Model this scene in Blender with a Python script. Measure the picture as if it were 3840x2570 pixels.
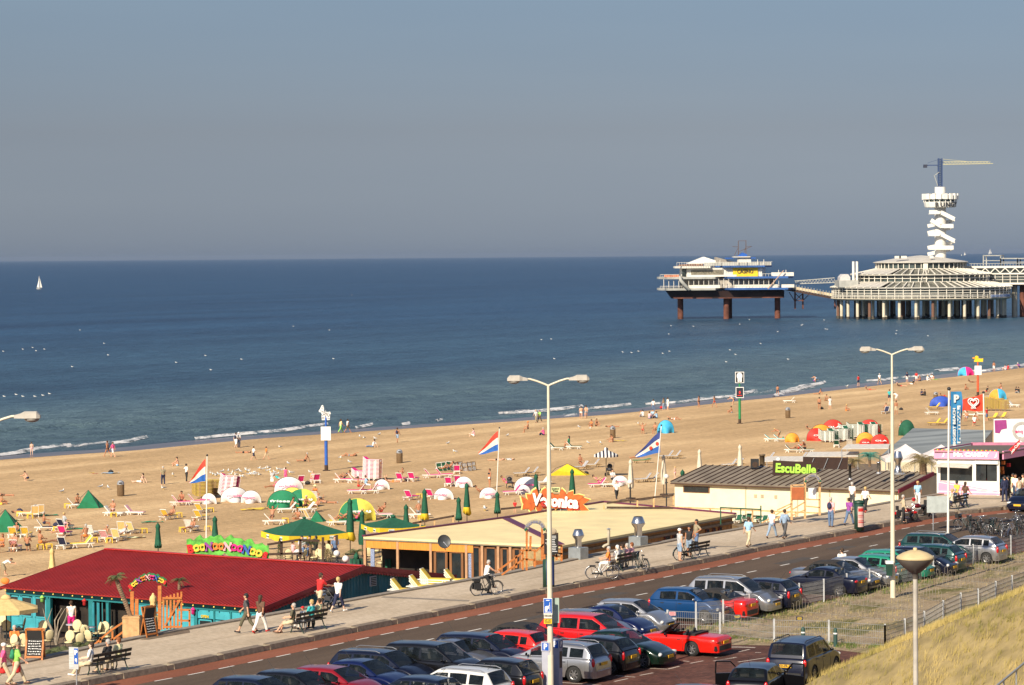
import bpy,math,random
from mathutils import Vector,Matrix,noise
MTr,MRo,cos_,sin_,PI_=Matrix.Translation,Matrix.Rotation,math.cos,math.sin,math.pi
newobj=bpy.data.objects.new
def link_(o):bpy.context.scene.collection.objects.link(o)
random.seed(7)
for o in list(bpy.data.objects):bpy.data.objects.remove(o)
SC=bpy.context.scene
COL=SC.collection
R=math.radians
# ---------------------------------------------------------------- camera, sky, sun
F=10900.0;CAM_H=17.2;YH=960.4;SL=0.0081
PITCH=math.atan((1285-YH)/F);ROLL=-math.atan(SL)
RM=(MRo(R(90)-PITCH,3,'X')@MRo(ROLL,3,'Z'))
cam=bpy.data.cameras.new('camera');camo=newobj('camera',cam);link_(camo)
camo.matrix_world=MTr((0,0,CAM_H))@RM.to_4x4()
cam.sensor_fit='HORIZONTAL';cam.sensor_width=36.0;cam.lens=36.0*F/3840
cam.clip_start=1.0;cam.clip_end=150000.0
SC.camera=camo
SUN_EL,SUN_AZ=R(33),R(29)
sdir=Vector((-sin_(SUN_AZ)*cos_(SUN_EL),-cos_(SUN_AZ)*cos_(SUN_EL),sin_(SUN_EL)))
sl=bpy.data.lights.new('sun','SUN');sl.energy=4.9;sl.angle=R(0.5);sl.color=(1.0,0.88,0.69)
so=newobj('sun',sl);link_(so)
so.rotation_mode='QUATERNION';so.rotation_quaternion=sdir.to_track_quat('Z','Y')
W=bpy.data.worlds.new('World');SC.world=W;W.use_nodes=True
wn=W.node_tree;wn.nodes.clear()
sky=wn.nodes.new('ShaderNodeTexSky');sky.sky_type='NISHITA';sky.sun_disc=False
sky.sun_elevation=SUN_EL;sky.sun_rotation=math.atan2(sdir.x,sdir.y)
sky.altitude=0;sky.air_density=1.0;sky.dust_density=0.6;sky.ozone_density=2.2
bg=wn.nodes.new('ShaderNodeBackground');bg.inputs['Strength'].default_value=0.07
hs=wn.nodes.new('ShaderNodeHueSaturation');hs.inputs['Saturation'].default_value=0.9;hs.inputs['Value'].default_value=0.86
wo=wn.nodes.new('ShaderNodeOutputWorld')
gt=wn.nodes.new('ShaderNodeTexCoord');sx=wn.nodes.new('ShaderNodeSeparateXYZ')
rp=wn.nodes.new('ShaderNodeValToRGB');mr=wn.nodes.new('ShaderNodeMapRange')
mr.inputs['From Min'].default_value=-0.01;mr.inputs['From Max'].default_value=0.30
rp.color_ramp.elements[0].position=0.0;rp.color_ramp.elements[0].color=(.45,.56,.93,1)
rp.color_ramp.elements[1].position=1.0;rp.color_ramp.elements[1].color=(1.3,1.3,1.4,1)
for p_,c_ in((.05,(.495,.595,.92)),(.172,(.485,.50,.665)),(.31,(.56,.585,.70))):
 e=rp.color_ramp.elements.new(p_);e.color=c_+(1,)
mx=wn.nodes.new('ShaderNodeMix');mx.data_type='RGBA';mx.blend_type='MULTIPLY';mx.inputs[0].default_value=1.0
L=wn.links.new
L(gt.outputs['Generated'],sx.inputs[0]);L(sx.outputs['Z'],mr.inputs['Value']);L(mr.outputs['Result'],rp.inputs['Fac'])
L(sky.outputs['Color'],hs.inputs['Color']);L(hs.outputs['Color'],mx.inputs[6]);L(rp.outputs['Color'],mx.inputs[7])
nz=wn.nodes.new('ShaderNodeTexNoise');nz.inputs['Scale'].default_value=1.0;nz.inputs['Detail'].default_value=4;mp_=wn.nodes.new('ShaderNodeMapping');mp_.inputs['Scale'].default_value=(3,3,30)
r2=wn.nodes.new('ShaderNodeValToRGB');r2.color_ramp.elements[0].position=.3;r2.color_ramp.elements[1].position=.7;r2.color_ramp.elements[0].color=(.955,.96,.97,1);r2.color_ramp.elements[1].color=(1.03,1.02,1.01,1)
mx2=wn.nodes.new('ShaderNodeMix');mx2.data_type='RGBA';mx2.blend_type='MULTIPLY';mx2.inputs[0].default_value=1.0
L(gt.outputs['Generated'],mp_.inputs['Vector']);L(mp_.outputs['Vector'],nz.inputs['Vector']);L(nz.outputs['Fac'],r2.inputs['Fac']);L(mx.outputs[2],mx2.inputs[6]);L(r2.outputs['Color'],mx2.inputs[7])
L(mx2.outputs[2],bg.inputs['Color']);L(bg.outputs['Background'],wo.inputs['Surface'])
SC.view_settings.view_transform='Standard';SC.view_settings.look='None'
SC.view_settings.exposure=0.5;SC.view_settings.gamma=1.0
SC.render.engine='CYCLES'
SC.cycles.max_bounces=6;SC.cycles.transparent_max_bounces=10
# ---------------------------------------------------------------- photograph point -> place on the ground
def ray(px,py):
 return RM@Vector(((px-1920)/F,-(py-1285)/F,-1.0))
def P(px,py,z=0.0):
 d=ray(px,py);t=(z-CAM_H)/d.z
 return Vector((d.x*t,d.y*t,z))
def PY(px,py,Y):
 d=ray(px,py);t=Y/d.y
 return Vector((d.x*t,Y,CAM_H+d.z*t))
REG=dict(A=(0,1500,2.4406),B=(900,1500,2.4406),C=(1800,1500,2.4406),D=(2700,1500,2.0553),E=(2900,1250,2.4926),G=(1900,1250,2.343),
   H=(0,1900,2.3406),I=(900,1900,2.3406),J=(1800,1900,2.3406),K=(2700,1900,2.0553),L=(0,2180,4.0214),M=(420,2150,5.8088),
   N=(820,2300,4.8813),O=(1280,2260,4.5058),Q=(1640,2340,4.8813),R=(1980,2200,4.5058),S=(2400,2100,4.1268),T=(2900,1960,4.686),
   U=(3440,1400,3.92),V=(3400,1650,3.92),W=(2400,850,3.2542),X=(3040,550,2.24),Y=(3100,850,3.1662),Z=(2080,2340,3.4456),
   AA=(2690,2360,4.8813),F=(0,0,1.0),BB=(2160,2050,6.508))
def fp(reg,x,y):
 a,b,s=REG[reg];return a+x/s,b+y/s
TH=R(30.8)
TV=Vector((sin_(TH),cos_(TH),0));NV=Vector((-cos_(TH),sin_(TH),0))
def UN(p):return p.x*TV.x+p.y*TV.y,p.x*NV.x+p.y*NV.y
def XY(u,n,z=0.0):
 return Vector((u*TV.x+n*NV.x,u*TV.y+n*NV.y,z))
def interp(tab,u):
 if u<=tab[0][0]:a,b=tab[0],tab[min(3,len(tab)-1)]
 elif u>=tab[-1][0]:a,b=tab[-min(4,len(tab))],tab[-1]
 else:
  for a,b in zip(tab,tab[1:]):
   if a[0]<=u<=b[0]:break
 return a[1]+(b[1]-a[1])*(u-a[0])/(b[0]-a[0])
def line(pts,z=0.0):return sorted(UN(P(x,y,z))for x,y in pts)
WALL=line([(85,2492),(316,2440.6),(525,2398),(709,2364),(897,2334),(1242,2272),(1413,2240),(1626,2205),(1860,2165),(2129,2110),(2206,2090),
    (2420,2054),(2526,2032),(2760,1993),(2972,1953),(3089,1934),(3367,1884),(3508,1862)])
KERB=line([(308,2578),(440,2552),(632,2517),(820,2479),(994,2443),(1161,2409),(1323,2375),(1473,2345),(1626,2315),(1767,2287),(1902,2259),(2033,2231),
    (2159,2207),(2283,2183),(2402,2160),(2514,2138),(2625,2116),(2731,2095),(2831,2072),(2931,2053),(3026,2034),(3121,2016),(3208,2001),
    (3303,1980),(3391,1965),(3488,1947),(3586,1933),(3673,1924),(3838,1906)])
SHORE=line([(0,1723),(480,1690),(960,1645),(1380,1616),(1900,1581),(2300,1553),(2650,1515),(2900,1490),(3270,1447),(3560,1414),(3840,1378)],-4.8)
def beach_z_un(u,n):
 w,s=interp(WALL,u),interp(SHORE,u)
 v=(n-w)/(s-w)
 return-4.0-0.8*max(0.0,min(1.6,v))
def beach_z(p):
 return beach_z_un(*UN(p))
def PB(px,py):
 z=-4.4
 for _ in range(5):
  p=P(px,py,z);z=beach_z(p)
 p=P(px,py,z);return p
def PS(px,py):return P(px,py,-4.83)
# ---------------------------------------------------------------- materials
MATS={}
def mat(name,col,rough=0.6,metal=0.0,var=0.12,scale=3.0,bump=0.0,bscale=None,spec=0.5,coat=0.0,col2=None,emit=None,stretch=None):
 if name in MATS:return MATS[name]
 m=bpy.data.materials.new(name);m.use_nodes=True;nt=m.node_tree;b=nt.nodes['Principled BSDF'];l=nt.links.new
 b.inputs['Roughness'].default_value=rough;b.inputs['Metallic'].default_value=metal
 b.inputs['Specular IOR Level'].default_value=spec
 if coat:b.inputs['Coat Weight'].default_value=coat;b.inputs['Coat Roughness'].default_value=0.05
 c1=tuple(max(0,c*(1-var))for c in col)+(1,)
 c2=(tuple(min(1,c*(1+var))for c in col)+(1,))if col2 is None else tuple(col2)+(1,)
 if col2 is not None:c1=tuple(col)+(1,)
 tc=nt.nodes.new('ShaderNodeTexCoord');src=tc.outputs['Object']
 if stretch:
  mp=nt.nodes.new('ShaderNodeMapping');mp.inputs['Scale'].default_value=stretch;l(src,mp.inputs['Vector']);src=mp.outputs['Vector']
 n=nt.nodes.new('ShaderNodeTexNoise');n.inputs['Scale'].default_value=scale;n.inputs['Detail'].default_value=6
 l(src,n.inputs['Vector'])
 r=nt.nodes.new('ShaderNodeValToRGB');r.color_ramp.elements[0].position=0.35;r.color_ramp.elements[1].position=0.65
 r.color_ramp.elements[0].color=c1;r.color_ramp.elements[1].color=c2
 l(n.outputs['Fac'],r.inputs['Fac']);l(r.outputs['Color'],b.inputs['Base Color'])
 if bump:
  n2=nt.nodes.new('ShaderNodeTexNoise');n2.inputs['Scale'].default_value=bscale or scale*6;n2.inputs['Detail'].default_value=4;l(src,n2.inputs['Vector'])
  bp=nt.nodes.new('ShaderNodeBump');bp.inputs['Strength'].default_value=bump;bp.inputs['Distance'].default_value=0.05
  l(n2.outputs['Fac'],bp.inputs['Height']);l(bp.outputs['Normal'],b.inputs['Normal'])
 if emit:b.inputs['Emission Color'].default_value=tuple(emit[:3])+(1,);b.inputs['Emission Strength'].default_value=emit[3]
 MATS[name]=m;return m
def srgb(r,g,b):
 f=lambda c:(c/255/12.92)if c/255<=0.04045 else((c/255+0.055)/1.055)**2.4
 return(f(r),f(g),f(b))
PAL=dict(white=(.80,.78,.74),cream=(.74,.66,.48),black=(.018,.018,.02),grey=(.25,.25,.26),lgrey=(.45,.46,.47),dgrey=(.07,.07,.075),navy=(.015,.02,.06),
   blue=(.04,.12,.42),lblue=(.30,.50,.70),jeans=(.10,.16,.28),ljeans=(.24,.33,.45),red=(.55,.02,.02),pink=(.80,.10,.28),lpink=(.80,.42,.45),orange=(.80,.22,.04),
   yellow=(.80,.55,.06),lyellow=(.80,.76,.42),green=(.02,.22,.11),lgreen=(.30,.62,.12),turq=(.04,.42,.42),khaki=(.30,.25,.16),beige=(.55,.45,.30),brown=(.12,.06,.035),
   olive=(.10,.09,.055),purple=(.28,.06,.30),skin=(.60,.33,.21),tan=(.42,.19,.10),dark=(.24,.11,.06),pale=(.70,.45,.33),blond=(.50,.34,.14),hair=(.05,.028,.016),
   ghair=(.42,.40,.37),orange_hair=(.22,.07,.02),wood=(.42,.20,.08),maroon=(.20,.02,.05),magenta=(.75,.02,.22),teal=(.02,.20,.24))
def pm(k,rough=0.8,**kw):
 return mat('cloth_'+k,PAL[k],rough,scale=9,var=0.13,**kw)
# ---------------------------------------------------------------- mesh builder
class MB:
 def __init__(s):s.v=[];s.f=[];s.sm=[];s.mi=[];s.cur=0;s.M=Matrix.Identity(4)
 def xf(s,M):s.M=M;return s
 def add(s,vs,fs,smooth=False):
  k=len(s.v);s.v+=[tuple(s.M@Vector(v))for v in vs];s.f+=[tuple(i+k for i in f)for f in fs];s.sm+=[smooth]*len(fs);s.mi+=[s.cur]*len(fs);return s
 def box(s,c,d,rz=0,rx=0,ry=0):
  m=MTr(c)@MRo(rz,4,'Z')@MRo(ry,4,'Y')@MRo(rx,4,'X')
  vs=[m@Vector((x*d[0]/2,y*d[1]/2,z*d[2]/2))for x in(-1,1)for y in(-1,1)for z in(-1,1)]
  return s.add(vs,[(0,1,3,2),(4,6,7,5),(0,4,5,1),(2,3,7,6),(0,2,6,4),(1,5,7,3)])
 def bb(s,x0,x1,y0,y1,z0,z1):return s.box(((x0+x1)/2,(y0+y1)/2,(z0+z1)/2),(x1-x0,y1-y0,z1-z0))
 def beam(s,a,b,w,h=None):
  a,b=Vector(a),Vector(b);d=b-a;L_=d.length
  if L_<1e-6:return s
  q=d.to_track_quat('X','Z').to_matrix().to_4x4();h=h or w
  m=MTr((a+b)/2)@q
  vs=[m@Vector((x*L_/2,y*w/2,z*h/2))for x in(-1,1)for y in(-1,1)for z in(-1,1)]
  return s.add(vs,[(0,1,3,2),(4,6,7,5),(0,4,5,1),(2,3,7,6),(0,2,6,4),(1,5,7,3)])
 def cyl(s,a,b,r0,r1=None,seg=10,smooth=True,caps=True):
  a,b=Vector(a),Vector(b);r1=r0 if r1 is None else r1;d=(b-a).normalized()
  x=d.orthogonal().normalized();y=d.cross(x)
  vs=[]
  for p,r in((a,r0),(b,r1)):
   vs+=[p+(x*cos_(t)+y*sin_(t))*r for t in[2*PI_*i/seg for i in range(seg)]]
  s.add(vs,[(i,(i+1)%seg,seg+(i+1)%seg,seg+i)for i in range(seg)],smooth)
  if caps:s.add(vs,[tuple(range(seg))[::-1],tuple(range(seg,2*seg))])
  return s
 def tube(s,pts,r,seg=8):
  pts=[Vector(p)for p in pts];rs=r if isinstance(r,(list,tuple))else[r]*len(pts)
  vs=[];up=Vector((0.123,0.3,1)).normalized()
  for i,p in enumerate(pts):
   d=(pts[min(i+1,len(pts)-1)]-pts[max(i-1,0)]).normalized()
   x=d.cross(up);x=x.normalized()if x.length>1e-4 else d.orthogonal().normalized();y=d.cross(x)
   vs+=[p+(x*cos_(2*PI_*k/seg)+y*sin_(2*PI_*k/seg))*rs[i]for k in range(seg)]
  fs=[(i*seg+k,i*seg+(k+1)%seg,(i+1)*seg+(k+1)%seg,(i+1)*seg+k)for i in range(len(pts)-1)for k in range(seg)]
  s.add(vs,fs,True);n=len(pts)
  return s.add(vs,[tuple(range(seg))[::-1],tuple(range((n-1)*seg,n*seg))])
 def lathe(s,prof,seg=16,c=(0,0,0),smooth=True,a0=0,a1=2*PI_,sq=None):
  n=len(prof);vs=[];full=abs(a1-a0-2*PI_)<1e-6;m=seg if full else seg+1
  for j in range(m):
   t=a0+(a1-a0)*j/seg
   vs+=[(c[0]+r*cos_(t),c[1]+r*sin_(t),c[2]+z)for r,z in prof]
  fs=[(j*n+i,((j+1)%m)*n+i,((j+1)%m)*n+i+1,j*n+i+1)for j in range(seg)for i in range(n-1)]
  return s.add(vs,fs,smooth)
 def sph(s,c,r,seg=10,rings=7):
  r=(r,r,r)if not isinstance(r,(tuple,list))else r
  vs=[];fs=[]
  for i in range(rings+1):
   t=PI_*i/rings
   for j in range(seg):
    a=2*PI_*j/seg
    vs.append((c[0]+r[0]*sin_(t)*cos_(a),c[1]+r[1]*sin_(t)*sin_(a),c[2]+r[2]*cos_(t)))
  for i in range(rings):
   for j in range(seg):
    fs.append((i*seg+j,(i+1)*seg+j,(i+1)*seg+(j+1)%seg,i*seg+(j+1)%seg))
  return s.add(vs,fs,True)
 def prism(s,poly,h,axis='z',o=(0,0,0)):
  n=len(poly);f={'z':lambda a,b,c:(a,b,c),'y':lambda a,b,c:(a,c,b),'x':lambda a,b,c:(c,a,b)}[axis]
  vs=[Vector(f(a,b,0))+Vector(o)for a,b in poly]+[Vector(f(a,b,h))+Vector(o)for a,b in poly]
  return s.add(vs,[tuple(range(n))[::-1],tuple(range(n,2*n))]+[(i,(i+1)%n,n+(i+1)%n,n+i)for i in range(n)])
 def slab(s,corners,th):
  c=[Vector(p)for p in corners];n=len(c);nm=(c[1]-c[0]).cross(c[2]-c[0]).normalized()
  if nm.z<0:nm=-nm
  vs=c+[p-nm*th for p in c]
  return s.add(vs,[tuple(range(n)),tuple(range(n,2*n))[::-1]]+[(i,n+i,n+(i+1)%n,(i+1)%n)for i in range(n)])
 def text(s,body,size,M,ext=0.01,bold=0.0,spacing=1.0,width=None):
  cu=bpy.data.curves.new('t','FONT');cu.body=body;cu.size=size;cu.extrude=ext;cu.offset=bold;cu.align_x='CENTER';cu.align_y='CENTER'
  cu.resolution_u=3;cu.space_character=spacing
  ob=newobj('t',cu);link_(ob);dg=bpy.context.evaluated_depsgraph_get();ev=ob.evaluated_get(dg);me=ev.to_mesh()
  vs=[v.co.copy()for v in me.vertices];fs=[tuple(p.vertices)for p in me.polygons];ev.to_mesh_clear()
  bpy.data.objects.remove(ob);bpy.data.curves.remove(cu)
  if vs and width:
   w=max(v.x for v in vs)-min(v.x for v in vs);k=width/w
   for v in vs:v.x*=k
  m=M@MRo(R(90),4,'X')
  s.add([m@v for v in vs],fs);return s
 def mesh(s,name='m'):
  me=bpy.data.meshes.new(name);me.from_pydata(s.v,[],s.f)
  me.polygons.foreach_set('use_smooth',s.sm)
  if any(s.mi):me.polygons.foreach_set('material_index',s.mi)
  me.update();return me
# ---------------------------------------------------------------- templates: one thing with parts, placed as often as needed
class T:
 def __init__(s):s.p=[]
 def part(s,name,mb,m,parent=None,label=None):
  me=mb.mesh(name)if isinstance(mb,MB)else mb
  ms=m if isinstance(m,(list,tuple))else[m]
  if not me.materials:
   for x in ms:me.materials.append(x)
  s.p.append((name,me,ms[0],parent,label));return len(s.p)-1
def base_obj(name,data,loc,rz,label,cat,group,kind=None):
 o=newobj(name,data);link_(o);o.location=loc
 if isinstance(rz,(int,float)):o.rotation_euler=(0,0,rz)
 else:o.rotation_euler=rz
 if kind:o['kind']=kind
 else:
  o['label']=label;o['category']=cat
 if group:o['group']=group
 return o
def place(t,name,loc,rz=0.0,label='',cat='',group=None,ov=None,sc=1.0,skip=()):
 single=len(t.p)==1
 root=base_obj(name,t.p[0][1]if single else None,loc,rz,label,cat,group)
 root.scale=(sc,sc,sc)if not isinstance(sc,tuple)else sc
 objs=[]
 for i,(n,me,m,par,lb)in enumerate(t.p):
  if single:o=root
  else:
   if n in skip:objs.append(None);continue
   o=newobj(n,me);link_(o);o.parent=root if par is None else objs[par]
   if lb:o['label']=lb
  objs.append(o)
  if ov and n in ov:
   o.material_slots[0].link='OBJECT';o.material_slots[0].material=ov[n]
 return root
def thing(name,label,cat,loc,rz,parts,group=None):
 t=T()
 for p in parts:t.part(*p)
 return place(t,name,loc,rz,label,cat,group)
def struct(name,mb,m,group=None):
 me=mb.mesh(name)if isinstance(mb,MB)else mb
 me.materials.append(m);o=newobj(name,me);link_(o);o['kind']='structure';return o
# ================================================================ GROUND, SEA, ROAD
def node_mat(name):
 m=bpy.data.materials.new(name);m.use_nodes=True;nt=m.node_tree
 return m,nt,nt.nodes['Principled BSDF'],nt.links.new
def noise_n(nt,l,src,scale,detail=5,stretch=None,rot=None,rough=0.5):
 if stretch or rot:
  mp=nt.nodes.new('ShaderNodeMapping')
  if stretch:mp.inputs['Scale'].default_value=stretch
  if rot:mp.inputs['Rotation'].default_value=(0,0,rot)
  mp.vector_type='TEXTURE'if False else 'POINT'
  l(src,mp.inputs['Vector']);src=mp.outputs['Vector']
 n=nt.nodes.new('ShaderNodeTexNoise');n.inputs['Scale'].default_value=scale;n.inputs['Detail'].default_value=detail;n.inputs['Roughness'].default_value=rough
 l(src,n.inputs['Vector']);return n.outputs['Fac']
def ramp(nt,l,fac,stops):
 r=nt.nodes.new('ShaderNodeValToRGB');el=r.color_ramp.elements
 while len(el)<len(stops):el.new(0.5)
 for e_,(p_,c_)in zip(el,stops):e_.position=p_;e_.color=tuple(c_)+(1,)if len(c_)==3 else c_
 l(fac,r.inputs['Fac']);return r.outputs['Color']
def mixc(nt,l,a,b,f,mode='MIX'):
 x=nt.nodes.new('ShaderNodeMix');x.data_type='RGBA';x.blend_type=mode
 if isinstance(f,float):x.inputs[0].default_value=f
 else:l(f,x.inputs[0])
 for s_,i_ in((a,6),(b,7)):
  if isinstance(s_,tuple):x.inputs[i_].default_value=s_+(1,)
  else:l(s_,x.inputs[i_])
 return x.outputs[2]
def bumpn(nt,l,b,h,strength,dist,prev=None):
 bp=nt.nodes.new('ShaderNodeBump');bp.inputs['Strength'].default_value=strength;bp.inputs['Distance'].default_value=dist
 l(h,bp.inputs['Height'])
 if prev:l(prev,bp.inputs['Normal'])
 l(bp.outputs['Normal'],b.inputs['Normal']);return bp.outputs['Normal']
GEO=lambda nt:nt.nodes.new('ShaderNodeNewGeometry').outputs['Position']
ROTC=-(R(90)-TH)
msand,nt,b,l=node_mat('dry_sand');g=GEO(nt)
big=noise_n(nt,l,g,1.0,4,(0.012,0.10,1),None)
mpn=nt.nodes.new('ShaderNodeVectorRotate');mpn.rotation_type='Z_AXIS';mpn.inputs['Angle'].default_value=-(R(90)-TH);l(g,mpn.inputs['Vector'])
rg=mpn.outputs['Vector']
c1=ramp(nt,l,noise_n(nt,l,rg,1.0,6,(0.018,0.16,1)),[(0.35,(.50,.335,.175)),(0.52,(.60,.405,.215)),(0.68,(.75,.53,.29))])
c2=ramp(nt,l,noise_n(nt,l,g,1.6,8),[(0.3,(.78,.78,.78)),(0.7,(1.08,1.08,1.08))])
c3=ramp(nt,l,noise_n(nt,l,g,14,6),[(0.3,(.86,.86,.86)),(0.7,(1.05,1.05,1.05))])
cc=mixc(nt,l,mixc(nt,l,c1,c2,1.0,'MULTIPLY'),c3,1.0,'MULTIPLY');l(cc,b.inputs['Base Color'])
b.inputs['Roughness'].default_value=0.95;b.inputs['Specular IOR Level'].default_value=0.1
n1=bumpn(nt,l,b,noise_n(nt,l,g,2.6,5),0.5,0.2);bumpn(nt,l,b,noise_n(nt,l,g,9,4),0.35,0.06,n1)
mwet,nt,b,l=node_mat('wet_sand');g=GEO(nt)
mpn=nt.nodes.new('ShaderNodeVectorRotate');mpn.rotation_type='Z_AXIS';mpn.inputs['Angle'].default_value=-(R(90)-TH);l(g,mpn.inputs['Vector'])
l(ramp(nt,l,noise_n(nt,l,mpn.outputs['Vector'],1.0,5,(.03,.35,1)),[(0.35,(.10,.075,.065)),(0.65,(.16,.125,.105))]),b.inputs['Base Color'])
b.inputs['Roughness'].default_value=0.28;b.inputs['Specular IOR Level'].default_value=0.35;bumpn(nt,l,b,noise_n(nt,l,g,1.2,4),0.2,0.05)
msea,nt,b,l=node_mat('sea_water');g=GEO(nt)
mpn=nt.nodes.new('ShaderNodeVectorRotate');mpn.rotation_type='Z_AXIS';mpn.inputs['Angle'].default_value=-(R(90)-TH);l(g,mpn.inputs['Vector']);rg=mpn.outputs['Vector']
sxx=nt.nodes.new('ShaderNodeSeparateXYZ');l(rg,sxx.inputs[0])
mrr=nt.nodes.new('ShaderNodeMapRange');mrr.inputs['From Min'].default_value=250;mrr.inputs['From Max'].default_value=900;l(sxx.outputs['Y'],mrr.inputs['Value'])
dep=ramp(nt,l,mrr.outputs['Result'],[(0.0,(.085,.135,.150)),(0.10,(.034,.082,.130)),(0.5,(.018,.060,.125)),(1.0,(.014,.050,.110))])
v1=ramp(nt,l,noise_n(nt,l,rg,1.0,7,(0.003,0.020,1),None,0.65),[(0.32,(.55,.60,.66)),(0.52,(1,1,1)),(0.70,(1.35,1.28,1.2))])
v2=ramp(nt,l,noise_n(nt,l,g,1.0,8,(0.18,0.18,1),None,0.75),[(0.28,(.45,.50,.55)),(0.5,(1,1,1)),(0.72,(1.7,1.6,1.5))])
l(mixc(nt,l,mixc(nt,l,dep,v1,1.0,'MULTIPLY'),v2,1.0,'MULTIPLY'),b.inputs['Base Color'])
b.inputs['Roughness'].default_value=0.32;b.inputs['IOR'].default_value=1.33;b.inputs['Specular IOR Level'].default_value=0.14
n1=bumpn(nt,l,b,noise_n(nt,l,rg,1.0,6,(0.10,0.22,1),None,0.7),1.0,2.2);bumpn(nt,l,b,noise_n(nt,l,g,1.1,4),0.7,0.5,n1)
def ground_mat(name,lo,hi,scale,bump=0.3,streak=None,rough=0.9,fine=(0.85,1.12),fscale=9):
 m,nt,b,l=node_mat(name);g=GEO(nt)
 mpn=nt.nodes.new('ShaderNodeVectorRotate');mpn.rotation_type='Z_AXIS';mpn.inputs['Angle'].default_value=-(R(90)-TH);l(g,mpn.inputs['Vector']);rg=mpn.outputs['Vector']
 a=ramp(nt,l,noise_n(nt,l,rg,scale,6,streak or(1,1,1)),[(0.35,lo),(0.65,hi)])
 f=ramp(nt,l,noise_n(nt,l,g,fscale,6),[(0.35,(fine[0],)*3),(0.65,(fine[1],)*3)])
 c=mixc(nt,l,a,f,1.0,'MULTIPLY')
 l(c,b.inputs['Base Color']);b.inputs['Roughness'].default_value=rough;b.inputs['Specular IOR Level'].default_value=0.2
 bumpn(nt,l,b,noise_n(nt,l,g,20,4),bump,0.03);return m,nt,b,l,rg,c
masph=ground_mat('asphalt',(.085,.058,.040),(.115,.080,.056),1.0,streak=(.05,.8,1))[0]
mred=ground_mat('red_asphalt',(.210,.075,.042),(.270,.098,.056),0.8,streak=(.2,1,1))[0]
mprom,nt,b,l,rg,c=ground_mat('promenade_paving',(.47,.375,.27),(.58,.475,.355),0.35,streak=(.4,1,1),fine=(0.88,1.08),fscale=5)
st=ramp(nt,l,noise_n(nt,l,rg,1.0,5,(.06,1.6,1)),[(0.28,(.62,.60,.58)),(0.40,(1,1,1))])
bk=nt.nodes.new('ShaderNodeTexBrick');bk.inputs['Scale'].default_value=1.0;bk.inputs['Color1'].default_value=(1,1,1,1);bk.inputs['Color2'].default_value=(.93,.92,.90,1);bk.inputs['Mortar'].default_value=(.80,.78,.75,1)
bk.inputs['Mortar Size'].default_value=0.015;bk.inputs['Brick Width'].default_value=0.6;bk.inputs['Row Height'].default_value=0.3;l(rg,bk.inputs['Vector'])
l(mixc(nt,l,mixc(nt,l,c,st,0.6,'MULTIPLY'),bk.outputs['Color'],1.0,'MULTIPLY'),b.inputs['Base Color'])
mbrick,nt,b,l,rg,c=ground_mat('parking_brick',(.075,.036,.029),(.125,.064,.050),0.5,fine=(0.75,1.2),fscale=3)
bk=nt.nodes.new('ShaderNodeTexBrick');bk.inputs['Scale'].default_value=1.0;bk.inputs['Color1'].default_value=(1.1,1.0,.95,1);bk.inputs['Color2'].default_value=(.8,.78,.8,1);bk.inputs['Mortar'].default_value=(.62,.60,.6,1)
bk.inputs['Mortar Size'].default_value=0.012;bk.inputs['Brick Width'].default_value=0.22;bk.inputs['Row Height'].default_value=0.11;l(rg,bk.inputs['Vector'])
pl=ramp(nt,l,noise_n(nt,l,rg,0.18,6),[(0.40,(1,1,1)),(0.62,(1.5,1.35,1.25))])
l(mixc(nt,l,mixc(nt,l,c,bk.outputs['Color'],1.0,'MULTIPLY'),pl,1.0,'MULTIPLY'),b.inputs['Base Color'])
mlot,nt,b,l,rg,c=ground_mat('sandy_lot',(.27,.20,.125),(.40,.31,.20),0.5,bump=0.8,fine=(0.7,1.15),fscale=6)
gm=ramp(nt,l,noise_n(nt,l,rg,0.5,8,(.25,.9,1),None,.7),[(0.50,(0,0,0)),(0.60,(1,1,1))])
l(mixc(nt,l,c,(.12,.115,.035),gm),b.inputs['Base Color'])
mstone=mat('grey_stone_edge',(.25,.21,.165),0.9,scale=4,var=.15,bump=.3)
mkerb=mat('kerb_concrete',(.20,.155,.115),0.9,scale=5,var=.22,bump=.4)
mkerbend=mat('kerb_end',(.42,.34,.22),0.9,scale=5)
mpaint=mat('road_paint',(.70,.66,.60),0.7,scale=12,var=.12)
mpaint2=mat('worn_paint',(.50,.42,.36),0.8,scale=20,var=.35)
mdune=mat('dune_soil',(.27,.205,.09),0.95,scale=1.2,var=.25,bump=.8)
U0,U1=40.0,900.0
us=[U0+i*3.0 for i in range(int((620-U0)/3))]+[620,660,720,800,900,1400,4000]
def strip(name,m,fa,fb,za,zb,ua=None,ub=None,step=3.0,nd=1):
 ua=U0 if ua is None else ua;ub=620.0 if ub is None else ub
 k=max(2,int((ub-ua)/step)+1);uu=[ua+(ub-ua)*i/(k-1)for i in range(k)]
 mb=MB();vs=[];fs=[]
 for u in uu:
  a,bb_=fa(u),fb(u)
  for j in range(nd+1):
   t=j/nd;vs.append(XY(u,a+(bb_-a)*t,(za if not callable(za)else za(u))*(1-t)+(zb if not callable(zb)else zb(u))*t))
 w=nd+1
 for i in range(k-1):
  for j in range(nd):fs.append((i*w+j,(i+1)*w+j,(i+1)*w+j+1,i*w+j+1))
 mb.add(vs,fs);return struct(name,mb,m)
fK=lambda d:(lambda u:interp(KERB,u)+d)
fW=lambda d:(lambda u:interp(WALL,u)+d)
fS=lambda d:(lambda u:interp(SHORE,u)+d)
mb=MB();vs=[];fs=[];NV_=60
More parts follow.
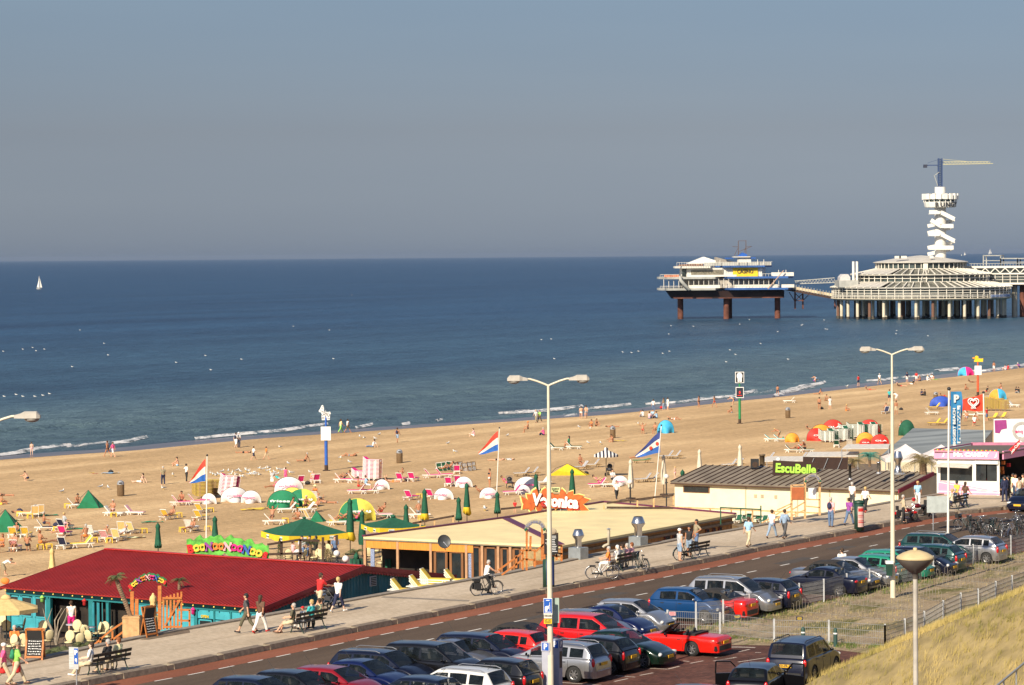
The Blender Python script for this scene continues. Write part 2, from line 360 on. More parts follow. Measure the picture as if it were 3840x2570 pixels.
for u in us:
 w_,s_=interp(WALL,u)-1.0,interp(SHORE,u)
 for j in range(NV_+1):
  n_=w_+(s_-w_)*j/NV_
  z_=beach_z_un(u,n_)+(0.10*noise.noise(Vector((u*.12,n_*.12,0)))+0.05*noise.noise(Vector((u*.5,n_*.5,3))))*(1 if 2<j<NV_-2 else 0)
  vs.append(XY(u,n_,z_))
w=NV_+1
for i in range(len(us)-1):
 for j in range(NV_):fs.append((i*w+j,(i+1)*w+j,(i+1)*w+j+1,i*w+j+1))
mb.add(vs,fs,True);struct('beach_sand',mb,msand)
mb=MB();vs=[];fs=[]
for u in us:
 s_=interp(SHORE,u)+0.5*noise.noise(Vector((u*.08,0,5)))
 vs+=[XY(u,s_-0.6,-4.79),XY(u,s_+3,-4.815),XY(u,s_+30,-5.3)]
for i in range(len(us)-1):
 for j in range(2):fs.append((i*3+j,i*3+3+j,i*3+4+j,i*3+1+j))
mb.add(vs,fs,True);struct('wet_sand',mb,mwet)
ulin=[-30000,-8000,-2000,-500,-100]+[60+i*3.5 for i in range(170)]+[670,720,800,950,1200,1700,2600,5000,12000,40000]
dlin=[4+i*0.9 for i in range(75)]+[74,80,90,105,125,150,200,280,400,600,900,1500,2500,5000,12000,26000,45000]
RID=[(9,.16,1.3,1),(17,.34,1.6,2),(27,.38,1.9,3),(39,.42,2.4,4),(54,.30,3.0,5)]
mb=MB();vs=[];fs=[]
for u in ulin:
 s_=interp(SHORE,max(-200,min(u,1500)))
 for d in dlin:
  z_=-4.85
  if d<74 and 60<=u<=655:
   for c_,a_,w_,sd in RID:
    cc_=c_+3.2*noise.noise(Vector((u*.011,sd*7.1,0)))
    m_=max(0,noise.noise(Vector((u*.022,sd*3.3,2)))+.22)*1.7
    q=(d-cc_)/w_;z_+=a_*m_*math.exp(-q*q)*(1.2 if q>0 else 1)
   z_+=0.03*noise.noise(Vector((u*.5,d*.6,0)))
  vs.append(XY(u,s_+d,z_))
w=len(dlin)
for i in range(len(ulin)-1):
 for j in range(w-1):fs.append((i*w+j,(i+1)*w+j,(i+1)*w+j+1,i*w+j+1))
mb.add(vs,fs,True);struct('sea_water',mb,msea)
mfoam,nt,b,l=node_mat('sea_foam');g=GEO(nt)
mpn=nt.nodes.new('ShaderNodeVectorRotate');mpn.rotation_type='Z_AXIS';mpn.inputs['Angle'].default_value=-(R(90)-TH);l(g,mpn.inputs['Vector'])
b.inputs['Base Color'].default_value=(.72,.70,.68,1);b.inputs['Roughness'].default_value=.8
fa_=ramp(nt,l,noise_n(nt,l,mpn.outputs['Vector'],1.0,6,(.45,1.3,1),None,.75),[(0.40,(0,0,0)),(0.55,(1,1,1))]);l(fa_,b.inputs['Alpha'])
mfoam2,nt,b,l=node_mat('thin_foam');g=GEO(nt)
mpn=nt.nodes.new('ShaderNodeVectorRotate');mpn.rotation_type='Z_AXIS';mpn.inputs['Angle'].default_value=-(R(90)-TH);l(g,mpn.inputs['Vector'])
b.inputs['Base Color'].default_value=(.60,.58,.57,1);b.inputs['Roughness'].default_value=.8
fa_=ramp(nt,l,noise_n(nt,l,mpn.outputs['Vector'],1.0,7,(.30,1.6,1),None,.8),[(0.50,(0,0,0)),(0.60,(1,1,1))]);l(fa_,b.inputs['Alpha'])
def foam(reg,pts,wid,m=None):
 p=[P(*fp(reg,x,y),-4.6)for x,y in pts];q=[]
 for a,c in zip(p,p[1:]):
  k=max(1,int((c-a).length/1.5));q+=[a+(c-a)*i/k for i in range(k)]
 q.append(p[-1]);mb=MB();vs=[];n=len(q)
 for i,a in enumerate(q):
  t=i/(n-1);ww=wid*.8*(0.25+0.75*sin_(PI_*min(1,max(0,t))))*(0.7+0.6*noise.noise(Vector((a.x*.2,a.y*.2,0)))+.2)
  j=0.5*noise.noise(Vector((a.x*.15,a.y*.15,7)))
  e1=a+NV*(ww/2+j);e0=a-NV*(ww/2-j);c_=a+NV*j
  vs+=[Vector((e0.x,e0.y,-4.78)),Vector((c_.x,c_.y,-4.50)),Vector((e1.x,e1.y,-4.62))]
 fs=[(i*3+j,i*3+3+j,i*3+4+j,i*3+1+j)for i in range(n-1)for j in range(2)]
 mb.add(vs,fs,True);struct('sea_foam',mb,m or mfoam)
foam('G',[(-30,697),(150,688),(350,670),(520,650),(650,632)],3.2)
foam('G',[(700,660),(870,642),(1080,618)],1.8)
foam('G',[(1210,618),(1500,602),(1720,572),(2000,545),(2190,494)],2.6)
foam('G',[(2180,520),(2343,500)],1.8,mfoam2)
foam('E',[(0,580),(100,547),(300,484),(490,448)],3.4);foam('E',[(40,560),(200,540),(420,470)],3,mfoam2)
foam('E',[(860,442),(1000,432),(1160,410)],2.4);foam('E',[(1190,408),(1350,396),(1500,372)],1.8)
foam('E',[(1540,346),(1620,334),(1730,322)],6.0);foam('E',[(1750,350),(2000,345),(2200,312),(2343,285)],3.2)
foam('B',[(-20,305),(200,288),(400,270),(600,238),(790,212)],2.2);foam('B',[(1050,248),(1130,232),(1210,214)],1.8)
foam('B',[(1470,218),(1540,204)],1.8);foam('B',[(1800,185),(1870,172)],1.6)
foam('A',[(-40,506),(150,475),(330,437),(480,418),(640,402)],2.4);foam('A',[(1020,390),(1160,368),(1340,330)],2.6)
foam('A',[(1780,348),(2050,318),(2343,296)],1.8);foam('A',[(600,420),(1000,380)],2.5,mfoam2)
foam('C',[(160,118),(380,98),(600,85)],2.4,mfoam2);foam('C',[(700,140),(900,125)],2,mfoam2);foam('C',[(1000,75),(1360,32)],1.8)
strip('promenade',mprom,fK(0.3),fW(-0.45),0.12,0.12)
strip('seawall_coping',mstone,fW(-0.47),fW(0.0),0.20,0.20);strip('seawall_coping',mstone,fW(-0.47),fW(-0.47),0.11,0.20)
strip('seawall',mstone,fW(0),fW(0),0.20,-4.6)
strip('paving_band',mstone,fK(1.25),fK(1.5),.124,.124,150)
strip('road_asphalt',masph,fK(-9.0),fK(0.0),0.004,0.004)
rs=random.Random(12)
for k in range(9):
 u_=118+k*13+rs.uniform(-4,4);n0=-2-rs.random()*4;l_=rs.uniform(1.5,6);w_=rs.uniform(.5,1.1);q=MB();q.add([XY(u_,interp(KERB,u_)+n0,.008),XY(u_+l_,interp(KERB,u_+l_)+n0,.008),XY(u_+l_,interp(KERB,u_+l_)+n0+w_,.008),XY(u_,interp(KERB,u_)+n0+w_,.008)],[(0,1,2,3)]);struct('asphalt_patch',q,mat('asphalt_patch',(.062,.048,.038),.95,scale=4,var=.25))
strip('cycle_lane',mred,fK(-1.45),fK(-0.02),0.008,0.008)
mb=MB();fg=[XY(-200,-200,0),XY(900,-200,0),XY(900,200,0)]
vs=[];
for u in us:vs+=[XY(u,-260,0),XY(u,interp(KERB,u)+0.35,0)]
vs=[XY(-300,-260,0),XY(-300,interp(KERB,U0),0)]+vs
mb.add(vs,[(2*i,2*i+2,2*i+3,2*i+1)for i in range(len(vs)//2-1)]);struct('parking_ground',mb,mbrick)
def quadpx(name,m,pts,z):
 mb=MB();mb.add([P(x,y,z)for x,y in pts],[tuple(range(len(pts)))]);return struct(name,mb,m)
quadpx('paving_band',mstone,[(1428,2241),(1440,2236.5),(1762,2251),(1756,2256)],.126)
quadpx('paving_band',mstone,[(2500,2047),(2506,2043.5),(2764,2049),(2760,2052.5)],.126)
quadpx('paving_band',mstone,[(3540,1868),(3548,1866),(3760,1869),(3840,1850),(3840,1853),(3762,1872.5)],.126)
KX=[308,440,632,820,994,1161,1323,1473,1626,1767,1902,2033,2159,2283,2402,2514,2625,2731,2831,2931,3026,3121,3208,3303,3391,3488,3586,3673,3760,3838]
kpx=[(308,2578),(440,2552),(632,2517),(820,2479),(994,2443),(1161,2409),(1323,2375),(1473,2345),(1626,2315),(1767,2287),(1902,2259),(2033,2231),
  (2159,2207),(2283,2183),(2402,2160),(2514,2138),(2625,2116),(2731,2095),(2831,2072),(2931,2053),(3026,2034),(3121,2016),(3208,2001),
  (3303,1980),(3391,1965),(3488,1947),(3586,1933),(3673,1924),(3760,1915),(3838,1906)]
ku=[UN(P(x,y,0))[0]for x,y in kpx];ku=[2*ku[0]-ku[1]]+ku
for a,c in zip(ku,ku[1:]):
 mb=MB();mb.cur=0;g0,g1=a+0.45,c-0.02
 A0,A1=interp(KERB,g0),interp(KERB,g1)
 c8=[XY(g0,A0+.02),XY(g1,A1+.02),XY(g1,A1+.42),XY(g0,A0+.42)]
 vs=[p+Vector((0,0,.005))for p in c8]+[c8[0]+Vector((0,0,.24))+NV*.04,c8[1]+Vector((0,0,.24))+NV*.04,c8[2]+Vector((0,0,.27)),c8[3]+Vector((0,0,.27))]
 mb.add(vs,[(4,5,6,7),(0,1,5,4),(1,2,6,5),(2,3,7,6),(3,0,4,7)]);struct('kerb_stone',mb,mkerb)
 mb=MB();h0,h1=a+.02,g0-.02;B0=interp(KERB,h0)
 mb.slab([XY(h0,B0+.06,.22),XY(h1,B0+.06,.22),XY(h1,B0+.44,.22),XY(h0,B0+.44,.22)],.21);struct('kerb_stone',mb,mkerbend)
mb=MB()
e0=[UN(P(*fp('N',x,y)))[0]for x,y in((440,905),(960,797),(1467,695),(1965,592))]
per=(e0[3]-e0[0])/3;u_=e0[0]-3*per;k=0
while u_<560:
 for a_,n0,n1 in(((u_),-1.56,-1.46),):
  p0,p1=a_,a_+per*0.52
  mb.add([XY(p0,interp(KERB,p0)+n0,.012),XY(p1,interp(KERB,p1)+n0,.012),XY(p1,interp(KERB,p1)+n1,.012),XY(p0,interp(KERB,p0)+n1,.012)],[(0,1,2,3)])
 u_+=per
struct('road_markings',mb,mpaint)
mb=MB();c0=UN(P(*fp('R',1830,153)));c1_=UN(P(*fp('R',1150,293)));cper=c0[0]-c1_[0];cn=c0[1]-interp(KERB,c0[0]);u_=c1_[0]-5*cper
while u_<500:
 p0,p1=u_,u_+cper*.28
 mb.add([XY(p0,interp(KERB,p0)+cn-.06,.012),XY(p1,interp(KERB,p1)+cn-.06,.012),XY(p1,interp(KERB,p1)+cn+.06,.012),XY(p0,interp(KERB,p0)+cn+.06,.012)],[(0,1,2,3)])
 u_+=cper
struct('road_markings',mb,mpaint)
mb=MB()
for reg,x0,y0,x1,y1 in[('Z',1610,367,2250,402),('Z',2250,402,2070,440),('Z',1660,478,1740,487),('Z',1920,477,1750,510),('Z',1100,568,1460,585),('Z',1460,585,1610,548),('Z',1275,632,1100,665),
       ('Z',790,668,1040,688),('Z',945,707,770,745),('Z',90,757,600,792),('Z',2350,430,2050,480),('AA',200,310,700,335),('AA',590,368,385,415),('AA',0,462,205,472),('AA',205,472,0,518),
       ('AA',690,427,800,427),('AA',300,525,0,572),('AA',880,525,380,600),('T',470,1245,880,1282),('T',480,1355,630,1366),('K',20,1085,270,1088)]:
 a=P(*fp(reg,x0,y0),.006);c=P(*fp(reg,x1,y1),.006);d=(c-a).normalized();s_=Vector((-d.y,d.x,0))*.05
 mb.add([a-s_,c-s_,c+s_,a+s_],[(0,1,2,3)])
struct('bay_markings',mb,mpaint2)
F2=[(2503,2373),(2610,2378),(2700,2383),(2903,2409),(3108,2414),(3319,2430)]
F1=[(2503,2373),(2610,2350),(2712,2340),(2809,2317),(2904,2290),(2997,2275),(3089,2258),(3175,2236),(3260,2217),(3345,2200),(3425,2184),(3499,2165),(3574,2142),(3649,2119),(3721,2100),(3790,2084),(3860,2068),(3930,2052)]
F3=[(3319,2430),(3393,2404),(3466,2374),(3537,2331),(3603,2301),(3668,2285),(3734,2255),(3795,2232),(3870,2204),(3950,2176)]
mb=MB();poly=[P(x,y,.004)for x,y in F1]+[P(4300,1985,.004),P(4600,2000,.004)]+[P(x,y,.004)for x,y in F3[::-1]]+[P(x,y,.004)for x,y in F2[::-1]][1:-1]
poly=[poly[0]]+poly[1:]
mb.add(poly,[tuple(range(len(poly)))]);struct('sandy_lot',mb,mlot)
mb=MB();
ed=[P(x,y,.008)for x,y in F2[1:]];ed2=[p+Vector((0.3,-2.2-1.2*sin_(i*2.1),0))for i,p in enumerate(ed)]
for i in range(len(ed)-1):mb.add([ed[i],ed[i+1],ed2[i+1],ed2[i]],[(0,1,2,3)])
struct('sand_drift',mb,mlot)
FOOT=sorted(UN(P(x,y,0))for x,y in[(2987,2575),(3138,2515),(3284,2462),(3430,2400),(3600,2325),(3697,2278),(3840,2232)])
def foot(u):
 if u<FOOT[0][0]:return FOOT[0][1]-(FOOT[0][0]-u)*1.25
 return interp(FOOT,u)
def dune_h(u,n):
 d=foot(u)-n
 if d<=-0.5:return-0.3
 h=0.46*d
 h=h if h<4 else 4+3.0*(1-math.exp(-(h-4)/3.0))
 return h+0.35*noise.noise(Vector((u*.13,n*.13,1)))*min(1,max(0,d*.4))+.10*noise.noise(Vector((u*.6,n*.6,1)))
mb=MB();vs=[];fs=[];NU,NN=130,60
for i in range(NU+1):
 u=60+i*1.2
 for j in range(NN+1):
  n_=foot(u)+0.6-(j/NN)**1.2*45;vs.append(XY(u,n_,dune_h(u,n_)))
for i in range(NU):
 for j in range(NN):a=i*(NN+1)+j;fs.append((a,a+1,a+NN+2,a+NN+1))
mb.add(vs,fs,True);struct('dune',mb,mdune)
mg,nt,b,l=node_mat('dune_grass');g=GEO(nt)
l(ramp(nt,l,noise_n(nt,l,g,0.30,8,(1,1,1),None,.7),[(0.30,(.14,.15,.04)),(0.44,(.30,.25,.08)),(0.57,(.47,.36,.135)),(0.70,(.60,.47,.21))]),b.inputs['Base Color'])
b.inputs['Roughness'].default_value=.8;b.inputs['Specular IOR Level'].default_value=.2
def blades(name,m,pts,hmin,hmax,wd,kind='stuff',lean=.4,cnt=5):
 vs=[];fs=[]
 for p in pts:
  for _ in range(cnt):
   a=random.uniform(0,6.28);r_=random.uniform(0,.16);h=random.uniform(hmin,hmax)
   q=Vector((p.x+r_*cos_(a),p.y+r_*sin_(a),p.z-.03));wdir=Vector((cos_(a*3),.3*sin_(a*3),0))*wd
   ln=Vector((lean*h*random.uniform(-.3,1.3),lean*h*random.uniform(-.9,.5),0));k=len(vs)
   vs+=[q-wdir,q+wdir,q+ln*.45+Vector((0,0,h*.6))+wdir*.6,q+ln*.45+Vector((0,0,h*.6))-wdir*.6,q+ln+Vector((0,0,h))]
   fs+=[(k,k+1,k+2,k+3),(k+3,k+2,k+4)]
 mb=MB();mb.add(vs,fs);me=mb.mesh(name);me.materials.append(m);o=newobj(name,me);link_(o)
 o['kind']=kind;return o
pts=[]
while len(pts)<34000:
 u=random.uniform(92,152);n_=foot(u)+.3-random.random()**.8*26
 if noise.noise(Vector((u*.5,n_*.5,9)))>random.uniform(-1.2,.15):pts.append(XY(u,n_,dune_h(u,n_)))
gr=blades('dune_grass',mg,pts,.12,.38,.010,cnt=5);gr['label']='dry golden grass covering the dune at lower right';gr['category']='grass'
mwd=mat('green_weeds',(.10,.14,.035),.8,scale=2,var=.4,spec=.2);mdw=mat('dry_weeds',(.36,.29,.14),.85,scale=3,var=.35,spec=.2)
pts=[];pts2=[]
for i in range(len(F1)-1):
 a,c=P(*F1[i]),P(*F1[i+1])
 for _ in range(60):
  t=random.random();q=a+(c-a)*t;off=abs(random.gauss(0,.7));q=q+Vector((off*.6,-off,0));(pts if random.random()<.45 else pts2).append(q)
for i in range(len(F2)-1):
 a,c=P(*F2[i]),P(*F2[i+1])
 for _ in range(70):
  t=random.random();q=a+(c-a)*t+Vector((0,random.gauss(-.2,.35),0));(pts if random.random()<.4 else pts2).append(q)
for _ in range(500):pts2.append(P(random.uniform(2900,3400),random.uniform(2290,2410)))
for _ in range(300):pts2.append(P(random.uniform(3300,3840),random.uniform(2130,2300)))
for c_,r_,k_ in[(P(3160,2425),.5,60),(P(3275,2428),.3,20),(P(3400,2188),.8,40)]:
 pts+=[c_+Vector((random.gauss(0,r_),random.gauss(0,r_),0))for _ in range(k_)]
g1=blades('green_weeds',mwd,pts,.06,.26,.014,cnt=5);g1['label']='green weeds growing along the parking fence'
g2=blades('dry_weeds',mdw,pts2,.04,.20,.010,cnt=5);g2['label']='dry weeds scattered over the sandy lot'
# ================================================================ PEOPLE
def V3(a):return Vector(a)
def fk(P_):
 """joints from a few angles, forward is +Y. angles in degrees; (left, right) pairs."""
 g=lambda k,d=0:P_.get(k,d)
 J={};hz=g('hz',.92);ln=R(g('lean'));cur=R(g('curl',0))
 J['pel']=V3((0,0,hz));up=V3((0,sin_(ln),cos_(ln)));up2=V3((0,sin_(ln+cur),cos_(ln+cur)))
 J['waist']=J['pel']+up*.17;J['chest']=J['waist']+up2*.22;J['neck']=J['chest']+up2*.18
 hd=ln+cur+R(g('head',0));uh=V3((0,sin_(hd),cos_(hd)));J['headb']=J['neck']+uh*.07;J['head']=J['neck']+uh*.17;J['crown']=J['neck']+uh*.25
 J['fwd']=V3((0,cos_(hd),-sin_(hd)));J['uh']=uh
 for i,s in enumerate((-1,1)):
  th,kn,ab=R(P_['th'][i]),R(P_['kn'][i]),R(P_.get('ab',(3,3))[i])
  h=J['pel']+V3((s*.095,0,0));J['hip%d'%i]=h
  d=V3((s*sin_(ab),sin_(th)*cos_(ab),-cos_(th)*cos_(ab)));k=h+d*.43;J['kn%d'%i]=k
  sh=th-kn;kab=R(P_.get('kab',(0,0))[i]);d=V3((s*sin_(kab),sin_(sh)*cos_(kab),-cos_(sh)*cos_(kab)));a=k+d*.42;J['an%d'%i]=a
  ft=R(P_.get('ft',(0,0))[i]);J['toe%d'%i]=a+V3((s*.03,.17*cos_(ft),.17*sin_(ft)-.055));J['heel%d'%i]=a+V3((0,-.045,-.055))
  sp=J['chest']+up2*.12+V3((s*.185,0,0));J['sh%d'%i]=sp
  sa,el,sb=R(P_['sh'][i]),R(P_['el'][i]),R(P_.get('sb',(8,8))[i])
  d=V3((s*sin_(sb),sin_(sa)*cos_(sb),-cos_(sa)*cos_(sb)));e=sp+d*.28;J['elb%d'%i]=e
  fa=sa+el;fb=R(P_.get('fb',(0,0))[i]);d2=V3((s*sin_(fb),sin_(fa)*cos_(fb),-cos_(fa)*cos_(fb)));w=e+d2*.24;J['wr%d'%i]=w
  J['hd%d'%i]=d2
 return J
POSE=dict(
 st=dict(th=(4,-3),kn=(2,4),sh=(5,-5),el=(12,15)),
 hp=dict(th=(6,-4),kn=(4,4),sh=(-35,5),el=(95,15),sb=(40,8)),
 wk=dict(th=(28,-18),kn=(8,22),sh=(-25,22),el=(18,28),ft=(8,-30),hz=.90,lean=3),
 wl=dict(th=(-18,28),kn=(22,8),sh=(22,-25),el=(28,18),ft=(-30,8),hz=.90,lean=3),
 up=dict(th=(4,-3),kn=(2,4),sh=(100,95),el=(60,65),head=-5),
 pu=dict(th=(22,-20),kn=(8,22),sh=(45,45),el=(35,35),ft=(6,-28),hz=.90,lean=8),
 bd=dict(th=(25,20),kn=(20,15),sh=(60,50),el=(20,30),hz=.86,lean=62,head=10),
 cr=dict(th=(105,95),kn=(125,120),sh=(60,45),el=(20,30),hz=.33,lean=38,head=-10,ft=(-5,-5)),
 sg=dict(th=(120,108),kn=(95,80),sh=(45,40),el=(25,35),hz=.12,lean=-8,curl=18,ft=(5,5)),
 sl=dict(th=(95,90),kn=(12,5),sh=(-30,-38),el=(10,12),hz=.12,lean=-22,head=20,ft=(55,60)),
 cl=dict(th=(95,95),kn=(130,130),sh=(35,45),el=(45,35),hz=.12,lean=0,curl=20,ab=(42,42),kab=(-38,-38),ft=(10,10)),
 rc=dict(th=(97,88),kn=(18,8),sh=(35,25),el=(35,40),hz=.13,lean=-48,head=28,ft=(50,55)),
 rk=dict(th=(128,92),kn=(85,10),sh=(60,60),el=(60,65),hz=.13,lean=-50,head=30,ft=(20,55)),
 ly=dict(th=(92,90),kn=(5,2),sh=(-10,20),el=(5,10),hz=.12,lean=-88,head=8,ft=(60,65),sb=(25,25),flat=1),
 lk=dict(th=(130,92),kn=(85,4),sh=(-150,-150),el=(40,45),hz=.12,lean=-88,head=8,ft=(20,60),sb=(30,30)),
 lp=dict(th=(-92,-92),kn=(-2,4),sh=(120,130),el=(50,60),hz=.12,lean=80,head=-50,ft=(-80,-80),sb=(30,30)),
 sb=dict(th=(86,82),kn=(78,86),sh=(20,30),el=(60,50),hz=.53,lean=-8,curl=8,ft=(0,0)),
 sf=dict(th=(78,84),kn=(40,70),sh=(15,20),el=(70,60),hz=.53,lean=-14,curl=10,ft=(10,0)),
 cy=dict(th=(70,25),kn=(60,40),sh=(52,52),el=(18,18),hz=1.00,lean=10,curl=5,ft=(-10,-15)),
 ar=dict(th=(86,82),kn=(80,86),sh=(160,165),el=(75,75),hz=.48,lean=-20,head=10,sb=(50,50)),
)
def caps(mb,a,r0,b,r1,seg=10):
 a,b=V3(a),V3(b);d=b-a
 mb.cyl(a,b,r0,r1,seg,caps=True);mb.sph(a,r0,seg,6);mb.sph(b,r1,seg,6)
def remesh(mb,vox,smooth=2,name='m'):
 me=mb.mesh('tmp');ob=newobj('tmp',me);link_(ob)
 m=ob.modifiers.new('r','REMESH');m.mode='VOXEL';m.voxel_size=vox
 if smooth:
  s=ob.modifiers.new('s','SMOOTH');s.iterations=smooth;s.factor=.5
 dg=bpy.context.evaluated_depsgraph_get();out=bpy.data.meshes.new_from_object(ob.evaluated_get(dg));out.name=name
 bpy.data.objects.remove(ob);bpy.data.meshes.remove(me)
 out.polygons.foreach_set('use_smooth',[True]*len(out.polygons));out.materials.clear();return out
PC={}
def hand(mb,w,d,s):
 d=d.normalized();side=V3((0,0,1)).cross(d);side=side.normalized()if side.length>.1 else V3((0,1,0));nrm=d.cross(side).normalized()
 lat=nrm if abs(nrm.y)>abs(side.y)else side;pn=d.cross(lat).normalized()
 palm=w+d*.085
 for k in(-1,0,1):caps(mb,w+lat*.008*k,.019,palm+lat*.024*k,.016,8)
 for k,l_ in zip((-1.5,-.5,.5,1.5),(.068,.078,.074,.056)):
  a=palm+lat*.019*k;m_=a+d*l_*.55+pn*.008;caps(mb,a,.0105,m_,.0095,6);caps(mb,m_,.0095,m_+d*l_*.35+pn*.024,.0085,6)
 t0=w+d*.03-lat*.028;t1=t0+d*.035-lat*.028;caps(mb,t0,.013,t1,.011,6);caps(mb,t1,.011,t1+d*.028+pn*.012,.010,6)
def body_mesh(pose):
 k=('body',pose)
 if k in PC:return PC[k]
 J=fk(POSE[pose]);mb=MB()
 caps(mb,J['pel']+V3((-.06,0,-.01)),.115,J['pel']+V3((.06,0,-.01)),.115);caps(mb,J['pel'],.13,J['waist'],.118)
 caps(mb,J['waist']+V3((-.035,0,0)),.105,J['chest']+V3((-.06,0,0)),.115);caps(mb,J['waist']+V3((.035,0,0)),.105,J['chest']+V3((.06,0,0)),.115)
 caps(mb,J['sh0'],.062,J['sh1'],.062);caps(mb,J['chest'],.12,J['neck'],.062);caps(mb,J['neck'],.058,J['headb'],.055)
 h,f_,u_=J['head'],J['fwd'],J['uh']
 mb.sph(h+u_*.035-f_*.01,.098,12,9);mb.sph(h-u_*.015+f_*.02,.080,12,9);mb.sph(h-u_*.055+f_*.045,.048,10,7)
 caps(mb,h+f_*.090+u_*.01,.010,h+f_*.108-u_*.018,.015,6)
 for s in(-1,1):mb.sph(h+V3((s*.092,0,0))-f_*.01,(.014,.024,.032),8,6)
 for i in(0,1):
  caps(mb,J['hip%d'%i],.098,J['kn%d'%i],.060);caps(mb,J['kn%d'%i],.058,J['an%d'%i],.038)
  mid=J['kn%d'%i].lerp(J['an%d'%i],.33);mb.sph(mid,.062,10,7)
  caps(mb,J['heel%d'%i],.036,J['toe%d'%i],.030);caps(mb,J['an%d'%i],.04,J['toe%d'%i],.028)
  caps(mb,J['sh%d'%i],.060,J['elb%d'%i],.044);caps(mb,J['elb%d'%i],.042,J['wr%d'%i],.028);hand(mb,J['wr%d'%i],J['hd%d'%i],i)
 me=remesh(mb,.0115,2,'person');PC[k]=(me,J);return PC[k]
def cloth_mesh(pose,kind):
 k=(kind,pose)
 if k in PC:return PC[k]
 _,J=body_mesh(pose);mb=MB();g=.020;v=.02;sm=2
 if kind in('shirt','tank','jacket','long'):
  caps(mb,J['pel']+V3((0,0,.0)).lerp(J['waist']-J['pel'],.1),.135,J['waist'],.13);caps(mb,J['pel']+V3((-.05,0,.01)),.118,J['pel']+V3((.05,0,.01)),.118)
  for s in(-1,1):caps(mb,J['waist']+V3((s*.04,0,0)),.118,J['chest']+V3((s*.065,0,0)),.130)
  caps(mb,J['chest']+V3((0,0,0)),.135,J['chest'].lerp(J['neck'],.62),.10);caps(mb,J['sh0'],.066,J['sh1'],.066)
  for i in(0,1):
   e={'shirt':.75,'tank':.02,'jacket':1,'long':1}[kind]
   caps(mb,J['sh%d'%i],.075,J['sh%d'%i].lerp(J['elb%d'%i],e),.064 if e>.1 else.07)
   if e==1:caps(mb,J['elb%d'%i],.058,J['elb%d'%i].lerp(J['wr%d'%i],.92),.042)
 elif kind in('trousers','shorts','capri','trunks','briefs'):
  caps(mb,J['pel']+V3((-.06,0,-.01)),.128,J['pel']+V3((.06,0,-.01)),.128);caps(mb,J['pel'],.138,J['pel'].lerp(J['waist'],.35),.13)
  for i in(0,1):
   e={'trousers':1,'shorts':.85,'capri':1,'trunks':.35,'briefs':.03}[kind]
   caps(mb,J['hip%d'%i],.112,J['hip%d'%i].lerp(J['kn%d'%i],e),.080 if e>.3 else.108)
   if kind=='trousers':caps(mb,J['kn%d'%i],.076,J['kn%d'%i].lerp(J['an%d'%i],.93),.066)
   if kind=='capri':caps(mb,J['kn%d'%i],.076,J['kn%d'%i].lerp(J['an%d'%i],.4),.072)
 elif kind=='skirt':
  caps(mb,J['pel'],.138,J['pel'].lerp(J['waist'],.5),.128)
  for i in(0,1):caps(mb,J['hip%d'%i],.125,J['hip%d'%i].lerp(J['kn%d'%i],1.05),.12)
  caps(mb,J['pel']+V3((0,0,-.05)),.13,(J['kn0']+J['kn1'])/2,.13)
 elif kind=='bra':
  for s in(-1,1):mb.sph(J['chest']+V3((s*.065,0,0))+V3((0,.03,.02)),.115,10,7)
 elif kind=='shoes':
  v=.013
  for i in(0,1):caps(mb,J['heel%d'%i],.045,J['toe%d'%i],.040)
 elif kind in('hair','long_hair','cap','sun_hat'):
  v=.014;h,f_,u_=J['head'],J['fwd'],J['uh']
  if kind in('hair','long_hair'):
   mb.sph(h+u_*.048-f_*.022,(.108,.108,.100),12,9);mb.sph(h-u_*.01-f_*.045,.086,10,7)
   if kind=='long_hair':caps(mb,h-f_*.055,.085,J['neck']-f_*.085-u_*.05,.055)
  elif kind=='cap':
   mb.sph(h+u_*.055-f_*.012,(.112,.114,.090),12,9);caps(mb,h+u_*.05+f_*.08,.03,h+u_*.045+f_*.15,.022);caps(mb,h+u_*.05+f_*.08+V3((.03,0,0)),.02,h+u_*.05+f_*.08-V3((.03,0,0)),.02)
  else:
   mb.sph(h+u_*.06-f_*.01,(.115,.115,.085),12,9)
   for t in range(12):a=t*PI_/6;q=V3((cos_(a),0,0))+f_*sin_(a);caps(mb,h+u_*.05+q*.07,.02,h+u_*.035+q*.19,.014,6)
 elif kind=='eyes':
  h,f_,u_=J['head'],J['fwd'],J['uh']
  for s in(-1,1):mb.sph(h+V3((s*.034,0,0))+f_*.084+u_*.015,.0125,8,6)
  me=mb.mesh('eyes');me.materials.clear();PC[k]=me;return me
 elif kind=='backpack':
  f_=V3((0,1,0));c=J['chest']-f_*.19;mb.sph(c+V3((0,0,-.02)),(.15,.10,.21),12,9);mb.sph(c+V3((0,-.07,-.10)),(.11,.06,.10),10,7)
  for s in(-1,1):mb.tube([c+V3((s*.07,.08,.19)),J['sh%d'%(0 if s<0 else 1)]+V3((-s*.07,.02,.075)),J['chest']+V3((s*.09,.15,.02)),c+V3((s*.09,.09,-.16))],.022,6)
 elif kind=='shoulder_bag':
  c=J['pel']+V3((.20,-.05,.02));mb.sph(c,(.06,.14,.11),10,8);mb.tube([c+V3((0,0,.1)),J['chest']+V3((.02,-.155,.02)),J['sh0']+V3((.05,0,.08))],.014,6)
 elif kind=='tied_jacket':
  for t in range(14):
   a=t*PI_*2/14;caps(mb,J['pel']+V3((cos_(a)*.10,sin_(a)*.08,.06)),.05,J['pel']+V3((cos_(a)*.15,sin_(a)*.13-.02,-.32)),.04,8)
  caps(mb,J['pel'],.15,J['pel']+V3((0,0,-.25)),.16)
 me=remesh(mb,v,sm,kind);PC[k]=me;return me
SK=dict(s='skin',t='tan',d='dark',p='pale');HC=dict(b='hair',l='blond',g='ghair',r='orange_hair',k='black',w='white')
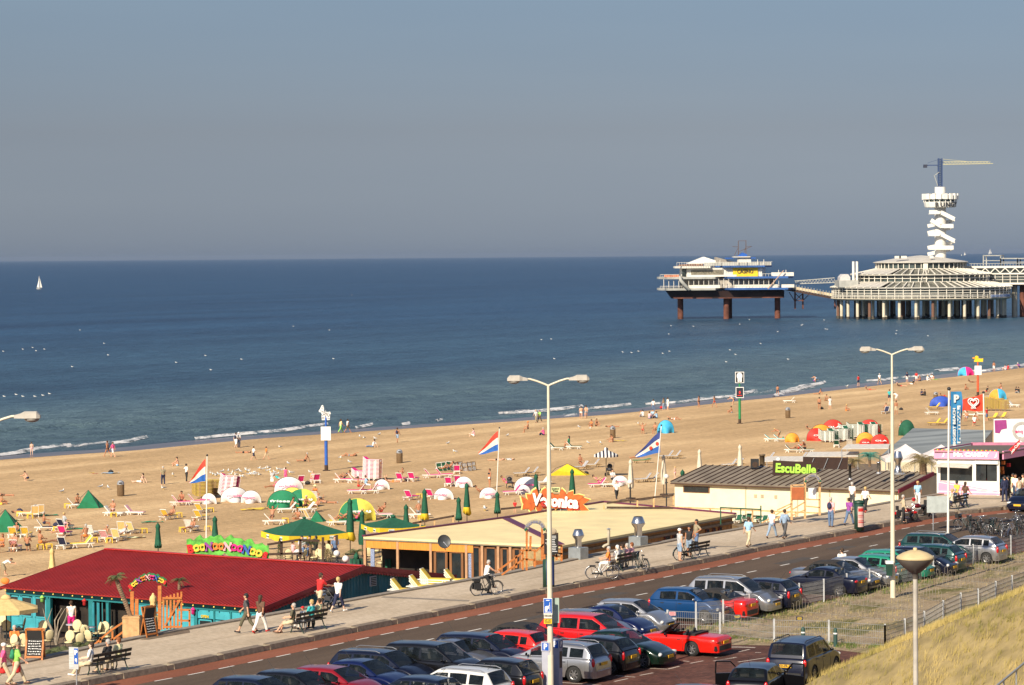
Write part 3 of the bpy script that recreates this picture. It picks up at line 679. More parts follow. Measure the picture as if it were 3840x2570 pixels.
PARTN=dict(shirt='shirt',tank='shirt',long='shirt',jacket='jacket',trousers='trousers',capri='trousers',shorts='shorts',trunks='swim_trunks',briefs='swim_briefs',skirt='skirt',bra='bikini_top',
    shoes='shoe',hair='hair',long_hair='hair',cap='cap',sun_hat='sun_hat',backpack='backpack',shoulder_bag='shoulder_bag',tied_jacket='jacket_round_waist',eyes='eyes')
def person(loc,pose,rot,spec,label,sc=1.0,group=None):
 """spec: 's shirt:white trousers:jeans hair:b' - skin code, then garment:colour"""
 me,J=body_mesh(pose);sp=spec.split();skin=mat('skin_'+SK[sp[0]],PAL[SK[sp[0]]],.6,scale=12,var=.08)
 if not me.materials:me.materials.append(skin)
 loc=V3(loc)+V3((0,0,.50*(1-sc)if pose in('sb','sf')else 0));o=base_obj('person',me,loc,R(rot),label,'person',group);o.scale=(sc,sc,sc)
 o.material_slots[0].link='OBJECT';o.material_slots[0].material=skin
 for it in sp[1:]+['eyes:black']:
  k,c=it.split(':');cm=cloth_mesh(pose,k);c=HC.get(c,c);m=pm(c)
  if not cm.materials:cm.materials.append(m)
  q=newobj(PARTN[k],cm);link_(q);q.parent=o;q.material_slots[0].link='OBJECT';q.material_slots[0].material=m
 return o
# ================================================================ CARS
mglass=mat('car_glass',(.010,.014,.015),.07,var=.6,scale=3,spec=.4);mglass.node_tree.nodes['Principled BSDF'].inputs['Alpha'].default_value=.55;mtyre=mat('tyre_rubber',(.018,.018,.018),.85,var=.2);mrim=mat('alloy_rim',(.42,.42,.43),.3,metal=.8,var=.05)
mhcap=mat('hub_cap',(.50,.50,.50),.4,metal=.5,var=.05);mlamp=mat('headlamp_glass',(.62,.62,.60),.12,var=.2,scale=40,spec=.8);mred_l=mat('tail_lamp',(.50,.008,.012),.2,var=.2,scale=20,spec=.7)
mseat=mat('car_seat',(.10,.095,.085),.8);mblackp=mat('black_plastic',(.020,.020,.021),.55,var=.15);mchrome=mat('chrome',(.6,.6,.6),.15,metal=1,var=.03);myel=mat('yellow_plate',(.75,.42,.02),.5,var=.04);mamber=mat('amber_lamp',(.8,.25,.02),.3)
mund=mat('underbody',(.008,.008,.008),.9);mfab=mat('soft_top',(.022,.019,.018),.95,var=.2,bump=.3)
def paint(name,c,metal=.35):return mat('paint_'+name,c,.28,metal=metal,var=.03,coat=.6,spec=.4)
PT=dict(navy=paint('navy',(.004,.006,.020),.1),black=paint('black',(.006,.006,.008)),red=paint('red',(.52,.008,.010),.05),dred=paint('dark_red',(.22,.006,.012),.1),silver=paint('silver',(.40,.40,.41),.75),
   sgrey=paint('silver_grey',(.24,.24,.255),.7),blue=paint('blue',(.004,.045,.15),.2),mblue=paint('mid_blue',(.003,.008,.055),.1),green=paint('dark_green',(.003,.015,.009),.2),mint=paint('mint',(.015,.22,.14),.1),
   teal=paint('teal',(.005,.045,.045),.2),cons=paint('signal_red',(.62,.012,.006),.0),white=paint('white',(.62,.62,.60),.05),dgrey=paint('dark_grey',(.06,.06,.065),.5))
CT=dict(
 hatch=dict(L=4.0,W=1.70,H=1.44,xa=.78,xb=3.30,r=.31,nz=.66,cowl=(1.02,.98),rf=1.80,rr=3.42,rb=(3.86,.98),tz=.92,win=[(1.45,2.28),(2.36,3.02),(3.10,3.42)],rk=.86),
 city=dict(L=3.7,W=1.65,H=1.50,xa=.70,xb=3.08,r=.29,nz=.70,cowl=(.86,1.02),rf=1.62,rr=3.22,rb=(3.60,1.0),tz=.94,win=[(1.25,2.12),(2.22,3.05)],rk=.88),
 wagon=dict(L=4.5,W=1.74,H=1.50,xa=.88,xb=3.58,r=.32,nz=.66,cowl=(1.12,.98),rf=1.92,rr=4.02,rb=(4.36,1.00),tz=.95,win=[(1.58,2.42),(2.50,3.25),(3.36,3.98)],rk=.87,rail=1),
 sedan=dict(L=4.5,W=1.74,H=1.42,xa=.86,xb=3.54,r=.31,nz=.64,cowl=(1.22,.95),rf=2.00,rr=3.16,rb=(3.72,.98),tz=.96,win=[(1.68,2.48),(2.56,3.20),(3.24,3.38)],rk=.85),
 mpv=dict(L=4.5,W=1.80,H=1.64,xa=.84,xb=3.62,r=.32,nz=.74,cowl=(.92,1.04),rf=1.78,rr=3.98,rb=(4.38,1.06),tz=1.0,win=[(1.36,2.36),(2.46,3.30),(3.40,3.98)],rk=.88,rail=1),
 suv=dict(L=4.5,W=1.78,H=1.72,xa=.86,xb=3.55,r=.37,nz=.86,cowl=(1.36,1.12),rf=1.96,rr=4.16,rb=(4.40,1.10),tz=1.06,win=[(1.66,2.42),(2.50,3.20),(3.28,4.05)],rk=.90,rail=1,gc=.24),
 beetle=dict(L=4.08,W=1.72,H=1.48,xa=.82,xb=3.34,r=.32,nz=.60,cowl=(1.10,.95),rf=1.95,rr=2.60,rb=(3.62,.92),tz=.80,win=[(1.58,2.40),(2.50,3.0)],rk=.84,rnd=1),
 coupe=dict(L=4.3,W=1.70,H=1.36,xa=.85,xb=3.40,r=.31,nz=.64,cowl=(1.25,.93),rf=1.95,rr=2.85,rb=(3.50,.96),tz=.93,win=[(1.70,2.55),(2.63,3.05)],rk=.84),
 spider=dict(L=4.3,W=1.63,H=.98,xa=.82,xb=3.07,r=.31,nz=.62,cowl=(1.45,.86),rf=1.8,rr=2.6,rb=(3.0,.86),tz=.82,win=[],rk=.8,open=1),
)
def sstep(t):t=max(0,min(1,t));return t*t*(3-2*t)
CARC={}
def car_template(kind,plate=None,top=False,rails=None,stripe=False):
 key=(kind,plate,top,rails)
 if key in CARC:return CARC[key]
 c=CT[kind];Ln,Wd,Ht=c['L'],c['W']/2,c['H'];gc=c.get('gc',.19);cx,cz=c['cowl'];rbx,rbz=c['rb'];t=T()
 xs=sorted(set([round(x,3)for x in[0,.03,.08,.14,.22]+[.22+i*.075 for i in range(int((Ln-.44)/.075)+1)]+[Ln-.22,Ln-.14,Ln-.08,Ln-.03,Ln]]))
 def zt(x):
  if x<.22:return gc+.28+(c['nz']-gc-.28)*math.sqrt(max(0,1-(1-x/.22)**2))
  if x<cx:q=(x-.22)/(cx-.22);return c['nz']+(cz-c['nz'])*(sin_(q*PI_/2)**(1.0 if not c.get('rnd')else.7))
  if x<rbx:return cz+(rbz-cz)*(x-cx)/(rbx-cx)
  q=(x-rbx)/(Ln-rbx);base=rbz+(c['tz']-rbz)*min(1,q*1.4)
  if x>Ln-.16:base=gc+.28+(c['tz']-gc-.28)*math.sqrt(max(0,1-((x-Ln+.16)/.16)**2))
  return base
 def wp(x):
  f=min(1,.70+.30*math.sqrt(max(0,1-(1-min(1,x/.55))**2)))if x<.55 else 1
  y=Ln-x;f2=min(1,.80+.20*math.sqrt(max(0,1-(1-min(1,y/.40))**2)))if y<.40 else 1
  return Wd*min(f,f2)
 def zb(x):
  z=gc
  for ax in(c['xa'],c['xb']):
   rr=c['r']+.055
   if abs(x-ax)<rr:z=max(z,c['r']+math.sqrt(rr*rr-(x-ax)**2))
  return min(z,zt(x)-.12)
 rows=[]
 for x in xs:
  w,a,b=wp(x),zt(x),zb(x);hs_=a-.035
  half=[(0,a+.025),(w*.5,a+.020),(w*.82,a),(w*.95,hs_-.01)]
  for q in(.12,.3,.5,.7,.85,1.0):
   z=hs_-.03+(b-hs_+.03)*q;bul=1-.35*abs(z-.58)**2;half.append((w*min(1,bul*(1.0 if z>.35 else.985)),z))
  rows.append(half)
 vs=[];m=len(rows[0])
 for x,h in zip(xs,rows):vs+=[(y,x,z)for y,z in h]+[(-y,x,z)for y,z in h]
 fs=[]
 for i in range(len(xs)-1):
  for s in(0,1):
   for j in range(m-1):
    a=i*2*m+s*m+j;q=(a,a+1,a+2*m+1,a+2*m);fs.append(q if s else q[::-1])
 opn=c.get('open');mb=MB()
 if opn:
  keep=[]
  for f in fs:
   cyy=sum(vs[k][1]for k in f)/4;cxx=max(abs(vs[k][0])for k in f);czz=sum(vs[k][2]for k in f)/4
   if 1.62<cyy<2.92 and cxx<Wd*.86 and czz>.7:continue
   keep.append(f)
  fs=keep
 mb.add(vs,fs,True)
 for i in(0,len(xs)-1):
  for s in(0,1):
   ring=[i*2*m+s*m+j for j in range(m)]
   mb.add([vs[k]for k in ring]+[(0,xs[i],rows[i][-1][1])],[tuple(range(m+1))if(i==0)==(s==0)else tuple(range(m,-1,-1))])
 gl={}
 if not opn:
  gx=sorted(set([x for x in xs if cx<=x<=rbx]+[cx,rbx,c['rf'],c['rr'],(cx+c['rf'])/2]+[v for w_ in c['win']for v in w_]));gx=[x for i,x in enumerate(gx)if i==0 or x-gx[i-1]>.012]
  def zg(x):
   if x<c['rf']:q=(x-cx)/(c['rf']-cx);return cz+(Ht-.03-cz)*(q if not c.get('rnd')else sin_(q*PI_/2)**.9)**.93
   if x<=c['rr']:q=(x-c['rf'])/(c['rr']-c['rf']);return Ht-.03+.03*sin_(min(1,q*1.15)*PI_)-(.0 if q<.5 else.03*(q-.5))
   q=(x-c['rr'])/(rbx-c['rr']);top_=Ht-.045;return top_+(rbz-top_)*(q**(1.25 if not c.get('rnd')else 1.7))
  G=[]
  for x in gx:
   h=max(0,min(1,(zg(x)-zt(x))/(Ht-zt(x)-.02)));w0=wp(x)*.955;w1=w0+(Wd*c['rk']*.90-w0)*h**.9
   tz_=zg(x)+.002;bz=zt(x)-.015;rl=tz_-.05*h;st=[(0,tz_+.02*h),(w1*.45,tz_+.016*h),(w1*.84,tz_-.002),(w1,rl)]
   for q in(.13,.4,.7,.93,1):st.append((w1+(w0-w1)*q,rl+(bz-rl)*q))
   G.append(st)
  gm=len(G[0]);gv=[]
  for x,h in zip(gx,G):gv+=[(y,x,z)for y,z in h]+[(-y,x,z)for y,z in h]
  for i in range(len(gx)-1):
   xm=(gx[i]+gx[i+1])/2
   for s in(0,1):
    for j in range(gm-1):
     a=i*2*gm+s*gm+j;q=(a,a+1,a+2*gm+1,a+2*gm);q=q if s else q[::-1]
     k='body'
     if j<=1 and xm<c['rf']-.02 and xm>cx:k='windscreen'
     elif j<=1 and xm>c['rr']+.03 and xm<rbx-.04:k='rear_window'
     elif 4<=j<=6:
      for wi,(a0,a1)in enumerate(c['win']):
       if a0<xm<a1:k='side_window_%d_%d'%(wi,s)
     if top and k=='body'and xm>cx+.25:k='soft_top'
     gl.setdefault(k,[]).append(q)
  def sub(fl):
   ids=sorted({v for f in fl for v in f});mp={v:i for i,v in enumerate(ids)};q=MB();q.add([gv[v]for v in ids],[tuple(mp[v]for v in f)for f in fl],True);return q
  if 'body'in gl:q=sub(gl['body']);mb.add(q.v,q.f,True)
 mb.box((0,Ln/2,gc+.10),(Wd*1.7,Ln*.93,.02))
 t.part('body',mb,PT['navy'])
 if not opn:
  q=MB();ya,yb=cx+.12,rbx-.06;hw=Wd*.86;q.add([(-hw,ya,zt(ya)+.032),(hw,ya,zt(ya)+.032),(hw,yb,zt(yb)+.032),(-hw,yb,zt(yb)+.032)],[(0,1,2,3)]);t.part('cabin_floor',q,mund)
  for y in(c['win'][0][1]-.25,c['win'][1][1]-.05):
   for s in(-1,1):q=MB();q.box((s*.36,y,cz+.12),(.44,.12,.26),rx=R(-12));q.box((s*.36,y+.06,cz+.31),(.22,.08,.13));t.part('seat',q,mseat)
 for k,fl in gl.items():
  if k=='body':continue
  nm='side_window'if k.startswith('side')else k;t.part(nm,sub(fl),mfab if k=='soft_top'else mglass)
 q=MB();q.box((0,Ln/2,gc+.13),(Wd*1.55,Ln*.90,.12))
 for ax in(c['xa'],c['xb']):
  for s in(-1,1):q.cyl((s*(Wd-.30),ax,c['r']+.03),(s*(Wd-.04),ax,c['r']+.03),c['r']+.045,seg=20)
 t.part('underbody',q,mund)
 for ax in(c['xa'],c['xb']):
  for s in(-1,1):
   q=MB();r=c['r'];wi=.19;x0=s*(Wd-wi-.01)
   pr=[(r*.62,0),(r*.93,0),(r,.03),(r,wi-.03),(r*.93,wi),(r*.64,wi)]
   q.xf(MTr((x0,ax,r))@MRo(R(90)*s,4,'Y'));q.lathe(pr,24);wh=t.part('wheel',q,mtyre)
   q=MB();q.xf(MTr((x0,ax,r))@MRo(R(90)*s,4,'Y'))
   q.lathe([(r*.66,wi-.045),(r*.66,wi-.012),(r*.60,wi-.008),(r*.56,wi-.05),(0,wi-.055)],20)
   for k_ in range(7):
    a=k_*2*PI_/7;q.box((cos_(a)*r*.33,sin_(a)*r*.33,wi-.028),(r*.60,r*.16,.03),rz=a)
   q.cyl((0,0,wi-.05),(0,0,wi-.008),r*.14,seg=10);t.part('rim',q,mrim,wh)
 for s in(-1,1):
  q=MB();w_=wp(.12);q.xf(MTr((s*w_*.80,.145,c['nz']-.075))@MRo(-s*R(24),4,'Z')@MRo(R(-28),4,'X'))
  if kind in('beetle',):q.sph((0,.05,-.02),(.13,.10,.13),12,9)
  else:q.sph((0,0,0),(.20,.10,.085),12,8)
  t.part('headlight',q,mlamp)
  q=MB();w_=wp(Ln-.1);tall=kind in('hatch','mpv','wagon','suv','city')
  if tall:q.xf(MTr((s*w_*.93,Ln-.085,c['tz']-.14)));q.sph((0,0,0),(.085,.075,.19 if kind!='suv'else.15),10,8)
  else:q.xf(MTr((s*w_*.80,Ln-.065,c['tz']-.17)));q.sph((0,0,0),(.19,.065,.075),10,8)
  t.part('taillight',q,mred_l)
  if not opn or True:
   q=MB();mx_=cx+(.36 if not opn else.42);q.sph((s*(Wd+.10),mx_,cz+(.06 if not opn else.04)),(.085,.05,.065),10,7);q.box((s*(Wd+.01),mx_,cz+.01),(.14,.03,.03));t.part('mirror',q,PT['black']if kind not in('city',)else PT['silver'])
 for nm,y,s in(('front_bumper',-.015,-1),('rear_bumper',Ln+.015,1)):
  q=MB();pts=[]
  for k_ in range(-6,7):
   xx=k_/6*wp(.2 if s<0 else Ln-.2)*.99;dy=.16*(abs(k_)/6)**3;pts.append((xx,y-s*dy,gc+.19))
  for a,b in zip(pts,pts[1:]):q.beam(a,b,.10,.20)
  t.part(nm,q,mblackp)
  q=MB();pz=gc+.27 if s<0 else(c['tz']-.22 if kind!='sedan'else.60);py=-.055 if s<0 else Ln+.035
  if plate and s>0:pz=.80 if kind=='suv'else.74
  q.box((0,py,pz),(.50,.03,.12));npi=t.part('number_plate',q,myel)
  if plate and s>0:
   q=MB();q.text(plate,.13,MTr((0,py+.02,pz))@MRo(R(180),4,'Z'),.003,.003);t.part('plate_lettering',q,mblackp,npi)
 if kind!='spider':
  q=MB();q.box((0,-.012,c['nz']-.14),(Wd*.9,.03,.09));t.part('grille',q,mblackp)
 if(c.get('rail')if rails is None else rails):
  for s in(-1,1):
   q=MB();xr=Wd*c['rk']*.84;q.tube([(s*xr,c['rf']+.15,Ht-.02),(s*xr,c['rf']+.35,Ht+.05),(s*xr,c['rr']-.25,Ht+.045),(s*xr,c['rr']-.05,Ht-.03)],.018,6);t.part('roof_rail',q,mblackp if kind=='suv'else mrim)
 if kind in('hatch','wagon','sedan','mpv','coupe','beetle')and not top:
  q=MB();q.tube([(0.05,c['rr']-.25,Ht),(.05,c['rr']+.05,Ht+.38)],.006,5);t.part('aerial',q,mblackp)
 for s in(-1,1):
  for w_ in c['win'][:2]or[(1.7,2.6)]:q=MB();q.box((s*Wd*.985,w_[1]-.14,cz-.17),(.04,.16,.03));t.part('door_handle',q,mblackp)
 for s in(-1,1):
  for xw in([c['win'][0][0]-.1,(c['win'][0][1]+c['win'][1][0])/2]+([(c['win'][1][1]+c['win'][2][0])/2]if len(c['win'])>2 else[])if c['win']else[1.55,2.65]):
   q=MB();q.tube([(s*(wp(xw)*(1-.35*abs(z-.58)**2)+.002),xw,z)for z in(gc+.06,.42,.6,.78,cz-.09)],.007,5);t.part('door_seam',q,mblackp)
 if opn:
  q=MB()
  for a,b in(((-.62,1.50,.86),(-.52,1.90,1.22)),((.62,1.50,.86),(.52,1.90,1.22)),((-.52,1.90,1.22),(.52,1.90,1.22)),((-.62,1.50,.87),(.62,1.50,.87))):q.beam(a,b,.04)
  wf=t.part('windscreen_frame',q,mblackp);q=MB();q.add([(-.60,1.51,.88),(.60,1.51,.88),(.51,1.89,1.20),(-.51,1.89,1.20)],[(0,1,2,3)]);t.part('windscreen',q,mat('clear_glass',(.12,.13,.13),.05),wf)
  for s in(-1,1):
   q=MB();q.box((s*.34,2.35,.55),(.48,.5,.14));q.box((s*.34,2.62,.74),(.48,.14,.40),rx=R(-10));q.sph((s*.34,2.68,1.0),(.13,.05,.09));t.part('seat',q,mblackp)
  q=MB();q.box((0,3.02,.90),(1.35,.34,.10));t.part('folded_top',q,mfab);q=MB();q.lathe([(.17,0),(.19,.01),(.17,.02),(.17,0)],14,(-.34,1.85,.86));t.part('steering_wheel',q,mblackp)
 CARC[key]=t;return t
def car(kind,col,px,py,heading,label,ov=None,z=0.0,plate=None,top=False,rails=None,loc=None,rimc=None,group='cars in the parking area'):
 """px,py: photograph point of the ground below the middle of the car; heading: world angle the NOSE points to (0 = away, -90 = right)"""
 t=car_template(kind,plate,top,rails);c=CT[kind];p=loc or P(px,py,z)
 h=R(heading);d=V3((-sin_(h),cos_(h),0));root=p+d*(c['L']/2)
 o_={'body':PT[col]}
 if not top and kind not in('spider','suv'):o_['front_bumper']=o_['rear_bumper']=PT[col]
 if ov:o_.update(ov)
 return place(t,'parked_car',root+V3((0,0,.012)),h+PI_,label,'car',group,ov=o_)
# ================================================================ REPEATED OBJECTS (templates)
def cm(k,**kw):return pm(k,**kw)
mwhitep=mat('white_plastic',(.74,.72,.66),.45,var=.05);mgalv=mat('galvanised_steel',(.34,.35,.37),.5,metal=.4,var=.15,scale=6);mcreamm=mat('cream_paint',(.66,.60,.46),.5,var=.05)
mlamphd=mat('lamp_housing',(.42,.39,.34),.5,var=.12);mlampgl=mat('lamp_bowl',(.34,.33,.30),.2,var=.1);mwood=mat('orange_timber',(.46,.15,.03),.6,scale=4,var=.22,stretch=(1,1,6));mwood2=mat('pale_timber',(.55,.33,.15),.7,scale=5,var=.2)
mdkwood=mat('dark_timber',(.055,.030,.018),.8,scale=5,var=.25);mbench=mat('bench_slats',(.040,.030,.020),.7,scale=6,var=.25);mbenchi=mat('green_iron',(.012,.035,.025),.5)
mumbg=mat('umbrella_green',(.008,.085,.045),.85,scale=5,var=.15);mumby=mat('umbrella_yellow',(.72,.50,.02),.85,var=.08);mumbc=mat('umbrella_sand',(.66,.47,.20),.85,scale=5,var=.10);mumbw=mat('umbrella_cream',(.62,.56,.44),.85,scale=4,var=.10)
mshw=mat('shelter_white',(.66,.62,.60),.7,var=.05);mpinkt=mat('pink_lettering',(.72,.05,.20),.7);mtentg=mat('tent_green',(.01,.18,.08),.8);mtenty=mat('tent_yellow',(.75,.66,.10),.8)
mrope=mat('grey_string',(.3,.3,.3),.8);mstainless=mat('polished_duct',(.55,.55,.56),.22,metal=.95,var=.04,scale=2);mlightgrey=mat('light_grey_paint',(.38,.39,.46),.45,var=.06)
mpsign=mat('sign_blue',(.010,.09,.42),.4,var=.03);mwht=mat('sign_white',(.78,.78,.76),.5,var=.02);msignback=mat('sign_back',(.34,.38,.36),.5,metal=.3)
mbrownbin=mat('slatted_bin',(.17,.105,.05),.8,scale=8,var=.3,stretch=(8,8,.5));mpalmleaf=mat('palm_leaf',(.085,.10,.035),.7,scale=3,var=.35);mpalmdry=mat('dry_palm_leaf',(.22,.17,.07),.8,scale=3,var=.3)
mtrunk=mat('palm_trunk',(.20,.13,.08),.9,scale=8,var=.3,bump=.5);mshrub=mat('conifer_leaf',(.06,.085,.03),.8,scale=4,var=.4);mstraw=mat('deck_chair_wood',(.30,.19,.08),.8,scale=6,var=.2)
def stripe_mat(name,a,b,axis=0,scale=12.0):
 m,nt,bs,l=node_mat(name);tc=nt.nodes.new('ShaderNodeTexCoord');sp=nt.nodes.new('ShaderNodeSeparateXYZ');l(tc.outputs['Object'],sp.inputs[0])
 mu=nt.nodes.new('ShaderNodeMath');mu.operation='MULTIPLY';mu.inputs[1].default_value=scale;l(sp.outputs[axis],mu.inputs[0])
 fr=nt.nodes.new('ShaderNodeMath');fr.operation='FRACT';l(mu.outputs[0],fr.inputs[0]);gt_=nt.nodes.new('ShaderNodeMath');gt_.operation='GREATER_THAN';gt_.inputs[1].default_value=.5;l(fr.outputs[0],gt_.inputs[0])
 l(mixc(nt,l,a,b,gt_.outputs[0]),bs.inputs['Base Color']);bs.inputs['Roughness'].default_value=.85;return m
mstr_blue=stripe_mat('blue_white_stripes',(.02,.03,.12),(.70,.68,.62),0,7.0);mstr_cream=stripe_mat('cream_stripes',(.72,.62,.40),(.60,.50,.24),0,14.0);mstr_or=stripe_mat('orange_stripes',(.78,.42,.06),(.76,.62,.34),0,9.0)
mstr_par=stripe_mat('black_white_rings',(.02,.02,.04),(.74,.72,.68),0,3.0)
# --- sun lounger: head at -Y end, feet +Y
def lounger_t(cush,frame,back=38,thick=.05):
 t=T();q=MB()
 for s in(-1,1):q.beam((s*.30,-.95,.33),(s*.30,.95,.30),.05,.06)
 for y in(-.95,-.3,.4,.95):q.beam((-.30,y,.31),(.30,y,.31),.05,.04)
 t.part('frame',q,frame)
 for y in(-.62,.62):
  for s in(-1,1):q=MB();q.beam((s*.30,y-.18,0),(s*.30,y-.03,.33),.045,.05);q.beam((s*.30,y+.18,0),(s*.30,y+.03,.33),.045,.05);t.part('leg',q,frame)
 q=MB();q.box((0,.33,.36),(.58,1.24,thick));t.part('seat_cushion',q,cush)
 b=R(back);q=MB();q.xf(MTr((0,-.28,.36))@MRo(-b,4,'X'));q.box((0,-.36,0),(.58,.74,thick));t.part('backrest',q,cush)
 q=MB();q.xf(MTr((0,-.28,.34))@MRo(-b,4,'X'))
 for s in(-1,1):q.beam((s*.31,0,-.01),(s*.31,-.76,-.01),.05,.05)
 q.beam((-.31,-.76,0),(.31,-.76,0),.05,.05);t.part('back_frame',q,frame);return t
LT=dict(pink=lounger_t(pm('magenta'),mwhitep,52),yellow=lounger_t(pm('yellow'),mwhitep,50),green=lounger_t(mumbg,mwhitep,45),white=lounger_t(mwhitep,mwhitep,48,.03),sun=lounger_t(pm('yellow'),mstraw,50),aqua=lounger_t(pm('turq'),mwhitep,40),
   stripe=lounger_t(mstr_blue,mstraw,50),straw=lounger_t(mstr_or,mwhitep,62),towel=lounger_t(pm('lpink'),mwhitep,48),blank=lounger_t(pm('white'),mwhitep,55),blue=lounger_t(pm('navy'),mwhitep,55),flat=lounger_t(pm('green'),mstraw,12))
def stool_t(m):
 t=T();q=MB();q.box((0,0,.38),(.46,.46,.05));t.part('tabletop',q,m)
 for sx in(-1,1):
  for sy in(-1,1):q=MB();q.beam((sx*.19,sy*.19,.36),(sx*.21,sy*.21,0),.05);t.part('leg',q,m)
 return t
stool=stool_t(pm('yellow'));stoolw=stool_t(mwhitep)
def shelter_t(fabric,w=2.3,h=1.15,d=1.0,text=None,flip=False,panels=None,tm=None):
 """half-dome pop-up wind screen, closed side to -Y"""
 t=T();q=MB();NA,NB=14,7;vs=[];fs=[]
 for i in range(NA+1):
  a=PI_*i/NA
  for j in range(NB+1):
   e=j/NB*PI_/2;x=-cos_(a)*w/2;zz=sin_(a)**.8*h
   vs.append((x*(.35+.65*cos_(e*.9))+0,-d*sin_(a)*(1-cos_(e))*1.0+d*.3,zz*cos_(e)**.9 if j<NB else 0))
 for i in range(NA):
  for j in range(NB):a=i*(NB+1)+j;fs.append((a,a+NB+1,a+NB+2,a+1))
 if panels:q.add(vs,[f for k,f in enumerate(fs)if(k//NB)<NA//2],True)
 else:q.add(vs,fs,True)
 t.part('canopy',q,fabric)
 if panels:q=MB();q.add(vs,[f for k,f in enumerate(fs)if(k//NB)>=NA//2],True);t.part('side_panel',q,panels)
 q=MB();q.tube([(-cos_(PI_*i/NA)*w/2,d*.3,sin_(PI_*i/NA)**.8*h+.01)for i in range(NA+1)],.018,5);t.part('hoop',q,mblackp if panels is None else panels)
 if text:
  q=MB();M=MTr((0,-d*.52,h*.46))@MRo(R(-28),4,'X')
  if flip:M=M@MRo(R(180),4,'Y')
  q.text(text,.26,M,.01,.006,width=w*.62);t.part('lettering',q,tm or mpinkt)
 return t
SH_A=shelter_t(mshw,2.4,1.25,1.1,'www.EscuBelle.nl');SH_B=shelter_t(mshw,2.0,1.15,1.0,'www.EscuBelle.nl',True)
def peak_tent_t(m,m2=None,w=1.5,h=1.2):
 t=T();q=MB();q.add([(-w/2,-.3,0),(w/2,-.25,0),(0,.05,h),(-w/4,-.38,h*.45)],[(0,3,2),(0,1,3),(3,1,2)]);q.add([(w/2,-.25,0),(w/2+.3,.5,0),(0,.05,h)],[(0,1,2)]);q.add([(-w/2,-.3,0),(0,.05,h),(-w*.4,.5,0)],[(0,1,2)]);t.part('canopy',q,m)
 q=MB();q.tube([(-w/2,-.3,0),(-w/3.2,-.15,h*.62),(0,.05,h)],.018,5);q.tube([(w/2,-.25,0),(w*.3,-.1,h*.55),(0,.05,h)],.018,5);t.part('hoop',q,m2 or mblackp);return t
def beach_bin_t():
 t=T();q=MB();q.lathe([(0,.02),(.27,.02),(.28,.95),(0,.95)],16)
 for i in range(16):a=i*PI_/8;q.box((.285*cos_(a),.285*sin_(a),.5),(.03,.07,.92),rz=a)
 t.part('slatted_body',q,mbrownbin);q=MB();q.lathe([(.30,.95),(.30,1.05),(.24,1.22),(.12,1.30),(0,1.32)],16);t.part('dome_lid',q,mgalv);q=MB();q.box((0,-.27,1.10),(.22,.10,.12));t.part('flap',q,mblackp);return t
bin_t=beach_bin_t()
def closed_umbrella_t(m,h=3.2,r=.24,valance=None,base=.9,pole=True):
 t=T();q=MB();n=16;prof=[(.05,h),(.16,h-.12),(.19,h-.28),(.15,h-.34),(.15,h-.5),(r*.8,h-1.1),(r,h-1.7),(r*1.05,base+.25),(r*.9,base)]
 vs=[]
 for j in range(n):
  a=2*PI_*j/n;k=1 if j%2 else.68
  vs+=[(rr*cos_(a)*k,rr*sin_(a)*k,z)for rr,z in prof]
 m_=len(prof);q.add(vs,[(j*m_+i,((j+1)%n)*m_+i,((j+1)%n)*m_+i+1,j*m_+i+1)for j in range(n)for i in range(m_-1)],True);q.sph((0,0,h),.06,8,6)
 t.part('folded_canopy',q,m)
 if valance:
  q=MB();vs=[];
  for j in range(n):
   a=2*PI_*j/n;k=1.05 if j%2 else.75;vs+=[(r*cos_(a)*k,r*sin_(a)*k,base+.55),(r*1.5*cos_(a)*k,r*1.2*sin_(a)*k,base+.1+.12*sin_(a)),(r*.9*cos_(a)*k,r*.9*sin_(a)*k,base-.15*cos_(a))]
  q.add(vs,[(j*3+i,((j+1)%n)*3+i,((j+1)%n)*3+i+1,j*3+i+1)for j in range(n)for i in range(2)],True);t.part('valance',q,valance)
 q=MB();q.cyl((0,0,0),(0,0,h-.4),.035);q.box((0,0,.05),(.6,.6,.10));t.part('pole',q,mdkwood);return t
CU={}
def closed_umb(px_,py_top,py_bot_floor,col,reg,z,label,group='closed parasols',val=None,r=.24,pxb=None):
 """pixel top and a floor height: builds the parasol standing at z whose top reaches the pixel; py_bot_floor gives its base pixel"""
 x,y0=fp(reg,px_,py_top);xb,y1=fp(reg,pxb or px_,py_bot_floor)
 p=P(xb,y1,z);s=F/p.y;h=(y1-y0)/s
 hh=round(h,1);k=(col,hh,val is not None,r)
 if k not in CU:CU[k]=closed_umbrella_t({'green':mumbg,'sand':mumbc,'cream':mumbw}[col],hh,r,val,max(.5,hh*.27))
 return place(CU[k],'closed_parasol',p,R(random.uniform(0,90)),label,'parasol',group,sc=(1,1,h/hh))
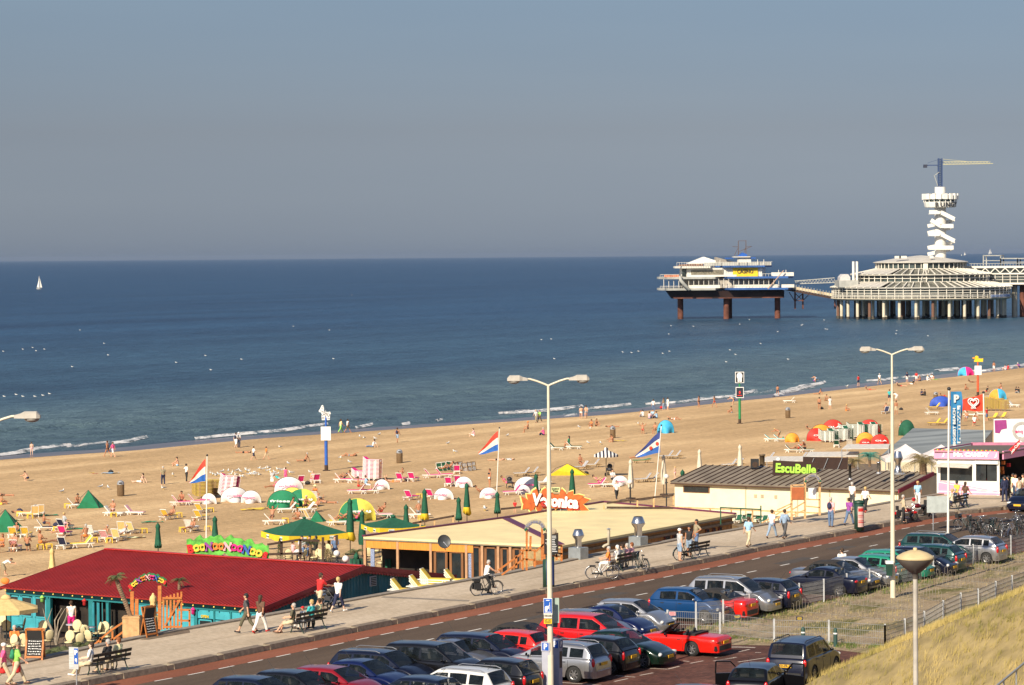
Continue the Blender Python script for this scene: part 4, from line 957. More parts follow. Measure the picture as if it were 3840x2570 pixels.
def square_umbrella_t(half,zt,zap,val,mtop=None,mval=None,poleh=None,logo=None):
 t=T();q=MB();c=[(-half,-half,zt),(half,-half,zt),(half,half,zt),(-half,half,zt)];N=6;vs=[];fs=[]
 for s in range(4):
  a,b=V3(c[s]),V3(c[(s+1)%4]);k=len(vs)
  for i in range(N+1):
   for j in range(N+1):
    p=a.lerp(b,i/N);e=V3((0,0,zap));w_=p.lerp(e,j/N);w_.z+=-.10*sin_(PI_*i/N)*(1-j/N)-.06*sin_(PI_*j/N);vs.append(w_)
  for i in range(N):
   for j in range(N):a0=k+i*(N+1)+j;fs.append((a0,a0+N+1,a0+N+2,a0+1))
 q.add(vs,fs,True);q.sph((0,0,zap+.02),(.18,.18,.08),8,6);t.part('canopy',q,mtop or mumbg)
 q=MB()
 for s in range(4):
  a,b=V3(c[s]),V3(c[(s+1)%4]);pv=[]
  for i in range(N+1):
   p=a.lerp(b,i/N);p.z+=-.10*sin_(PI_*i/N);pv+=[p,p+V3((0,0,-val-.06*sin_(i*2.4)))]
  q.add(pv,[(2*i,2*i+1,2*i+3,2*i+2)for i in range(N)])
 t.part('valance',q,mval or mumby)
 if logo:
  q=MB()
  for s in range(4):
   for u_ in(-.5,.45):q.xf(MRo(s*PI_/2,4,'Z')@MTr((u_*half,-half-.02,zt-.1-val*.5)));q.box((0,0,0),(.42,.012,val*.72))
  t.part('label_patch',q,mwht);q=MB()
  for s in range(4):
   for u_ in(-.5,.45):q.xf(Matrix.Identity(4));q.text(logo,val*.6,MRo(s*PI_/2,4,'Z')@MTr((u_*half,-half-.035,zt-.1-val*.5)),.004,.003)
  t.part('lettering',q,mumbg)
 q=MB();q.cyl((0,0,0),(0,0,zap-.05),.05)
 for cc in c:q.beam((0,0,zap-.15),V3(cc)*.96,.03)
 t.part('pole',q,mdkwood);return t
def round_umbrella_t(m,r,zr,zap,n=8,poleh=None,val=.18):
 t=T();q=MB();vs=[(0,0,zap)];K=4
 for j in range(n):
  a=2*PI_*(j+.5)/n
  for i in range(1,K+1):f=i/K;vs.append((r*f*cos_(a),r*f*sin_(a),zap+(zr-zap)*f**1.15))
  vs.append((r*1.0*cos_(a),r*1.0*sin_(a),zr-val))
 fs=[]
 for j in range(n):
  a,b=1+j*(K+1),1+((j+1)%n)*(K+1);fs.append((0,a,b))
  for i in range(K):fs.append((a+i,a+i+1,b+i+1,b+i))
 q.add(vs,fs);q.lathe([(.30*r/1.8,zap-.06),(.2,zap+.12),(.05,zap+.2)],8);t.part('canopy',q,m);q=MB();q.cyl((0,0,0),(0,0,zap),.035);t.part('pole',q,mblackp);return t
def street_lamp_t(h=12.25):
 t=T();q=MB();q.cyl((0,0,0),(0,0,1.6),.135,.13,16);q.cyl((0,0,1.6),(0,0,h*.80),.118,.08,16);q.cyl((0,0,h*.8),(0,0,h-.1),.062,.05,14);t.part('pole',q,mcreamm)
 for s in(-1,1):
  q=MB();q.tube([(0,0,h-.12),(s*.12,0,h-.06),(s*.45,0,h+.07),(s*.72,0,h+.15),(s*.84,0,h+.155)],.042,8);a=t.part('arm',q,mcreamm)
  q=MB();z=h+.15
  for(x0,w0,h0),(x1,w1,h1)in zip([(.80,.09,.10),(1.00,.12,.15),(1.12,.20,.21),(1.50,.20,.21),(1.60,.12,.10)],[(1.00,.12,.15),(1.12,.20,.21),(1.50,.20,.21),(1.60,.12,.10),(1.60,.12,.10)]):
   vs=[]
   for x,w_,hh in((x0,w0,h0),(x1,w1,h1)):vs+=[(s*x,-w_*.9,z-.06),(s*x,-w_*.8,z-.06+hh*.8),(s*x,-w_*.5,z-.06+hh),(s*x,w_*.5,z-.06+hh),(s*x,w_*.8,z-.06+hh*.8),(s*x,w_*.9,z-.06)]
   q.add(vs,[(i,(i+1)%6,6+(i+1)%6,6+i)for i in range(6)]+[tuple(range(6)),tuple(range(6,12))])
  l_=t.part('lamp_head',q,mlamphd,a);q=MB();q.sph((s*1.34,0,z-.06),(.24,.17,.13),12,8);t.part('lamp_bowl',q,mlampgl,l_)
 return t
SLT=street_lamp_t()
def bench_t(L_=2.4):
 t=T();sl_=[(.10,.46),(-.06,.46),(-.22,.46)];q=MB()
 for y,z in sl_:q.box((0,y,z),(L_,.12,.04))
 t.part('seat',q,mbench);q=MB();q.box((0,-.32,.66),(L_,.035,.13),rx=R(12));q.box((0,-.36,.86),(L_,.035,.13),rx=R(12));t.part('backrest',q,mbench)
 for x in(-L_/2+.35,L_/2-.35):
  q=MB();q.tube([(x,.22,0),(x,.14,.22),(x,.15,.43)],.03,6);q.tube([(x,-.50,0),(x,-.36,.22),(x,-.27,.46),(x,-.33,.70),(x,-.38,.92)],.03,6);q.beam((x,-.27,.43),(x,.15,.43),.04);t.part('leg',q,mbenchi)
 return t
BEN=bench_t(2.5)
def bicycle_t(mf,basket=False,bags=False):
 t=T()
 for y in(-.53,.55):
  q=MB();q.xf(MTr((0,y,.35))@MRo(R(90),4,'Y'));q.lathe([(.32,-.015),(.35,-.01),(.355,0),(.35,.01),(.32,.015),(.32,-.015)],24);w_=t.part('wheel',q,mtyre)
  q=MB()
  for k in range(12):a=k*PI_/6;q.cyl((0,y,.35),(0,y+cos_(a)*.32,.35+sin_(a)*.32),.003,seg=4,caps=False)
  q.cyl((-.04,y,.35),(.04,y,.35),.03,seg=8);q.xf(MTr((0,y,.35))@MRo(R(90),4,'Y'));q.lathe([(.305,-.012),(.325,-.012),(.325,.012),(.305,.012),(.305,-.012)],24);t.part('rim',q,mrim,w_)
 q=MB();bb=(0,-.05,.30);hd=(0,.36,.80)
 for a,b,r in[(bb,(0,-.20,.78),.02),(bb,hd,.022),((0,-.10,.45),(0,.33,.90),.018),(bb,(0,-.53,.35),.013),((0,-.18,.72),(0,-.53,.35),.012),(hd,(0,.33,.98),.024),(hd,(0,.42,.60),.018),((0,.42,.60),(0,.55,.35),.016)]:q.cyl(a,b,r,seg=7)
 t.part('frame',q,mf);q=MB();q.sph((0,-.24,.90),(.09,.14,.045),10,6);q.cyl((0,-.20,.76),(0,-.22,.88),.015,seg=6);t.part('saddle',q,mblackp)
 q=MB();q.tube([(-.28,.18,1.04),(-.24,.30,1.06),(-.05,.36,1.05),(.05,.36,1.05),(.24,.30,1.06),(.28,.18,1.04)],.014,6);q.cyl((0,.33,.95),(0,.36,1.06),.014,seg=6);q.sph((0,.44,.92),.05,8,6);t.part('handlebar',q,mchrome)
 q=MB();q.box((0,-.52,.74),(.13,.34,.03));q.cyl((.05,-.62,.73),(.05,-.53,.35),.007,seg=5);q.cyl((-.05,-.62,.73),(-.05,-.53,.35),.007,seg=5);t.part('rear_rack',q,mblackp)
 q=MB();q.tube([(0,-.53-.38*cos_(a),.35+.38*sin_(a))for a in[R(d)for d in range(-15,130,15)]],.022,5);q.tube([(0,.55-.38*cos_(a),.35+.38*sin_(a))for a in[R(d)for d in range(50,175,15)]],.02,5);t.part('mudguard',q,mf)
 q=MB();q.box((.06,-.28,.32),(.03,.56,.10));q.cyl((.04,-.05,.30),(.09,-.05,.30),.09,seg=12);q.beam((.1,-.05,.30),(.1,.08,.20),.02);q.beam((-.1,-.05,.30),(-.1,-.18,.40),.02);q.box((.14,.08,.19),(.08,.09,.02));q.box((-.14,-.18,.41),(.08,.09,.02));t.part('chain_case',q,mblackp)
 if basket:q=MB();q.bb(-.16,.16,.42,.68,.78,.80);[q.bb(-.16,.16,y,y+.015,.78,1.0)for y in(.42,.665)];[q.bb(x,x+.015,.42,.68,.78,1.0)for x in(-.16,.145)];t.part('basket',q,mblackp)
 if bags:q=MB();q.box((.14,-.55,.50),(.13,.34,.32));q.box((-.14,-.55,.50),(.13,.34,.32));q.box((0,-.55,.80),(.28,.34,.12));t.part('pannier_bag',q,mblackp)
 q=MB();q.cyl((.03,-.40,.30),(.14,-.34,.01),.01,seg=5);t.part('kickstand',q,mrim);return t
BK=bicycle_t(mblackp);BKW=bicycle_t(mrim);BKB=bicycle_t(paint('bike_green',(.01,.03,.03)),True);BKT=bicycle_t(mblackp,False,True)
def gull_t():
 t=T();q=MB();caps(q,(0,-.10,.14),.055,(0,.07,.16),.06,8);caps(q,(0,-.10,.14),.04,(0,-.24,.13),.012,6);caps(q,(0,.08,.18),.035,(0,.12,.25),.036,6);t.part('gull',q,mat('gull_white',(.70,.69,.66),.8,var=.1));return t
def gull2_t():
 t=T();q=MB();caps(q,(0,-.10,.14),.055,(0,.07,.16),.06,8);caps(q,(0,-.10,.14),.04,(0,-.20,.13),.015,6);caps(q,(0,.08,.18),.035,(0,.12,.25),.036,6);t.part('body',q,mat('gull_white',(.70,.69,.66),.8,var=.1))
 q=MB();
 for s in(-1,1):caps(q,(s*.05,.04,.17),.035,(s*.035,-.24,.15),.018,6)
 t.part('wing',q,mat('gull_grey',(.30,.31,.33),.8));q=MB();q.cyl((0,.15,.25),(0,.19,.24),.012,.004,6);t.part('beak',q,mumby);q=MB()
 for s in(-1,1):q.cyl((s*.03,0,0),(s*.03,0,.11),.008,seg=5)
 t.part('leg',q,mumby);return t
GULL=gull2_t();GSEA=gull_t()
def palm_t(h=1.6,n=14,L_=1.1,m=None,tr=.10,seed=1,spread=1.0):
 rs=random.Random(seed);t=T();q=MB();q.tube([(0,0,0),(.03,.02,h*.4),(-.04,.0,h*.75),(0,0,h)],[tr*1.2,tr,tr*.9,tr*.8],8)
 for i in range(int(h/.1)):q.lathe([(tr*1.05,i*.1),(tr*1.25,i*.1+.07),(tr*.9,i*.1+.08)],8)
 if h>.15:t.part('trunk',q,mtrunk)
 q=MB()
 for k in range(n):
  a=k*2.399+rs.uniform(-.2,.2);el=rs.uniform(.25,1.25);ln=L_*rs.uniform(.8,1.15);d=V3((cos_(a),sin_(a),0));pts=[]
  for i in range(9):
   s=i/8;pts.append(V3((0,0,h))+d*(ln*s*cos_(el)*spread+ln*.25*s*s)+V3((0,0,ln*(s*sin_(el)-.75*s*s))))
  q.tube(pts,[.014*(1-i/10)for i in range(9)],4)
  for i in range(1,9):
   tgt=(pts[i]-pts[i-1]).normalized();side=tgt.cross(V3((0,0,1))).normalized()
   for s in(-1,1):
    for f in(0,.5):
     b=pts[i-1].lerp(pts[i],f);l_=ln*.30*sin_(PI_*min(.95,(i+f)/9.5)**.8)+.04;tip=b+side*s*l_*.85+tgt*l_*.55+V3((0,0,-l_*.35));q.add([b-tgt*.012,b+tgt*.022,tip],[(0,1,2)])
 t.part('crown',q,m or mpalmleaf);return t
PALM=[palm_t(1.5,16,1.0,None,.09,1),palm_t(.9,14,.9,None,.10,2),palm_t(.1,22,1.0,mpalmdry,.08,3),palm_t(2.3,15,.8,None,.10,4)]
def shrub_t(h=1.6,r=.4,seed=1,m=None,n=500,cone=True):
 rs=random.Random(seed);t=T();q=MB();q.tube([(0,0,0),(.02,0,h*.5),(0,.02,h*.9)],[.03,.025,.01],6)
 for i in range(10):a=i*2.4;z=h*(.15+.07*i);q.cyl((0,0,z),(cos_(a)*r*.7,sin_(a)*r*.7,z+.15),.010,.004,5)
 t.part('stem',q,mtrunk);q=MB()
 for i in range(n):
  z=rs.random()**.85;rr=r*((1-z)**.6 if cone else sin_(PI_*(z*.85+.1)))*(.65+.5*noise.noise(V3((z*4,i*.9,seed))));a=rs.uniform(0,6.28);rr*=rs.uniform(.5,1.1);c=V3((rr*cos_(a),rr*sin_(a),h*(.08+.92*z)))
  d1=V3((rs.uniform(-1,1),rs.uniform(-1,1),rs.uniform(-.2,1))).normalized()*.09;d2=V3((rs.uniform(-1,1),rs.uniform(-1,1),rs.uniform(-1,1))).normalized()*.035;q.add([c-d2,c+d2,c+d1],[(0,1,2)])
 t.part('foliage',q,m or mshrub);return t
SHR=[shrub_t(1.7,.42,1),shrub_t(1.5,.38,2,None,420),shrub_t(1.2,.55,3,mpalmdry,420,False)]
def tchair_t():
 t=T();q=MB()
 for x in(-.24,.24):
  q.tube([(x,-.30,0),(x,-.24,.42),(x,-.32,.95)],.016,5);q.tube([(x,.26,0),(x,.22,.42),(x,.24,.62),(x,-.26,.66)],.016,5)
 q.box((0,0,.42),(.48,.46,.02));t.part('frame',q,mblackp);q=MB();q.sph((0,.0,.47),(.25,.25,.06),12,6);t.part('seat_cushion',q,mstr_cream);q=MB();q.xf(MTr((0,-.27,.76))@MRo(R(14),4,'X'));q.sph((0,0,0),(.25,.06,.30),14,8);t.part('back_cushion',q,mstr_cream);return t
TCH=tchair_t()
def table_t(m=mdkwood,r=.4,h=.74,cloth=None):
 t=T();q=MB();q.lathe([(0,h),(r,h),(r,h-.04),(0,h-.04)],16);t.part('tabletop',q,m);q=MB();q.cyl((0,0,.03),(0,0,h-.03),.03);q.lathe([(0,.04),(.25,.03),(.25,0)],12);t.part('base',q,mblackp);return t
TBL=table_t();TBLW=table_t(mlightgrey)
def aboard_t(h=1.3,w=.7):
 t=T();q=MB();a=R(14)
 for s in(-1,1):
  q.xf(MTr((0,s*.20,0))@MRo(s*a,4,'X'))
  for x in(-w/2,w/2):q.box((x,0,h/2),(.07,.04,h))
  for z in(.12,h-.03):q.box((0,0,z),(w,.04,.07))
 t.part('timber_frame',q,mwood);q=MB()
 for s in(-1,1):q.xf(MTr((0,s*.20,0))@MRo(s*a,4,'X'));q.box((0,0,h/2+.04),(w-.08,.02,h-.22))
 bi=t.part('chalkboard',q,mat('chalkboard',(.015,.015,.016),.8));q=MB();q.xf(MTr((0,-.20,0))@MRo(-a,4,'X'));rs=random.Random(4)
 for i in range(9):
  z=h-.22-i*.105;x=-w*.38
  while x<w*.36:l_=rs.uniform(.03,.10);q.box((x+l_/2,-.014,z+rs.uniform(-.008,.008)),(l_*.8,.006,.028));x+=l_+.02
 t.part('chalk_writing',q,mwht,bi);return t
ABD=aboard_t()
def flue_t(h=2.2,r=.42):
 t=T();q=MB();q.lathe([(r*.55,0),(r*.55,h*.45),(r*1.0,h*.62),(r*1.02,h*.68),(r*.66,h*.98),(r*.64,h),(r*.55,h*.985)],24);t.part('exhaust_cowl',q,mstainless);return t
def glassf():return mat('window_glass',(.020,.026,.030),.06,var=.25,scale=2,spec=.7)
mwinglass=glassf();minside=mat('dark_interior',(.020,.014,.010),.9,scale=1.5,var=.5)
# ================================================================ STREET, PARKING
for i,(x,y,lb)in enumerate([(-16.1,68.7*F/8400,'cream street lamp with only one arm in view at the left edge'),(1.4,87.2*F/8400,'tall cream street lamp standing behind the parking meters'),(18.9,111.4*F/8400,'tall cream street lamp in the sandy lot with a green litter bin on it')]):
 place(SLT,'street_lamp',(x,y,0),R(0),lb,'street lamp','twin arm street lamps')
def carr(kind,col,reg,x,y,heading,label,**kw):
 c=CT[kind];px,py=fp(reg,x,y);p=P(px,py,c['H']+.01);h=R(heading);d=V3((-sin_(h),cos_(h),0));ref=(c['rf']+c['rr'])/2
 root=V3((p.x,p.y,0))+d*ref;cen=root-d*(c['L']/2);return car(kind,col,0,0,heading,label,loc=cen,**kw)
NR,RR=-119,61
carr('hatch','navy','N',520,1160,NR,'dark blue hatchback cut off at the bottom edge, leftmost parked car')
carr('hatch','black','N',1220,1045,NR,'black hatchback parked between the leftmost dark blue car and the crimson one')
carr('hatch','dred','N',1910,970,NR,'crimson hatchback with a round roof in the bottom row of cars')
carr('sedan','mblue','O',260,960,NR,'royal blue saloon beside the crimson hatchback')
carr('wagon','navy','O',470,795,NR,'navy estate car with silver roof rails')
carr('mpv','black','O',1330,665,NR,'tall black people carrier with an aerial near the road',rails=0)
carr('coupe','sgrey','O',1850,622,NR,'grey coupe squeezed beside the tall black people carrier')
carr('wagon','navy','Q',600,168,NR,'navy estate car parked left of the bright red hatchback',rails=0)
carr('wagon','white','Q',600,812,RR,'white estate car with tall red tail lamps at the bottom edge')
carr('city','black','Q',1260,640,RR,'small two-tone black and silver car with three round tail lamps',ov={'front_bumper':PT['silver'],'rear_bumper':PT['silver']})
carr('hatch','navy','O',1440,1252,RR,'dark car with roof bars at the bottom edge, in front of the crimson hatchback')
carr('hatch','cons','Q',1480,128,RR,'bright red hatchback left of the parking meters')
carr('sedan','black','J',330,1022,NR,'black convertible with its dark soft top up beside the road',top=True)
carr('hatch','sgrey','R',850,388,NR,'grey hatchback hidden behind the red people carrier')
carr('mpv','red','R',830,450,NR,'round red people carrier behind the street lamp',rails=0)
carr('beetle','mblue','R',1330,310,NR,'rounded dark blue retro car with round headlights')
carr('city','silver','R',1600,215,NR,'silver hatchback next to the metal fence gate')
carr('wagon','silver','J',790,1190,RR,'silver estate car parked directly behind the parking meters')
carr('hatch','black','J',1080,1140,RR,'black hatchback with tall narrow tail lamps beside the silver estate')
carr('sedan','green','J',1180,1080,NR,'dark green saloon with its bonnet pointing at the open red sports car')
carr('spider','cons','J',1765,1085,RR,'open red two-seat sports car with a black folded top',plate=None)
carr('city','blue','S',600,428,NR,'bright blue tall hatchback behind the fence gate')
carr('coupe','cons','S',1175,450,RR,'red cabriolet with a dark brown soft top up',top=True)
carr('mpv','silver','S',1270,258,NR,'silver people carrier with roof rails behind the fence')
carr('hatch','navy','S',2010,292,RR,'navy hatchback parked to the right of the silver people carrier')
carr('coupe','navy','T',950,780,RR,'old navy coupe with an angular body and its nose to the road')
carr('sedan','sgrey','T',985,668,NR,'grey convertible with a black soft top behind the old navy coupe',top=True)
carr('sedan','silver','T',1310,605,NR,'silver saloon with a sunroof, a woman standing behind it')
carr('hatch','mint','K',1270,332,NR,'mint green hatchback, the farther of the two mint cars')
carr('hatch','mint','K',1215,370,RR,'mint green hatchback, the nearer of the two mint cars')
carr('hatch','navy','K',1450,308,NR,'navy hatchback partly behind the round lamp head')
carr('hatch','teal','K',1680,292,RR,'dark teal hatchback in front of the teal estate')
carr('wagon','teal','K',1610,205,NR,'dark teal estate car with roof rails near the flagpole',rails=1)
carr('hatch','silver','K',2000,228,RR,'silver hatchback beside the parked bicycles')
carr('suv','navy','K',598,1018,-25,'large dark blue off-road car with roof rails and a yellow number plate',plate='XH-FR-34')
bkc=carr('hatch','black','K',268,1216,-18,'black hatchback with both front doors open at the bottom edge',plate='RL-BG-16')
for s in(-1,1):
 q=MB();q.xf(MTr((s*.84,1.30,0))@MRo(s*R(-62),4,'Z'));q.bb(-.03,.03,0,1.05,.26,.92);q.beam((0,.02,.92),(0,.45,1.36),.05);q.beam((0,.45,1.36),(0,1.02,1.38),.05);q.beam((0,1.02,1.38),(0,1.04,.92),.05)
 me=q.mesh('door');me.materials.append(PT['black']);o=newobj('door',me);link_(o);o.parent=bkc;o['label']='open black front door'
carr('hatch','navy','F',2610,2571,NR,'dark blue car roof just showing at the bottom edge')
pr=P(3816,1922,0);d=-TV;car('hatch','navy',0,0,149,'dark blue car driving on the road at the right edge',loc=pr-d*2.0+V3((0,0,0)),group='cars on the road')
mwire=mat('fence_wire',(.26,.26,.26),.5,metal=.3)
def fence(pts,label,hgt=1.15,wires=6,mesh=.06,lim=None):
 p=[P(x,y,0)for x,y in pts];o0=p[0];t=T()
 for a in p:q=MB();q.box(a-o0+V3((0,0,hgt/2)),(.08,.08,hgt));t.part('post',q,mat('fence_post',(.42,.43,.44),.6))
 for a,b in zip(p,p[1:]):
  q=MB()
  for k in range(wires):z=.12+(hgt-.18)*k/(wires-1);q.beam(a-o0+V3((0,0,z)),b-o0+V3((0,0,z)),.016,.018)
  n=max(2,int((b-a).length/mesh))
  for i in range(1,n):c=a.lerp(b,i/n)-o0;q.add([c+V3((-.006,0,.1)),c+V3((.006,0,.1)),c+V3((.006,0,hgt-.05)),c+V3((-.006,0,hgt-.05))],[(0,1,2,3)])
  t.part('wire_panel',q,mwire)
 return place(t,'wire_fence',o0,0,label,'fence','grey wire fences round the sandy lot')
fence(F1[1:],'long wire fence directly in front of the row of parked cars',1.15)
fence([F1[0]]+F2[1:],'wire fence with closely spaced bars along the brick parking',1.05,4,.09);fence(F3,'wire fence at the foot of the grassy dune',1.0,5,.10)
for reg,x,y,w_,bc,tx in(('S',498,832,.28,'lpink','NIET'),('S',1503,875,.30,'navy','P'),('K',612,862,.28,'navy','P')):
 px,py=fp(reg,x,y);g_=P(px,py+45,0);pz=PY(px,py,g_.y);q=MB();q.box((0,0,0),(w_*1.1,.02,w_*.62));t=T();i0=t.part('panel',q,pm(bc))
 q=MB()
 for k in range(3):q.box((0,-.014,.05-k*.05),(w_*(.7 if k!=1 else.85),.006,.018))
 t.part('lettering',q,mumby if bc=='navy'else pm('red'));place(t,'fence_sign',(pz.x,pz.y-.03,pz.z),0,{'lpink':'small pink notice at the left end of the fence','navy':'small blue notice hanging on the fence '+('above the tarmac corner'if x>1000 else 'in front of the bicycle stands')}[bc],'sign')
mstand=mat('bike_stand_steel',(.25,.22,.18),.7)
rows=[((470,800),(1440,890)),((870,745),(1560,810)),((1230,660),(1700,735)),((1500,600),(2090,650)),((1650,560),(2200,600)),((1960,480),(2400,520)),((2160,420),(2500,450))]
for ri,(a,b)in enumerate(rows):
 A_,B_=P(*fp('K',*a)),P(*fp('K',*b));t=T();n=22 if ri<3 else 18;rs=random.Random(ri)
 q=MB();q.beam((0,0,.03),B_-A_+V3((0,0,.03)),.04,.02);t.part('ground_rail',q,mstand)
 for i in range(n):
  c=(B_-A_)*(i/(n-1));hh=rs.choice((.35,.5,.66))*(1 if ri<5 else.8);q=MB();q.tube([c+V3((-.09,0,0)),c+V3((-.08,.04,hh)),c+V3((.0,.05,hh+.04)),c+V3((.05,.04,hh)),c+V3((.06,0,0))],.009,4);t.part('hoop',q,mstand)
 place(t,'bicycle_stand',A_,0,['nearest row of bicycle stands beside the fence notice','second row of bicycle stands from the brick parking','row of bicycle stands reaching the street lamp base','row of bicycle stands just beyond the street lamp with the bin','empty row of bicycle stands in the middle of the back half of the lot','row of bicycle stands right of the round lamp head','farthest row of bicycle stands near the parked bicycles'][ri],'bicycle stand','bicycle stands in the sandy lot')
for nm,x,y in(('left of the off-road car',3012,2408),('right of the off-road car',3133,2412)):
 t=T();q=MB();q.lathe([(.09,0),(.09,.72),(.07,.80),(0,.84)],12);t.part('post',q,mat('bollard_green',(.02,.06,.05),.6));q=MB();q.lathe([(.095,.56),(.095,.62)],12);t.part('band',q,mwht);pp=P(x,y,0);place(t,'bollard',P(x,y+14,0),0,'dark green bollard '+nm,'bollard')
lp=V3((18.9,111.4*F/8400,0));t=T();q=MB();q.lathe([(.18,0),(.23,.62),(.22,.62)],4,smooth=False,a0=R(45),a1=R(405));t.part('bin_body',q,mat('bin_green',(.01,.045,.03),.5));q=MB();q.lathe([(.26,.60),(.27,.74),(.24,.74)],4,smooth=False,a0=R(45),a1=R(405));t.part('rim_band',q,mwht)
place(t,'litter_bin',lp+V3((-.22,-.34,1.15)),0,'green litter bin with a pale rim fixed on the street lamp','litter bin')
hd=PY(3432,2096,55*F/8400);zb_=dune_h(*UN(hd));zb_=max(zb_,2.0);t=T();q=MB();q.cyl((0,0,zb_-hd.z),(0,0,-.48),.075,.058,16);t.part('post',q,mlamphd);q=MB();q.lathe([(.46,0),(.47,.03),(.44,.07),(.30,.15),(.12,.21),(0,.22)],32);q.lathe([(.05,.21),(.05,.27),(0,.28)],10)
t.part('lamp_cap',q,mat('lamp_cap',(.56,.44,.24),.6));q=MB();q.lathe([(.455,-.01),(.44,-.05),(.31,-.19),(.13,-.34),(.08,-.36),(.06,-.50)],32);t.part('lamp_bowl',q,mat('smoked_bowl',(.13,.115,.10),.35));place(t,'lantern',(hd.x,hd.y,hd.z),0,'large round lantern on a tapered post in front of the dune','lantern')
t=T();q=MB();a_=PY(3735,2575,95);b_=PY(3845,2484,101);q.beam((0,0,0),b_-a_,.06);q.beam(b_-a_,b_-a_+(b_-a_)*.6,.06);t.part('handrail',q,mgalv)
for k in(.25,.68,1.0,1.3):q=MB();c=(b_-a_)*k;q.cyl(c,c+V3((0,0,-1.3)),.03,seg=8);t.part('rail_post',q,mgalv)
place(t,'handrail',a_,0,'grey handrail at the bottom right corner over the dune','handrail')
def meter_t():
 t=T();q=MB();q.bb(-.17,.17,-.14,.14,0,1.75);q.bb(-.19,.19,-.16,.16,1.75,2.12);t.part('housing',q,mlightgrey);q=MB();q.bb(.171,.178,-.10,.10,1.0,1.66);t.part('control_panel',q,mat('panel_dark',(.07,.07,.06),.4));q=MB();q.bb(-.14,.14,-.166,-.161,1.79,2.08);pn=t.part('sign_panel',q,mpsign);q=MB();q.text('P',.30,MTr((0,-.17,1.935)),.003,.012);t.part('letter',q,mwht,pn)
 q=MB();q.bb(.191,.196,-.13,.13,1.79,2.08);pn=t.part('sign_panel',q,mat('sign_blue_dim',(.03,.06,.18),.5));q=MB();q.text('P',.28,MTr((.20,0,1.935))@MRo(R(90),4,'Z'),.003,.012);t.part('letter',q,mwht,pn);return t
MT=meter_t();
for(x,y),lb in(((585,1160),'grey parking meter with a blue P in front of the lamp pole, the left one'),((668,1140),'grey parking meter standing behind and to the right of the other one')):
 px,py=fp('J',x+5,y);Y=(17.2-2.12)*F/(py-944);pt=PY(px,py,Y);place(MT,'parking_meter',(pt.x,pt.y,0),R(-28),lb,'parking meter','parking meters')
lp=V3((1.4,87.2*F/8400,0));t=T();q=MB();c=PY(*fp('J',596,877),lp.y-.25);q.box((0,0,0),(.34,.02,.64));t.part('panel',q,mwht);q=MB();q.box((0,-.015,.02),(.31,.01,.56));t.part('blue_field',q,mpsign);q=MB()
q.sph((-.03,-.02,-.05),(.09,.012,.07),10,6);q.sph((-.06,-.02,-.12),(.06,.012,.09),10,6);q.tube([(.02,-.022,.0),(.07,-.022,.05),(.08,-.022,.16)],.014,5);q.bb(.07,.085,-.026,-.018,-.16,.12);q.box((0,-.02,.24),(.14,.01,.03));q.box((0,-.02,-.22),(.24,.01,.025));t.part('pictogram',q,mwht);place(t,'road_sign',c,R(-8),'blue sign with a white hand putting a coin in a meter','sign')
c=PY(*fp('J',596,960),lp.y-.25);t=T();q=MB();q.box((0,0,0),(.31,.02,.19));t.part('panel',q,mat('plate_cream',(.66,.62,.52),.5));q=MB();q.text('10:00-22:00',.10,MTr((0,-.014,0)),.004,.003,width=.27);t.part('lettering',q,mblackp);place(t,'road_sign',c,R(-8),'white plate with opening hours under the blue hand sign','sign')
c=PY(*fp('J',596,1008),lp.y-.25);t=T();q=MB();q.box((0,0,0),(.31,.02,.19));t.part('panel',q,mumby);q=MB();q.text('LET OP!',.07,MTr((0,-.014,.05)),.004,.002);q.box((0,-.014,-.01),(.25,.006,.018));q.box((0,-.014,-.05),(.22,.006,.018));t.part('lettering',q,mblackp);place(t,'road_sign',c,R(-8),'small yellow warning plate lowest on the lamp pole','sign')
c=PY(*fp('J',665,912),lp.y+.15);t=T();q=MB();q.box((0,0,0),(.26,.02,.98));t.part('panel',q,mat('pale_green_plate',(.36,.46,.40),.5));q=MB();q.box((0,.03,0),(.04,.04,.7));t.part('bracket',q,mgalv);place(t,'road_sign',c,R(5),'pale green back of a tall sign behind the lamp pole','sign')
a=P(288,2566+22,.12);t=T();q=MB();zt_=PY(*fp('L',1160,1000),a.y).z-a.z;q.cyl((0,0,0),(0,0,zt_),.03);t.part('pole',q,mgalv);q=MB();q.box((-.09,-.05,zt_-.42),(.42,.02,.88));pn=t.part('panel',q,mat('sign_pale',(.45,.46,.45),.5));q=MB();q.box((.02,-.066,zt_-.34),(.17,.01,.62));t.part('blue_field',q,mpsign,pn)
q=MB();q.text('P',.26,MTr((.02,-.075,zt_-.20)),.004,.012);q.sph((.02,-.075,zt_-.49),(.055,.01,.07),8,6);q.tube([(.03,-.078,zt_-.62),(.07,-.078,zt_-.52)],.01,5)
for k in range(7):q.box((-.19,-.063,zt_-.08-k*.11),(.17,.004,.012))
t.part('lettering',q,mwht,pn);place(t,'parking_sign',a,R(-20),'blue P parking sign on a grey pole at lower left','sign')
a=P(*fp('V',390,1330));t=T();top_=PY(*fp('V',430,825),a.y).z;q=MB();q.cyl((0,0,0),(0,0,top_-.05),.035);t.part('pole',q,mgalv);q=MB();q.box((.25,-.03,top_-.52),(1.28,.03,1.02));t.part('panel',q,mat('sign_back_green',(.40,.44,.43),.5));place(t,'road_sign',a,R(0),'large blank grey sign board seen from behind near the motorbikes','sign')
